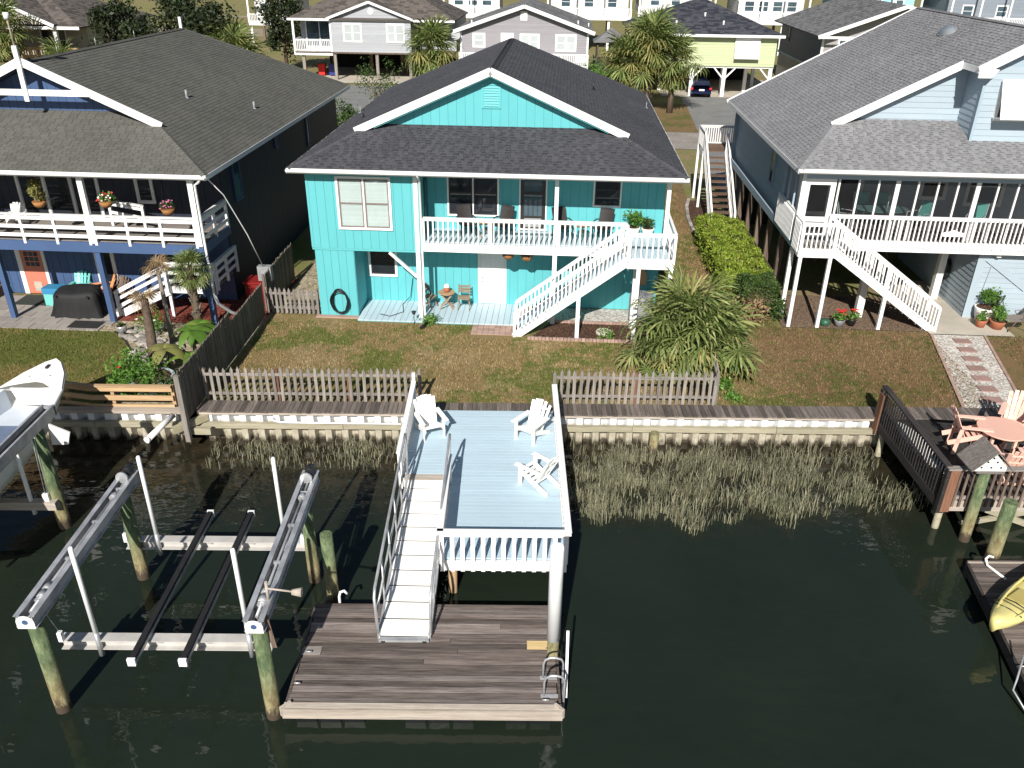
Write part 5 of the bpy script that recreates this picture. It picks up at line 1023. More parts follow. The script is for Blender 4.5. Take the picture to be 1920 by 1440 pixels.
for x, y in ((-8.6,80.8), (1.0,82.0), (2.0,84)): vent_pipe(G2, x, y, 5.35+min(x+10, 2.4-x)*.335, .3, white, .06)
mb = MB().tube([(-9.9,79.5,4.9), (-9.9,79.38,4.95)], [.12,.42], 14); mb.tube([(-9.9,79.6,4.9), (-9.6,79.9,4.6)], .03, 6); mb.top('satellite_dish', greyp, 'grey satellite dish on the corner of the purple house', 'satellite dish', (-9.9,79.5,4.9))
# lime green house
G3 = Th('beach_house', 'lime green house on white braced stilts with dark roof', 'house', (13,86,0)); lime = paint('lime_siding', (.45,.50,.30), .55, .04)
hip(G3, 5.6, 19.2, 79.8, 92.5, 5.32, .40, shG, 'x', seed=101); MB().box(5.6,79.72,5.12,19.2,79.8,5.34).build('fascia', white, G3); MB().box(5.7,79.8,5.12,19.1,92,5.14).build('soffit', white, G3)
wall(G3, FX(80.4), 6.2, 18.7, 2.65, 5.12, lime, lime, .22, 'h'); wall(G3, RX(18.7), 80.42, 92, 2.65, 5.12, lime, lime, .22, 'h'); wall(G3, LX(6.2), 80.42, 92, 2.65, 5.12, lime, lime, .22, 'h'); MB().box(6.2,80.5,2.5,18.7,92,2.64).build('floor_frame', white, G3)
o = MB().prism([(15.0,80.33,5.15), (17.2,80.33,5.15), (17.2,79.85,3.35), (15.0,79.85,3.35)], (0,-.05,0)).build('awning_shutter', white, G3)
for k in range(4): MB().box(15.0+k*.72-.02,79.8,3.36,15.0+k*.72+.02,79.84,3.38).build('shutter_rib', white, G3, o)
for x in (6.6,11.5,14.4,18.5):
    MB().box(x-.16,80.5,0,x+.16,80.8,2.55).build('post', white, G3)
    for s in (-1,1):
        if 6 < x+s*.9 < 18.8: MB().beam((x,80.6,1.5), (x+s*.95,80.6,2.5), .12, .12).build('brace', white, G3)
for x, y in ((9,84), (12,85), (15,85), (17,84), (18.3,87), (11,88), (16,89)): MB().box(x-.15,y-.15,0,x+.15,y+.15,2.55).build('piling', bwhite, G3)
MB().box(6,91.8,0,18.6,92,2.6).build('under_house_shade', darkin, G3)  # near-black sheet painting the shade behind the stilts
for x, y in ((9.8,81.5), (12.5,83), (14.0,81.6)): vent_pipe(G3, x, y, 5.32+(y-79.8)*.4, .3, white, .08)
# car under the green house
cr = Th('parked_car', 'dark blue car parked tail outward under the lime green house', 'car', (12.4,81.6,0)); cm = NT('dark_blue_car_paint').fin((.012,.018,.06), .15, .3, .6)
X = 12.4; pf = [(-.86,.32), (-.92,.62), (-.86,.92), (-.62,1.42), (.62,1.42), (.86,.92), (.92,.62), (.86,.32)]; mb = MB(); secs = [(79.6,.93,.8), (79.75,1,.98), (80.3,1,1.0), (82.2,1,1.0), (83.3,1,.7), (84,.96,.62)]
rings = [[(X+a*sx, y, b if b < .9 else .92+(b-.92)*(sz if y > 79.7 else .35)) for a, b in pf] for y, sx, sz in secs]
mb.raw([v for r_ in rings for v in r_], [(i*8+j, i*8+(j+1) % 8, (i+1)*8+(j+1) % 8, (i+1)*8+j) for i in range(5) for j in range(8)]+[tuple(range(8))], 0, True); mb.build('body', cm, cr)
for s in (-1,1):
    MB().box(X+s*.84-.16,79.52,.72,X+s*.84+.06,79.64,.9).build('tail_light', red, cr)
    for y in (80.2,83.2): o = MB().tube([(X+s*.68,y,.32), (X+s*.9,y,.32)], .32, 14).build('wheel', blackp, cr); MB().tube([(X+s*.905,y,.32), (X+s*.91,y,.32)], .19, 12).build('rim', alum, cr, o)
MB().prism([(X-.6,79.66,.98), (X+.6,79.66,.98), (X+.5,80.02,1.34), (X-.5,80.02,1.34)], (0,-.015,.01)).build('rear_window', glassb, cr); MB().box(X-.24,79.5,.62,X+.24,79.56,.76).build('number_plate', white, cr); MB().box(X-.86,79.48,.36,X+.86,79.6,.55).build('bumper', cm, cr)
# grey house right
G4 = Th('beach_house', 'grey house with white trimmed gable behind the pale blue roof', 'house', (29,88,0)); gs2 = paint('taupe_grey_siding', (.29,.28,.275), .55, .05); gs3 = paint('slate_blue_siding', (.06,.075,.10), .55, .06)
hip(G4, 21.9, 36, 79.1, 97, 5.4, .36, shM, 'y', seed=111); wall(G4, FX(80.2), 22.6, 35.4, .0, 7.8, gs2, gs2, .22, 'h', top=lambda u: 7.75-abs(u-28.95)*.36); wall(G4, LX(22.6), 80.22, 96, 2.6, 5.3, gs3, gs3, .22, 'h'); MB().box(22.62,80.3,0,22.7,96,2.5).build('lower_wall', gs2, G4); MB().box(22.5,80.2,2.4,22.6,96,2.62).build('band_board', bluet, G4)
for s in (-1,1): MB().beam((28.95+s*7.1,79.08,5.3), (28.95,79.08,7.85), .06, .3).build('rake_board', white, G4)
MB().box(22.52,80.12,0,22.72,80.18,5.3).build('corner_trim', white, G4); window(G4, FX(80.2), 23.9, 26.3, 3.9, 5.15, white, white, glassb, twin=2, cas=.12); window(G4, LX(22.6), 92, 93, 3.8, 5.1, navyb, navyb, glass); MB().box(21.9,79.04,5.2,25.5,79.1,5.4).build('fascia', white, G4)
# brown roofed house far left
G5 = Th('beach_house', 'brown roofed house behind the palms at the upper left', 'house', (-52,84,0)); cs5 = paint('sand_siding', (.42,.38,.32), .6, .05)
hip(G5, -60, -43.5, 77.6, 93, 5.2, .40, shB, 'x', seed=121); MB().box(-60,77.5,5.0,-43.5,77.6,5.25).build('fascia', white, G5); wall(G5, FX(80.5), -59, -44.5, 2.5, 5.0, cs5, cs5, .25, 'h'); wall(G5, RX(-44.5), 80.5, 92, 2.5, 5, cs5, cs5, .25, 'h')
for s in (1,-1): O = (-50.6-s*4.9,77.2,5.4); shingles(G5, O, (0,1,0), (s,0,.42), [(0,0), (0,4.9*sqrt(1+.42**2)), (5.5,4.9*sqrt(1+.42**2)), (3,0)], shB, ex=.3, ws=(.4,.5), seed=126+s); MB().beam((-50.6-s*5.0,77.18,5.3), (-50.6,77.18,7.42), .06, .3).build('rake_board', white, G5)
wall(G5, FX(77.5), -55, -46.2, 5.4, 7.3, cs5, cs5, .25, 'h', top=lambda u: 7.2-abs(u+50.6)*.42)
window(G5, FX(80.5), -49, -46.5, 2.8, 4.8, white, white, glass, twin=2); MB().box(-59,77.7,2.1,-44,80.5,2.5).build('deck', brownw, G5); rail(G5, (-58,77.7,2.5), (-44,77.7,2.5), .95, .25, tan, .1, .1)
for x in (-58,-54,-50,-46): MB().box(x-.15,77.8,0,x+.15,78.1,5).build('post', bwhite, G5)
MB().box(-58,90,0,-45,90.1,2.4).build('under_house_shade', darkin, G5)  # near-black sheet painting the shade below the deck level
# white houses beyond, on stilts before the marsh
def far_house(label, x0, x1, y, zf, zt, wm, rm=None, deck=True, nwin=3, legs=True, pm=white):
    g = Th('beach_house', label, 'house', ((x0+x1)/2,y+5,0)); wall(g, FX(y+2.2), x0+.3, x1-.3, zf, zt+1.2, wm, wm, .35, 'h'); MB().box(x0+.3,y+2.3,zf,x1-.3,y+10,zt+1.2).build('core_wall', wm, g)
    hip(g, x0-.2, x1+.2, y+1.6, y+11, zt+1.2, .4, rm or shM, 'x', ex=.5, seed=int(x0*3) % 97)
    if deck:
        MB().box(x0,y,zf-.4,x1,y+2.2,zf).build('deck', pm, g); rail(g, (x0,y+.05,zf), (x1,y+.05,zf), 1.0, .2, pm, .07, .12); n = max(2, round((x1-x0)/3.2))
        for i in range(n+1): x = x0+.12+(x1-x0-.24)*i/n; MB().box(x-.1,y,zf,x+.1,y+.2,zt+1.0).build('porch_post', pm, g)
    if legs:
        n = max(2, round((x1-x0)/3)); 
        for i in range(n+1):
            x = x0+.2+(x1-x0-.4)*i/n
            for yy in (y+.3,y+5): MB().box(x-.15,yy,0,x+.15,yy+.3,zf-.4).build('piling', pm if yy < y+1 else brownw, g)
    for i in range(nwin): x = x0+.9+(x1-x0-1.8)*(i+.5)/nwin; window(g, FX(y+2.2), x-.7, x+.7, zf+.9, zf+2.3, white, white, glassb, cas=.1)
    return g
wv = paint('white_far_siding', (.50,.50,.49), .6, .04); aq = paint('aqua_far_siding', (.30,.55,.56), .6, .04); sl = paint('slate_far_siding', (.20,.23,.27), .6, .04)
far_house('white house on posts left of the purple gable, before the marsh', -16.2, -8.8, 117, 4.1, 6.6, wv)
far_house('white house with long railed deck on tall dark pilings behind the purple house', -2.7, 8.2, 117, 4.1, 6.6, wv)
far_house('white house with long balcony right of the lime green roof', 21.3, 30.2, 115, 4.0, 6.6, wv, nwin=4)
far_house('turquoise house beyond the grey gable near the top edge', 34.5, 44.5, 117, 4.3, 7.0, aq)
far_house('slate grey house at the top right behind the light grey roof', 46, 60, 112, 4.0, 7.5, sl)
far_house('small white screened house between the dark trees and the pale grey house', -42.2, -36.4, 117, 2.8, 5.0, wv, nwin=2)
far_house('white house seen over the lime green roof', 9.4, 19.5, 121, 4.2, 6.8, wv, nwin=3)
gz = Th('gazebo', 'small grey roofed gazebo beside the raised white deck', 'gazebo', (5.2,104,0))
for x, y in ((3.6,102.6), (6.8,102.6), (3.6,105.4), (6.8,105.4)): MB().box(x-.1,y-.1,0,x+.1,y+.1,2.4).build('post', brownw, gz)
MB().raw([(3.1,102.1,2.4), (7.3,102.1,2.4), (7.3,105.9,2.4), (3.1,105.9,2.4), (5.2,104,3.9)], [(0,1,4), (1,2,4), (2,3,4), (3,0,4), (3,2,1,0)]).build('roof', shM, gz); MB().box(3.4,102.4,.3,7,105.6,.5).build('floor', brownw, gz)
bp = Th('wooden_walkway', 'weathered wooden walkway and benches beside the purple house', 'walkway', (3.8,88,0))
for k in range(22): bar('walkway_board', bp, greywx, (2.9,84+k*.5,1.0), (5.2,84.46+k*.5,1.06))
for x in (2.9,5.1):
    for y in (84.2,88,92): MB().box(x-.08,y,0,x+.08,y+.16,2.0).build('post', brownw, bp)
    slat('rail_board', bp, greywx, (x,84.2,1.9), (x,94,1.9), .08, .14)
# ---------------------------------------------------------------- fences
def picket_mesh(h, m, w=.09, t=.02, cut=.1):
    mb = MB(); mb.prism([(-w/2,0,0), (w/2,0,0), (w/2,0,h-cut), (w*.32,0,h-cut*.8), (0,0,h), (-w*.32,0,h-cut*.8), (-w/2,0,h-cut)], (0,t,0)); return mb.mesh('picket', m)
fenced = wood('shaded_fence_wood', (.06,.05,.04), (.20,.175,.145), 'z', .25)  # darker copy of the weathered wood; shade on the visible side in its colour
def fence(label, p, q, h, sp, m, rm, pw=.09, fr='w', posts=2.4, zs=(.25,.8), cut=.1, back=.022, pm=None, seed=1, name='picket_fence', skip=(), var=(-.03,0,.02), jit=1.):
    p, q = Vector((*p,0)), Vector((*q,0)); d = q-p; L = d.length; d.normalize(); nrm = Vector((-d.y,d.x,0)); t = Th(name, label, 'fence', tuple((p+q)/2), fr); r = random.Random(seed); ang = atan2(d.y, d.x)
    ms = [picket_mesh(h+dh, m, pw, .02, cut) for dh in var]; n = int(L/sp)
    for i in range(n+1):
        if i in skip: continue
        a = p+d*(i*L/n); inst('picket', t, ms[r.randrange(3)], (a.x,a.y,.04), (r.uniform(-.018,.018)*jit, r.uniform(-.02,.02)*jit, ang))
    for z in zs: slat('rail', t, rm, p+nrm*(back+.02)+Vector((0,0,z*h)), q+nrm*(back+.02)+Vector((0,0,z*h)), .04, .085)
    k = max(1, round(L/posts))
    for i in range(k+1): a = p+d*(L*i/k)+nrm*(back+.085); slat('post', t, pm or rm, (a.x,a.y,-.1), (a.x,a.y,h*.93), .085, .085)
    return t
fence('grey weathered picket fence on the seawall left of the pier', (-8.88,21.33), (-2.62,21.36), 1.14, .196, greyw, greywx, pm=redw, seed=2)
fence('grey weathered picket fence on the seawall right of the pier', (1.35,21.38), (6.1,21.38), 1.12, .19, greyw, greywx, pm=redw, seed=3)
fence('short picket return running inland behind the palm', (6.16,21.4), (6.45,24.2), 1.05, .22, greyw, greyw, seed=4)
fence('tall weathered picket fence along the left garden, canal end', (-9.08,20.15), (-8.96,24.3), 1.6, .118, fenced, fenced, .09, zs=(.15,.5,.85), cut=.08, seed=5, var=(-.008,0,.008), jit=.4)
fence('lower continuation of the tall picket fence toward the navy house', (-8.95,24.4), (-8.86,27.6), 1.3, .118, fenced, fenced, .09, zs=(.2,.8), cut=.08, seed=9, var=(-.008,0,.008), jit=.4)
fence('low picket fence closing the gravel side yard', (-8.83,28.0), (-7.0,27.9), 1.0, .155, greyw, greywx, pm=redw, seed=6)
MB().box(-9.2,20.05,-.6,-9.06,20.19,1.5).top('fence_post', greyw, 'thick weathered post at the canal end of the tall fence', 'post', (-9.1,20.1,-.6), 'w')
fence('tall boards continuing the fence behind the meter box', (-8.86,28.3), (-8.7,31.5), 1.5, .12, fenced, fenced, .1, seed=8, jit=.4)

# ---------------------------------------------------------------- foliage kit
def frond_mesh(seed, m, Lp=.8, R=.85, n=30, droop=.5, pet=None, wid=.05):
    r = random.Random(seed); mb = MB(); mb.tube([(0,0,0), (Lp*.5,0,.02), (Lp,0,-.03)], [.022,.016,.012], 5, 1)
    for i in range(n):
        a = radians(-140+280*i/(n-1))+r.uniform(-.04,.04); L = R*(.62+.38*cos(a*.55))*r.uniform(.85,1.05); c, s = cos(a), sin(a); w = wid*r.uniform(.8,1.1); lift = .05*cos(i*pi)
        px, py = -s*w/2, c*w/2; hub = Vector((Lp+.03*c,.03*s,-.03)); dz = droop*r.uniform(.6,1.3); t = r.uniform(-.05,.05)
        p1 = hub+Vector((c*L*.5,s*L*.5,lift-.05*dz)); p2 = hub+Vector((c*L*.8,s*L*.8+t*.4,lift-.28*dz*L)); p3 = hub+Vector((c*L*(1-.12*dz),s*L*(1-.12*dz)+t,lift-.62*dz*L))
        o = Vector((px,py,0)); mb.raw([hub-o*.35, hub+o*.35, p1+o, p1-o, p2+o*.75, p2-o*.75, p3], [(0,1,2,3), (3,2,4,5), (5,4,6)])
    return mb.mesh('frond_%d' % seed, [m, pet or m])
FG = [frond_mesh(i, palmL, .6+.1*i, .76+.05*(i % 3), 24, .28+.15*i, wid=.066) for i in range(5)]
FY = [frond_mesh(20+i, palmY, .55+.1*i, .78, 24, .6+.2*i, wid=.06) for i in range(3)]
FD = [frond_mesh(40+i, palmD, .5, .72, 22, 1.2) for i in range(3)]
def palm(label, x, y, ht, n, fr='h', rad=.16, sc_=1.0, seed=1, dead=6, name='palm_tree', group=None, lean=(0,0), trunkm=None, pmin=-55, yel=.25, boots=True):
    t = Th(name, label, 'palm', (x,y,0), fr, group); r = random.Random(seed); top = Vector((x+lean[0],y+lean[1],ht)); mb = MB()
    pts = [Vector((x,y,-.1)), Vector((x+lean[0]*.3,y+lean[1]*.3,ht*.4)), Vector((x+lean[0]*.8,y+lean[1]*.8,ht*.85)), top]; mb.tube(pts, [rad*1.25,rad,rad*1.05,rad*.7], 10); mb.build('trunk', trunkm or bark, t)
    if boots:
        bm = MB()
        for k in range(int(ht*14)):
            f = r.uniform(.25,1); p = pts[0].lerp(top, f); a = r.uniform(0,6.28); d = Vector((cos(a),sin(a),0)); bm.beam(p+d*rad*.8, p+d*(rad*1.6)+Vector((0,0,.16)), .06, .02)
        bm.build('leaf_boots', barkG, t, kind='stuff')
    for i in range(n):
        f = (i+.5)/n; pit = radians(80-(80-pmin)*f**.9)+r.uniform(-.12,.12); yw = i*2.39996+r.uniform(-.2,.2); s = sc_*r.uniform(.85,1.12)
        me = r.choice(FY) if r.random() < yel*f*1.6 else r.choice(FG[:3] if f < .4 else FG)
        inst('frond', t, me, top+Vector((0,0,.1-.25*f)), (r.uniform(-.3,.3), -pit, yw), s)
    for i in range(dead): inst('dead_frond', t, r.choice(FD), top+Vector((0,0,-.25)), (r.uniform(-.4,.4), radians(r.uniform(55,80)), i*2.4+r.uniform(-.3,.3)), sc_*r.uniform(.8,1))
    return t
def leafcloud(mb, pts, size, r, n, spread, flat=0.):
    for _ in range(n):
        c = r.choice(pts); d = Vector((r.gauss(0,1), r.gauss(0,1), r.gauss(0,1)));
        if d.length > 2.2: d *= 2.2/d.length
        p = Vector(c[:3])+d*(spread*(c[3] if len(c) > 3 else 1)); u = Vector((r.gauss(0,1), r.gauss(0,1), r.gauss(0,1)*(1-flat))).normalized(); v = u.cross(Vector((r.gauss(0,1), r.gauss(0,1), r.gauss(0,1)))).normalized(); s = size*r.uniform(.6,1.3)
        mb.raw([p-u*s, p+v*s*.45, p+u*s, p-v*s*.45], [(0,1,2,3)])
def shrub(name, label, cat, x, y, z, h, w, m, n=500, size=.06, fr='h', seed=1, flowers=None, stems=True, group=None):
    t = Th(name, label, cat, (x,y,z), fr, group); r = random.Random(seed); mb = MB(); pts = [(x+r.uniform(-.5,.5)*w, y+r.uniform(-.5,.5)*w, z+h*r.uniform(.35,.9)) for _ in range(9)]
    leafcloud(mb, pts, size, r, n, w*.22); mb.build('foliage', m, t, kind='stuff')
    if stems:
        mb = MB()
        for q in pts[:6]: mb.tube([(x,y,z), (x+(q[0]-x)*.4,y+(q[1]-y)*.4,z+(q[2]-z)*.6), q[:3]], [.012,.009,.005], 5)
        mb.build('stems', bark, t)
    if flowers:
        fm, k = flowers
        for _ in range(k):
            p = Vector((x+r.uniform(-.55,.55)*w, y+r.uniform(-.55,.3)*w, z+h*r.uniform(.8,1.15))); mb = MB()
            for j in range(5): a = j*1.257; mb.raw([p, p+Vector((cos(a)*.05,sin(a)*.05,.02)), p+Vector((cos(a+.6)*.06,sin(a+.6)*.06,.03)), p+Vector((cos(a+1.2)*.05,sin(a+1.2)*.05,.02))], [(0,1,2,3)])
            mb.build('flower', fm, t)
    return t
def tree(name, label, x, y, ht, crown, m, n, size, fr='h', seed=1, trunkm=None, rad=.18, limbs=6, z0=.35, group=None, nb=26):
    t = Th(name, label, 'tree', (x,y,0), fr, group); r = random.Random(seed); cx, cy, cz, rx, ry, rz = crown; pts = []
    while len(pts) < nb:
        d = Vector((r.uniform(-1,1), r.uniform(-1,1), r.uniform(-1,1)))
        if .25 < d.length < 1: pts.append((cx+d.x*rx, cy+d.y*ry, cz+d.z*rz, r.uniform(.6,1.25)))
    mb = MB(); mb.tube([(x,y,-.1), (x+r.uniform(-.1,.1),y,ht*z0), (cx,cy,cz)], [rad*1.3,rad,rad*.5], 8); mb.build('trunk', trunkm or bark, t); lb = MB(); tp = Vector((x,y,ht*z0))
    for q in pts[:limbs]: e = Vector(q[:3]); md = tp.lerp(e, .5)+Vector((0,0,.15)); lb.tube([tp, md, e], [rad*.5,rad*.3,rad*.1], 6)
    lb.build('limbs', trunkm or bark, t); mb = MB(); leafcloud(mb, pts, size, r, n, (rx+ry+rz)/3*.2); mb.build('crown', m, t, kind='stuff'); return t

# ---------------------------------------------------------------- palms
palm('bushy fan palm with drooping green leaves at the right of the centre lawn', 4.05, 24.3, 1.7, 46, rad=.2, sc_=1.15, seed=5, dead=6, pmin=-60, yel=.12)
palm('second fan palm crown leaning right over the picket fence', 4.85, 24.0, 1.25, 34, rad=.17, sc_=1.05, seed=6, dead=4, pmin=-48, lean=(.1,-.05), yel=.2)
palm('young fan palm growing low in front of the bushy palm', 3.45, 23.9, .75, 26, rad=.12, sc_=.9, seed=7, dead=3, pmin=-45)
palm('slender young palm in front of the navy house post', -12.25, 25.4, 2.45, 28, rad=.13, sc_=.5, seed=8, dead=9, pmin=-35, yel=0)
t = Th('palm_stump', 'brown fibrous bare palm trunk leaning among the banana plants', 'palm trunk', (-12.75,22.9,0)); MB().tube([(-12.75,22.9,-.1), (-12.95,23.4,.9), (-13.35,24.2,1.75)], [.17,.15,.12], 10).build('trunk', bark, t)
for k in range(9): inst('dead_frond', t, FD[k % 3], (-13.36,24.22,1.75), (R0.uniform(-.4,.4), radians(R0.uniform(-60,30)), k*.7), .5)
t = Th('dead_palm', 'thin pale dead palm stalks beside the white stairs', 'palm trunk', (-12.9,24.6,0)); MB().tube([(-12.8,24.4,0), (-13.1,25.0,1.2), (-13.4,25.5,2.35)], [.09,.08,.06], 8).build('trunk', barkG, t)
for k in range(10): inst('dead_frond', t, FD[k % 3], (-13.4,25.5,2.35), (R0.uniform(-.4,.4), radians(R0.uniform(-70,50)), k*.66), .48)
palm('tall full palm standing before the pale grey house', -10.9, 70.5, 4.7, 56, rad=.22, sc_=1.75, seed=10, dead=8, pmin=-75, yel=.35)
palm('large palm left of the pale grey house, behind the grey green roof', -23.0, 60.5, 4.9, 54, rad=.24, sc_=1.75, seed=11, dead=4, pmin=-75, yel=.5)
palm('second palm crown left of the pale grey house, nearer the marsh', -25.2, 62.5, 4.4, 40, rad=.22, sc_=1.6, seed=12, dead=4, pmin=-70, yel=.5)
palm('tallest palm of the cluster in front of the lime green house', 6.7, 70.5, 5.6, 60, rad=.24, sc_=1.75, seed=13, dead=10, pmin=-75, yel=.45)
palm('left palm of the cluster in front of the lime green house', 5.0, 70.0, 4.2, 48, rad=.22, sc_=1.7, seed=14, dead=10, pmin=-72, yel=.45)
palm('right palm of the cluster in front of the lime green house', 8.7, 71.5, 4.2, 46, rad=.22, sc_=1.6, seed=15, dead=10, pmin=-72, yel=.45)
palm('palm with brown trunk in front of the brown roofed house', -48.2, 74, 5.4, 46, rad=.24, sc_=1.7, seed=16, dead=6, pmin=-70, yel=.15)
palm('low palm clump beside the dark trees at the upper left', -42.5, 72, 2.6, 40, rad=.22, sc_=1.6, seed=17, dead=3, pmin=-60, yel=.1)
palm('palm with few upright fronds at the far upper left edge', -52.5, 76, 3.6, 36, rad=.22, sc_=1.6, seed=18, dead=4, pmin=-65, yel=.6)
# ---------------------------------------------------------------- trees
tree('evergreen_tree', 'dark dense evergreen tree right of the brown roofed house', -31.5, 62, 8, (-31.6,62,5.0,2.6,2.2,3.2), darkL, 9000, .17, seed=21, nb=40)
tree('evergreen_tree', 'tall dark evergreen tree in the middle of the upper left group', -28.0, 63.5, 9, (-27.8,63.5,5.6,2.4,2.2,3.6), darkL, 9000, .17, seed=22, nb=40)
tree('evergreen_tree', 'rounded dark green tree rising over the grey green roof ridge', -24.8, 61.5, 8, (-24.9,61.5,5.9,2.1,2.0,2.7), darkL, 8000, .16, seed=23, nb=36)
tree('evergreen_tree', 'dark leafy tree beside the pale grey house corner balcony', -29.6, 92, 7, (-29.6,92,5.0,2.2,2.0,3.2), darkL, 5000, .2, seed=24)
tree('small_tree', 'small bare limbed tree between navy and teal house roofs', -12.4, 57, 5.6, (-12.2,57,4.1,1.5,1.2,1.3), shrubL, 900, .09, seed=25, trunkm=barkG, rad=.1, limbs=12, z0=.45)
tree('small_tree', 'leafy dark shrub tree behind the gap between navy and teal houses', -12.9, 50.5, 4, (-12.8,50.5,2.4,1.4,1.3,1.3), shrubL, 2600, .10, seed=26, trunkm=barkG, rad=.08, limbs=10, z0=.3)
shrub('shrub', 'bright yellow green shrub beside the tall full palm', 'shrub', -9.1, 74, 0, 2.8, 2.0, brightL, 1500, .14, seed=31)
shrub('shrub', 'dark green shrub under the railing of the purple house', 'shrub', 3.6, 79, 0, 3.0, 2.4, shrubL, 1600, .14, seed=32)
shrub('shrub', 'bright green low hedge left of the palm cluster', 'shrub', 2.6, 74, 0, 2.2, 3.2, brightL, 2200, .14, seed=33)
shrub('shrub', 'leafy green shrub between palm cluster and wooden walkway', 'shrub', 4.6, 76.5, 0, 2.2, 2.2, shrubL, 1400, .14, seed=34)
# ---------------------------------------------------------------- hedge and garden plants
def hedge(label, x0, x1, y0, y1, h, m, n, seed, size=.07):
    t = Th('hedge', label, 'hedge', ((x0+x1)/2,(y0+y1)/2,0)); r = random.Random(seed); mb = MB(); core = MB(); nx, ny = 6, max(4, int((y1-y0)/.5)); cx_, cy_ = (x0+x1)/2, (y0+y1)/2
    bump = lambda a, b: .06*sin(a*5.1+b*3.3)+.05*sin(b*6.7-a*2.1)
    for _ in range(n):
        k = r.random()
        if k < .5: a, b, c = r.uniform(x0,x1), r.uniform(y0,y1), h+bump(0,0)
        elif k < .7: a, b, c = r.choice([x0,x1]), r.uniform(y0,y1), h*sqrt(r.random())
        else: a, b, c = r.uniform(x0,x1), r.choice([y0,y0,y1]), h*sqrt(r.random())
        rx_, ry_ = (a-cx_)/(x1-x0)*2, (b-cy_)/(y1-y0)*2; c -= .16*max(0,abs(rx_)-.6)*(c/h)+.14*max(0,abs(ry_)-.85)
        p = Vector((a+bump(b,c)+r.gauss(0,.035), b+bump(a,c)+r.gauss(0,.035), c+bump(a,b)+r.gauss(0,.035))); u = Vector((r.gauss(0,1), r.gauss(0,1), r.gauss(0,1)+.6)).normalized(); v = u.cross(Vector((r.gauss(0,1), r.gauss(0,1), r.gauss(0,1)))).normalized(); s = size*r.uniform(.6,1.3)
        mb.raw([p-u*s*.3, p+v*s*.4, p+u*s, p-v*s*.4], [(0,1,2,3)])
    mb.build('foliage', m, t, kind='stuff'); core.box(x0+.12,y0+.12,.02,x1-.12,y1-.12,h-.12); core.build('inner_branches', bark, t)
hedge('clipped bright green hedge beside the pale blue house pilings', 6.25, 8.05, 30.3, 37.2, 1.3, hedgeL, 16000, 41)
hedge('darker rounded hedge bush at the near end of the bright hedge', 6.85, 8.1, 28.9, 30.2, 1.15, shrubL, 6000, 42, .06)
shrub('ornamental_grass', 'dry reddish clump of grass at the foot of the dark hedge', 'plant', 7.3, 28.4, 0, .55, 1.0, palmD, 500, .08, seed=43)
shrub('ornamental_grass', 'grey green spiky clump beside the white corner post', 'plant', 8.15, 28.5, 0, .8, .5, shrubL, 400, .07, seed=44)
shrub('hibiscus', 'leafy green hibiscus with one red bloom behind the tan fence', 'shrub', -12.45, 21.4, 0, .95, 1.05, brightL, 1900, .07, seed=45, flowers=(red,1))
shrub('garden_plant', 'small white flowered plant among the garden stones', 'plant', -13.9, 25.3, .1, .5, .7, brightL, 350, .06, seed=46, flowers=(wflow,5))
shrub('garden_plant', 'dark low plant at the fence corner', 'plant', -11.2, 20.9, 0, .6, .8, shrubL, 600, .06, seed=47)
shrub('weed_tuft', 'small green weed growing on the sandy lawn right of the picket fence', 'plant', 5.45, 22.2, 0, .16, .35, brightL, 160, .06, seed=48, stems=False)
shrub('weed_tuft', 'small green plant at the inland end of the picket return', 'plant', 5.2, 22.9, 0, .25, .4, brightL, 200, .07, seed=52, stems=False)
shrub('garden_plant', 'small leafy plant at the foot of the porch downspout', 'plant', -4.45, 26.95, 0, .3, .45, brightL, 260, .06, seed=49)
shrub('garden_plant', 'low green plant in the bed by the hedge', 'plant', 7.1, 39.5, 0, .3, .6, brightL, 200, .06, seed=50)
shrub('garden_plant', 'small green tuft beside the round stone', 'plant', 1.75, 26.35, 0, .18, .45, brightL, 160, .05, seed=51, stems=False)
mb = MB(); sheet('mulch_bed', [(6.5,38), (8.2,38), (8.2,44.5), (6.9,44.5), (6.4,41)], .008, mulch)
t = Th('bed_edging', 'grey stone edging of the bed beside the back stairs', 'edging', (6.5,41,0)); pp = [(6.5,37.8), (6.4,39.5), (6.42,41), (6.6,43), (6.9,44.5)]
for a, b in zip(pp[:-1], pp[1:]):
    for k in range(5): f0, f1 = k/5, (k+.9)/5; slat('edging_stone', t, stone, (a[0]+(b[0]-a[0])*f0,a[1]+(b[1]-a[1])*f0,.06), (a[0]+(b[0]-a[0])*f1,a[1]+(b[1]-a[1])*f1,.06), .16, .14)
# banana plants
def banana(label, x, y, h, n, seed, m=banaL):
    t = Th('banana_plant', label, 'banana plant', (x,y,0)); r = random.Random(seed); MB().tube([(x,y,0), (x+r.uniform(-.1,.1),y,h)], [.08,.05], 8).build('stem', barkG, t)
    for i in range(n):
        a = i*2.4+r.uniform(-.3,.3); L = r.uniform(.6,1.0); w = r.uniform(.14,.22); d = Vector((cos(a),sin(a),0)); s = Vector((-sin(a),cos(a),0)); mb = MB(); pts = []
        for k in range(7): f = k/6; c = Vector((x,y,h))+d*(L*f)+Vector((0,0,.45*f-.75*f*f)); ww = w*sin(pi*min(1,f*.95+.05))**.6; pts += [c-s*ww+Vector((0,0,-.05)), c, c+s*ww+Vector((0,0,-.05))]
        mb.raw(pts, [(k*3+j, k*3+j+1, k*3+j+4, k*3+j+3) for k in range(6) for j in (0,1)], 0, True); mb.build('leaf', m, t)
banana('tall banana plant with broad leaves beside the tall fence', -11.55, 23.4, 1.1, 8, 1); banana('banana plant with yellowish leaves behind the red hibiscus', -12.15, 22.6, .8, 7, 2, palmY); banana('small banana plant near the bare palm trunk', -11.35, 22.5, .6, 6, 3)
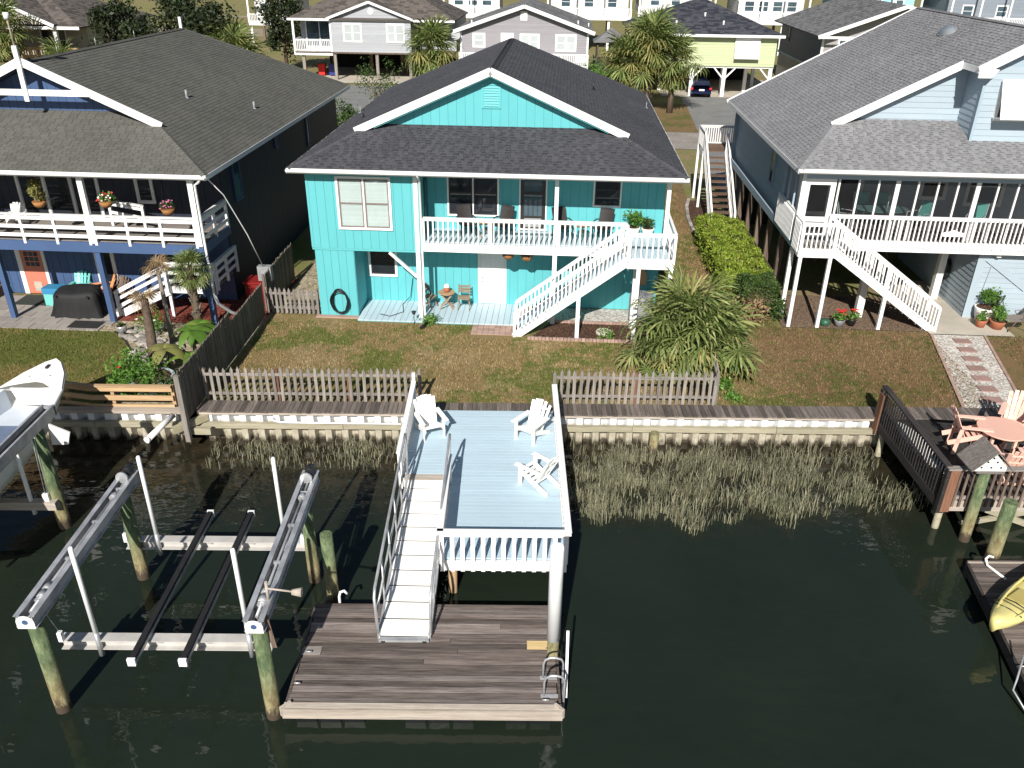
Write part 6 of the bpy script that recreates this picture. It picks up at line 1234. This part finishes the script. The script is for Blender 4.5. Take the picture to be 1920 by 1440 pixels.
banana('banana plant leaning toward the navy post', -11.75, 24.3, .9, 6, 4)
for x, y in ((-11.9,22.2), (-11.6,22.6), (-11.4,23.0)): pass

# ---------------------------------------------------------------- marsh reeds and grass blades
def reeds(name, region, n, seed, hr=(.35,.85), m=reedL):
    r = random.Random(seed); mb = MB(); k = 0
    while k < n:
        x, y, dens = region(r)
        if r.random() > dens: continue
        k += 1; cl = r.randint(1,3)
        for _ in range(cl):
            h = r.uniform(*hr)*(.75+.35*sin(x*3.1+y*2.3)*sin(y*3.7-x*1.7)); a = r.uniform(0,6.28); b = r.uniform(.08,.75)*h; px, py = x+r.gauss(0,.05), y+r.gauss(0,.05); w = r.uniform(.005,.011); s = Vector((-sin(a)*w,cos(a)*w,0)); d = Vector((cos(a),sin(a),0)); p0 = Vector((px,py,WZ-.1)); p1 = p0+d*b*.25+Vector((0,0,h*.6+.1)); p2 = p0+d*b+Vector((0,0,h*r.uniform(.7,1)+.1))
            mb.raw([p0-s, p0+s, p1+s*.9, p1-s*.9, p2], [(0,1,2,3), (3,2,4)])
    o = mb.top(name, m, None, None, (0,0,0), 'w', None, 'stuff'); return o
def regA(r):
    x = r.uniform(1.75,10.6); far = 20.55; near = 17.15+max(0,(x-5.5))*.17+.25*sin(x*2.3)+.2*sin(x*5.1)-(max(0,2.6-x))*-1.0; y = r.uniform(near-.2,far)
    dn_ = 1.0 if x < 7.5 else max(.12, 1-(x-7.5)*.3)
    q = sin(x*1.9+y*1.3)*sin(y*2.7-x*.8); dn_ *= (.5+.5*q if q > -.35 else .1)*(.35 if y > 20.1 else 1)*(1 if sin(x*6.1+y*4)*sin(y*7-x*3) > -.45 else .15)
    return x, y, dn_ if y > near else .25
def regB(r):
    x = r.uniform(-8.5,-3.1); y = r.uniform(19.2,20.5); q = sin(x*2.6)*.5+.5; return x, y, (.2+.8*q*q)*(.4+.6*(y-19.2)/1.3)
reeds('marsh_reeds', regA, 4200, 5, (.2,.66)); reeds('marsh_reeds', regB, 520, 6, (.22,.52))
o = reeds('stray_reeds', lambda r: (r.uniform(8.8,11.2), r.gauss(18.1,.25), .8), 120, 7, (.3,.6))
def blades(name, inside, bounds, n, m, seed, h=(.03,.075)):
    r = random.Random(seed); mb = MB(); x0, x1, y0, y1 = bounds
    for _ in range(n):
        x, y = r.uniform(x0,x1), r.uniform(y0,y1)
        if not inside(x, y): continue
        hh = r.uniform(*h); a = r.uniform(0,6.28); w = r.uniform(.008,.018); l = r.uniform(.02,.06)
        mb.raw([(x-cos(a)*w,y-sin(a)*w,0), (x+cos(a)*w,y+sin(a)*w,0), (x-sin(a)*l,y+cos(a)*l,hh)], [(0,1,2)])
    return mb.top(name, m, None, None, (0,0,0), 'h', None, 'stuff')
bl_ = lambda x, y: y > (21.32+x*sin(A))/cos(A)
blades('lawn_grass', lambda x, y: bl_(x,y) and not (x < -10.3 or (x > 13.2 and x < 15.3) or (y > 26.9 and x < 4) or (y > 25.9 and -3 < x < 3.4) or (x > 8 and y > 27.7)), (-10.3,18,20.6,28.5), 90000, lawnCb, 3)
blades('lawn_grass', lambda x, y: bl_(x,y-.35) and x < -13.25-.3*max(0,y-21.6)-.55*max(0,y-23.85) and y < 25.35, (-24,-12.9,19.8,25.4), 36000, lawnL, 4)
blades('lawn_grass', lambda x, y: True, (4.3,6.4,28.5,56), 22000, lawnCb, 5)
# ---------------------------------------------------------------- furniture
def adirondack(label, x, y, z, yaw, m, fr='w', k=1.0, tall=0., group=None, slats=5):
    t = Th('adirondack_chair', label, 'chair', (x,y,z), fr, group); t.o.rotation_euler.z += yaw; L = lambda a, b, c: (x+a*k, y+b*k, z+(c+tall)*k)   # chair faces local -y
    def sl(name, p, q, w, h, up=(0,0,1)): slat(name, t, m, L(*p), L(*q), w*k, h*k, up)
    for s in (-1,1):
        sl('side_rail', (s*.25,-.33,.36), (s*.25,.55,.02+.03*(tall > 0)), .03, .13)
        sl('front_leg', (s*.29,-.30,-tall), (s*.29,-.30,.56), .03, .11, (0,1,0)); sl('arm', (s*.33,-.42,.575), (s*.31,.34,.575), .13, .025)
        if tall: sl('back_leg', (s*.25,.34,-tall), (s*.25,.28,.5), .03, .1, (0,1,0))
        sl('arm_brace', (s*.31,-.28,.5), (s*.33,-.12,.56), .03, .05)
    for i in range(slats): f = i/(slats-1); sl('seat_slat', (-.27,-.32+f*.48,.385-f*.17), (.27,-.32+f*.48,.385-f*.17), .09, .022)
    for i in range(slats):
        f = (i-(slats-1)/2)/((slats-1)/2); sl('back_slat', (f*.20,.16,.2), (f*.27,.50,.98-.10*f*f), .098, .02, (0,-1,.4))
    sl('back_rail', (-.3,.31,.52), (.3,.31,.52), .025, .06); sl('back_rail', (-.27,.43,.78), (.27,.43,.78), .025, .05)
    if tall: sl('foot_rest', (-.3,-.34,.02), (.3,-.34,.02), .1, .03); sl('stretcher', (-.28,.3,-.15), (.28,.3,-.15), .03, .07)
    return t
adirondack('white adirondack chair at the left end of the blue deck beside the gangway', -2.15, 19.5, .1, radians(24), whitep, slats=6)
adirondack('white adirondack chair at the far right corner of the blue deck', .62, 19.35, .1, radians(-36), whitep)
adirondack('white adirondack chair near the middle of the right deck railing', .72, 17.15, .1, radians(-132), whitep)
adirondack('salmon tall adirondack chair nearest the slatted railing', 12.35, 19.0, .04, radians(80), pinkw, tall=.28, k=1.02)
adirondack('salmon adirondack chair with fan back behind the round table', 13.9, 19.65, .04, radians(-35), pinkw, tall=.28, k=1.02)
adirondack('salmon chair in front of the round table near the birdhouse', 12.75, 17.65, .04, radians(170), pinkw, tall=.2, k=.95)
adirondack('salmon chair at the right frame edge', 13.75, 17.9, .04, radians(215), pinkw, tall=.2, k=.95)
t = Th('round_table', 'salmon round patio table on the dark pier deck', 'table', (13.05,18.75,.04), 'w'); MB().tube([(13.05,18.75,.86), (13.05,18.75,.9)], .62, 28).build('table_top', paint('salmon_table_top', (.70,.42,.33), .5, .05), t)
for a in range(4): MB().beam((13.05+.4*cos(a*pi/2+.6),18.75+.4*sin(a*pi/2+.6),.04), (13.05+.4*cos(a*pi/2+.6),18.75+.4*sin(a*pi/2+.6),.86), .07, .07, (0,1,0)).build('leg', pinkw, t)
adirondack('aqua adirondack chair against the navy wall', -17.95, 28.05, .03, 0, aqua, 'h', 1.0); adirondack('orange adirondack chair leaning beside the white doorway', -17.05, 28.2, .03, radians(-60), orange, 'h', .95); adirondack('dark brown adirondack chair by the glass door under the balcony', -16.45, 28.0, .03, radians(-20), brownw, 'h', .9)
def wicker(label, x, y, z, yaw):
    t = Th('wicker_chair', label, 'chair', (x,y,z), 'h', 'dark wicker chairs on the teal porch'); t.o.rotation_euler.z += yaw; L = lambda a, b, c: (x+a,y+b,z+c); m = wickerd
    slat('seat', t, m, L(-.25,.0,.42), L(.25,.0,.42), .48, .06); mb = MB(); vs = []
    for i in range(5):
        f = i/4
        for j in range(4): u = -.25+.5*j/3; vs.append(L(u*(1+.06*f), .23+.20*f+.03*(abs(u)/.25)**2*-1, .42+.58*f))
    vs += [(a,b+.03,c) for a, b, c in vs]; fs = [(i*4+j, i*4+j+1, (i+1)*4+j+1, (i+1)*4+j) for i in range(4) for j in range(3)]; fs += [tuple(20+q for q in f_[::-1]) for f_ in fs]; fs += [(16,17,37,36), (17,18,38,37), (18,19,39,38)]; mb.raw(vs, fs, 0, True); mb.build('backrest', m, t)
    for s in (-1,1):
        MB().tube([L(s*.27,-.22,0), L(s*.28,-.22,.5), L(s*.29,-.14,.62), L(s*.29,.1,.64), L(s*.28,.3,.6)], .022, 6).build('arm', m, t); MB().tube([L(s*.26,.28,0), L(s*.26,.25,.45)], .022, 6).build('back_leg', m, t)
    return t
wicker('dark wicker chair left of the twin window on the teal porch', -3.25, 28.2, 2.95, radians(25)); wicker('dark wicker chair just left of the storm door on the teal porch', -2.0, 28.2, 2.95, radians(-25)); wicker('dark wicker chair behind the middle porch post', .12, 28.2, 2.95, radians(25)); wicker('dark wicker chair under the single dark porch window', 1.5, 28.2, 2.95, radians(-25))
for x, l in ((-2.63, 'small round tan table between the left wicker chairs'), (.8, 'small round tan table between the right wicker chairs')):
    t = Th('side_table', l, 'table', (x,28.1,2.95)); MB().tube([(x,28.1,3.43), (x,28.1,3.46)], .25, 18).build('table_top', tanw, t)
    for a in range(3): MB().tube([(x+.2*cos(a*2.1),28.1+.2*sin(a*2.1),2.95), (x-.1*cos(a*2.1),28.1-.1*sin(a*2.1),3.43)], .015, 6).build('leg', tanw, t)
def pot(label, x, y, z, r_, h, pm, lm, n=260, ph=.4, pw=.45, fl=None, fr='h', seed=1, size=.06):
    t = Th('potted_plant', label, 'potted plant', (x,y,z), fr); MB().tube([(x,y,z), (x,y,z+h*.85), (x,y,z+h)], [r_*.68,r_,r_*1.06], 16).build('pot', pm, t); MB().tube([(x,y,z+h), (x,y,z+h+.004)], r_*.9, 14).build('soil', mulch, t); r = random.Random(seed); mb = MB()
    leafcloud(mb, [(x+r.uniform(-.3,.3)*pw,y+r.uniform(-.3,.3)*pw,z+h+ph*r.uniform(.25,.9)) for _ in range(6)], size, r, n, pw*.2); mb.build('foliage', lm, t, kind='stuff')
    if fl:
        for _ in range(fl[1]):
            p = Vector((x+r.uniform(-.4,.4)*pw,y-.05+r.uniform(-.4,.3)*pw,z+h+ph*r.uniform(.8,1.1))); mb = MB()
            for q in range(6): a = q*1.05; mb.raw([p, p+Vector((cos(a)*.06,sin(a)*.06,.015)), p+Vector((cos(a+.5)*.07,sin(a+.5)*.07,.04)), p+Vector((cos(a+1)*.06,sin(a+1)*.06,.015))], [(0,1,2,3)])
            mb.build('flower', fl[0], t)
    return t
pot('white pot with bushy green plant on the porch floor', 2.6, 28.55, 2.95, .24, .36, whitep, brightL, 420, .5, .55, seed=2); pot('white pot with small grey green plant beside the bushy one', 3.12, 28.6, 2.95, .22, .32, whitep, shrubL, 240, .32, .4, seed=3)
pot('terracotta pot with small green plant by the blue wall', 15.32, 28.4, .03, .2, .28, terra, brightL, 160, .25, .35, seed=4); pot('wider terracotta pot with leafy plant by the blue wall', 15.85, 28.3, .03, .27, .3, terra, brightL, 300, .4, .5, seed=5); pot('large white pot with tall green plant at the blue corner', 15.6, 28.95, .03, .33, .55, whitep, brightL, 420, .75, .6, seed=6); pot('grey pot with white edge behind the terracotta pots', 16.05, 28.95, .03, .25, .5, bwhite, shrubL, 300, .5, .5, seed=7)
pot('grey square pot with red geraniums under the white stairs', 10.2, 28.05, .01, .19, .26, greyp, brightL, 160, .3, .4, (red,9), seed=8); pot('black pot with red geraniums beside the grey pot', 10.66, 28.15, .01, .17, .26, blackp, brightL, 140, .32, .35, (red,5), seed=9)
mb = MB().tube([(9.72,28.1,0), (9.72,28.1,.1), (9.72,28.1,.22), (9.72,28.1,.25)], [.14,.19,.16,.08], 14); mb.top('garden_ball', paint('dark_green_ceramic', (.03,.10,.06), .4), 'dark green rounded jar beside the red geranium pots', 'jar', (9.72,28.1,0))
pot('metal bucket planter among the garden stones', -14.9, 25.15, .05, .18, .3, alum, shrubL, 60, .1, .2, seed=10); pot('large pale blue tub planter behind the tan rail fence', -12.0, 21.25, .0, .62, .5, paint('pale_blue_plastic', (.42,.50,.52), .5), brightL, 120, .15, .5, seed=11, size=.05)
def basket(label, x, y, z, lm, fl=None, seed=1, n=200, ph=.25, fr='h', ceil=5.25, pw=.4):
    t = Th('hanging_basket', label, 'hanging basket', (x,y,z), fr); MB().tube([(x,y,z), (x,y,z+.08), (x,y,z+.22)], [.09,.18,.23], 14).build('basket', wick, t); r = random.Random(seed); mb = MB(); leafcloud(mb, [(x+r.uniform(-.4,.4)*pw,y+r.uniform(-.4,.4)*pw,z+.2+ph*r.uniform(.1,.9)) for _ in range(6)], .07, r, n, pw*.18); mb.build('foliage', lm, t, kind='stuff')
    for a in range(3): MB().tube([(x+.2*cos(a*2.1),y+.2*sin(a*2.1),z+.22), (x,y,ceil)], .005, 4).build('wire', blackm, t)
    if fl:
        for fm in fl:
            mb = MB()
            for _ in range(22): p = Vector((x+r.uniform(-.22,.22),y+r.uniform(-.22,.2),z+.22+r.uniform(0,ph))); mb.raw([p, p+Vector((.05,0,.02)), p+Vector((.03,.02,.05)), p+Vector((-.02,.0,.04))], [(0,1,2,3)])
            mb.build('blossom', fm, t, kind='stuff')
basket('wicker hanging basket with tall yellow green fern under the left eave', -17.6, 26.55, 4.0, palmY, None, 1, 420, .75, pw=.5); basket('wicker hanging basket with red and white flowers', -15.3, 26.6, 4.05, brightL, (red, wflow), 2); basket('wicker hanging basket with purple flowers beside the white corner post', -13.2, 26.6, 3.85, shrubL, (pinkf,), 3)
basket('dark hanging basket under the teal porch near the white door', -1.75, 27.7, 2.28, darkL, None, 4, 120, .15, ceil=2.7, pw=.3); basket('dry hanging plant under the teal porch right of the white door', -1.1, 27.8, 2.2, palmD, None, 5, 220, .25, ceil=2.7)
# teak set on the lower porch
t = Th('round_table', 'round folding teak table on the lower teal porch', 'table', (-4.05,28.3,.08)); MB().tube([(-4.05,28.3,.70), (-4.05,28.3,.73)], .31, 20).build('table_top', tanw, t)
for s in (-1,1): slat('leg', t, teakw, (-4.05-.25,28.3+s*.14,.08), (-4.05+.22,28.3+s*.14,.70), .04, .05); slat('leg', t, teakw, (-4.05+.25,28.3+s*.10,.08), (-4.05-.22,28.3+s*.10,.70), .04, .05)
mb = MB().tube([(-4.05,28.3,.731), (-4.05,28.3,.82), (-4.05,28.3,.93)], [.08,.12,.10], 14); mb.top('clay_pot', terra, 'clay pot standing on the round teak table', 'pot', (-4.05,28.3,.73)); mb = MB().tube([(-4.05,28.3,.932), (-4.05,28.3,.96), (-4.05,28.3,1.03)], [.14,.09,.07], 12); mb.top('shell_ornament', wflow, 'pale shell ornament on top of the clay pot', 'ornament', (-4.05,28.3,.93))
def folding(label, x, y, yaw):
    t = Th('folding_chair', label, 'chair', (x,y,.08)); t.o.rotation_euler.z += yaw; L = lambda a, b, c: (x+a,y+b,.08+c)
    for s in (-1,1): slat('leg', t, teakw, L(s*.21,-.24,0), L(s*.21,.24,.86), .03, .05); slat('leg', t, teakw, L(s*.17,.24,0), L(s*.17,-.2,.44), .03, .045)
    for i in range(5): slat('seat_slat', t, teakw, L(-.2,-.2+i*.085,.44), L(.2,-.2+i*.085,.44), .07, .02)
    for i in range(3): slat('back_slat', t, teakw, L(-.22,.15+i*.035,.62+i*.085), L(.22,.15+i*.035,.62+i*.085), .02, .07)
folding('folding teak chair facing the canal right of the teak table', -3.42, 28.35, 0); folding('folding teak chair turned sideways left of the teak table', -4.72, 28.35, radians(70))
# hose, lamp, grill, cooler, lounge chair, mats
t = Th('garden_hose', 'coiled black garden hose hung on the teal wall', 'hose', (-7.8,27.3,.0))
for k in range(7):
    a0 = R0.uniform(0,6); mb = MB(); mb.tube([(-7.8+(.25+.015*k)*cos(a0+i*2*pi/20)+R0.uniform(-.015,.015), 27.36-.02*k, .62+(.46-.012*k+.02*(k % 3))*sin(a0+i*2*pi/20)) for i in range(21)], .017, 6); mb.build('coil', blackp, t)
MB().tube([(-6.4,27.5,.1), (-6.0,27.35,.09), (-5.6,27.8,.09), (-5.75,28.5,.1), (-5.5,28.8,.3), (-5.4,28.9,1.0)], .014, 6).top('garden_hose', blackp, 'thin dark hose trailing across the lower porch from the wall tap', 'hose', (-5.7,28.2,.1))
t = Th('path_light', 'small black solar light on a stake by the downspout', 'lamp', (-5.05,26.9,0)); MB().tube([(-5.05,26.9,0), (-5.05,26.9,.4)], .012, 6).build('stake', blackm, t); MB().tube([(-5.05,26.9,.4), (-5.05,26.9,.5), (-5.05,26.9,.53)], [.05,.09,.03], 10).build('shade', blackm, t)
t = Th('covered_grill', 'barbecue grill under a black fabric cover on the paver patio', 'grill', (-17.2,26.75,.03)); mb = MB(); vs = []; nseg = 40; rr = random.Random(9); levels = [(0,1.10,.13), (.25,1.03,.10), (.55,.99,.06), (.80,.96,.03), (.93,.88,.015), (.98,.60,.0)]
for z, sx, wv_ in levels:
    for i in range(nseg):
        a = 2*pi*i/nseg; ca, sa = cos(a), sin(a); q = (abs(ca)**4+abs(sa)**4)**-.25; fold = 1+wv_*sin(i*2.7+z*2)+wv_*.6*sin(i*5.1); vs.append((-17.2+.85*q*ca*sx*fold, 26.75+.42*q*sa*sx*fold, .03+z*(1+.10*sin(a*1.0+.5)) if z > 0 else .035))
mb.raw(vs, [(l*nseg+i, l*nseg+(i+1) % nseg, (l+1)*nseg+(i+1) % nseg, (l+1)*nseg+i) for l in range(5) for i in range(nseg)]+[tuple(5*nseg+i for i in range(nseg))], 0, True); mb.build('cover', blackc, t)
for x in (-17.75,-16.6): MB().box(x-.03,26.31,.8,x+.03,26.33,.9).build('buckle', blackm, t)
t = Th('cooler', 'blue cooler box with aqua lower half beside the grill', 'cooler', (-18.6,27.6,.03)); MB().box(-18.9,27.35,.03,-18.2,27.8,.5).build('body', aqua, t); MB().box(-18.92,27.33,.5,-18.18,27.82,.72).build('lid', paint('blue_plastic', (.04,.22,.40), .4), t)
MB().box(-20.2,27.35,.035,-18.75,28.3,.05).top('door_mat', paint('dark_green_mat', (.03,.04,.035), .9, .2, 8), 'large dark mat in front of the coral door', 'mat', (-19.5,27.8,.03)); MB().box(-17.1,25.5,.036,-16.0,26.1,.05).top('door_mat', paint('black_mat', (.02,.02,.02), .9, .2, 8), 'small black mat at the patio corner by the stairs', 'mat', (-16.5,25.8,.03))
t = Th('lounge_chair', 'taupe sling lounge chair at the right edge by the blue wall', 'chair', (16.3,28.3,.03)); tp_ = paint('taupe_sling', (.22,.19,.165), .7)
MB().prism([(16.0,28.0,.40), (16.0,28.6,.40), (16.75,28.6,.44), (16.75,28.0,.44)], (0,0,.02)).build('seat', tp_, t); MB().prism([(16.75,28.0,.44), (16.75,28.6,.44), (17.2,28.6,1.05), (17.2,28.0,1.05)], (-.02,0,.01)).build('backrest', tp_, t)
for y in (27.98,28.62): MB().tube([(16.0,y,.4), (16.75,y,.44), (17.2,y,1.06)], .018, 6).build('frame', brownw, t); MB().tube([(16.1,y,.03), (16.3,y,.42)], .018, 6).build('leg', brownw, t); MB().tube([(16.9,y,.03), (16.5,y,.6), (16.85,y,.64)], .018, 6).build('leg', brownw, t)
# furniture inside the screened porch
t = Th('glass_table', 'oval glass table inside the screened porch', 'table', (11.7,30.4,2.98)); mb = MB(); vs = [(11.7+.95*cos(a),30.4+.6*sin(a),3.70) for a in [2*pi*i/24 for i in range(24)]]; mb.prism(vs, (0,0,.02)); mb.build('table_top', glassy('aqua_glass_top', (.16,.30,.29), .1), t)
for x in (11.1,12.3): MB().tube([(x,30.4,2.98), (x,30.4,3.7)], .04, 8).build('leg', white, t)
MB().tube([(11.9,30.4,3.72), (11.9,30.4,4.05)], .015, 6).build('pole', white, t); MB().tube([(11.9,30.4,4.05), (11.9,30.4,4.2)], [.07,.05], 10).build('pole_cap', white, t)
for x, y, a, l in ((10.4,30.2,1.2,'white sling chair left of the porch glass table'), (13.0,30.3,-1.2,'white sling chair right of the porch glass table'), (11.3,31.2,0.,'white sling chair behind the porch glass table'), (12.1,31.2,0.,'second white sling chair behind the porch glass table'), (15.0,30.2,-.6,'white sling chair near the porch far end')):
    t = Th('sling_chair', l, 'chair', (x,y,2.98)); t.o.rotation_euler.z += a; L = lambda p, q, c: (x+p,y+q,2.98+c); MB().prism([L(-.25,-.25,.42), L(.25,-.25,.42), L(.25,.22,.40), L(-.25,.22,.40)], (0,0,.015)).build('seat', aqua, t); MB().prism([L(-.25,.22,.40), L(.25,.22,.40), L(.25,.38,1.0), L(-.25,.38,1.0)], (0,.015,0)).build('backrest', aqua, t)
    for s in (-1,1): MB().tube([L(s*.27,-.25,0), L(s*.27,-.25,.62), L(s*.27,.2,.64)], .015, 6).build('arm', white, t); MB().tube([L(s*.27,.3,0), L(s*.27,.22,.42), L(s*.27,.39,1.02)], .015, 6).build('back_frame', white, t)
for x, l in ((-20.6,'white plastic chair on the balcony at the left edge'), (-19.3,'white plastic chair before the sliding glass door')):
    adirondack(l, x, 27.6, 2.98, .2, whitep, 'h', .8)
t = Th('wooden_bench', 'dark wooden bench in the shade at the left edge', 'bench', (-21.8,28.2,0)); 
for k in range(4): bar('seat_slat', t, brownw, (-22.6,27.9+k*.11,.42), (-21.0,27.99+k*.11,.45))
for k in range(9): bar('back_slat', t, brownw, (-22.5+k*.18,28.36,.5), (-22.42+k*.18,28.39,.95))
for x in (-22.5,-21.1): bar('leg', t, brownw, (x-.04,27.95,0), (x+.04,28.35,.42))
mb = MB()
for k in range(5): a0 = k*1.1; mb.tube([(14.98-.03*k,31.2+.28*cos(a0+i*2*pi/16),1.2+.42*sin(a0+i*2*pi/16)) for i in range(17)], .016, 5)
mb.top('garden_hose', blackp, 'coiled hose hung on the shaded slatted wall under the blue porch', 'hose', (14.9,31.2,1.2))
t = Th('rain_gauge_post', 'small bird feeder on a white post by the green shrubs', 'bird feeder', (4.6,73,0)); MB().box(4.5,72.9,0,4.7,73.1,2.6).build('post', white, t); MB().tube([(4.6,73,2.6), (4.6,73,3.2)], [.5,.08], 12).build('roof', aqua, t)
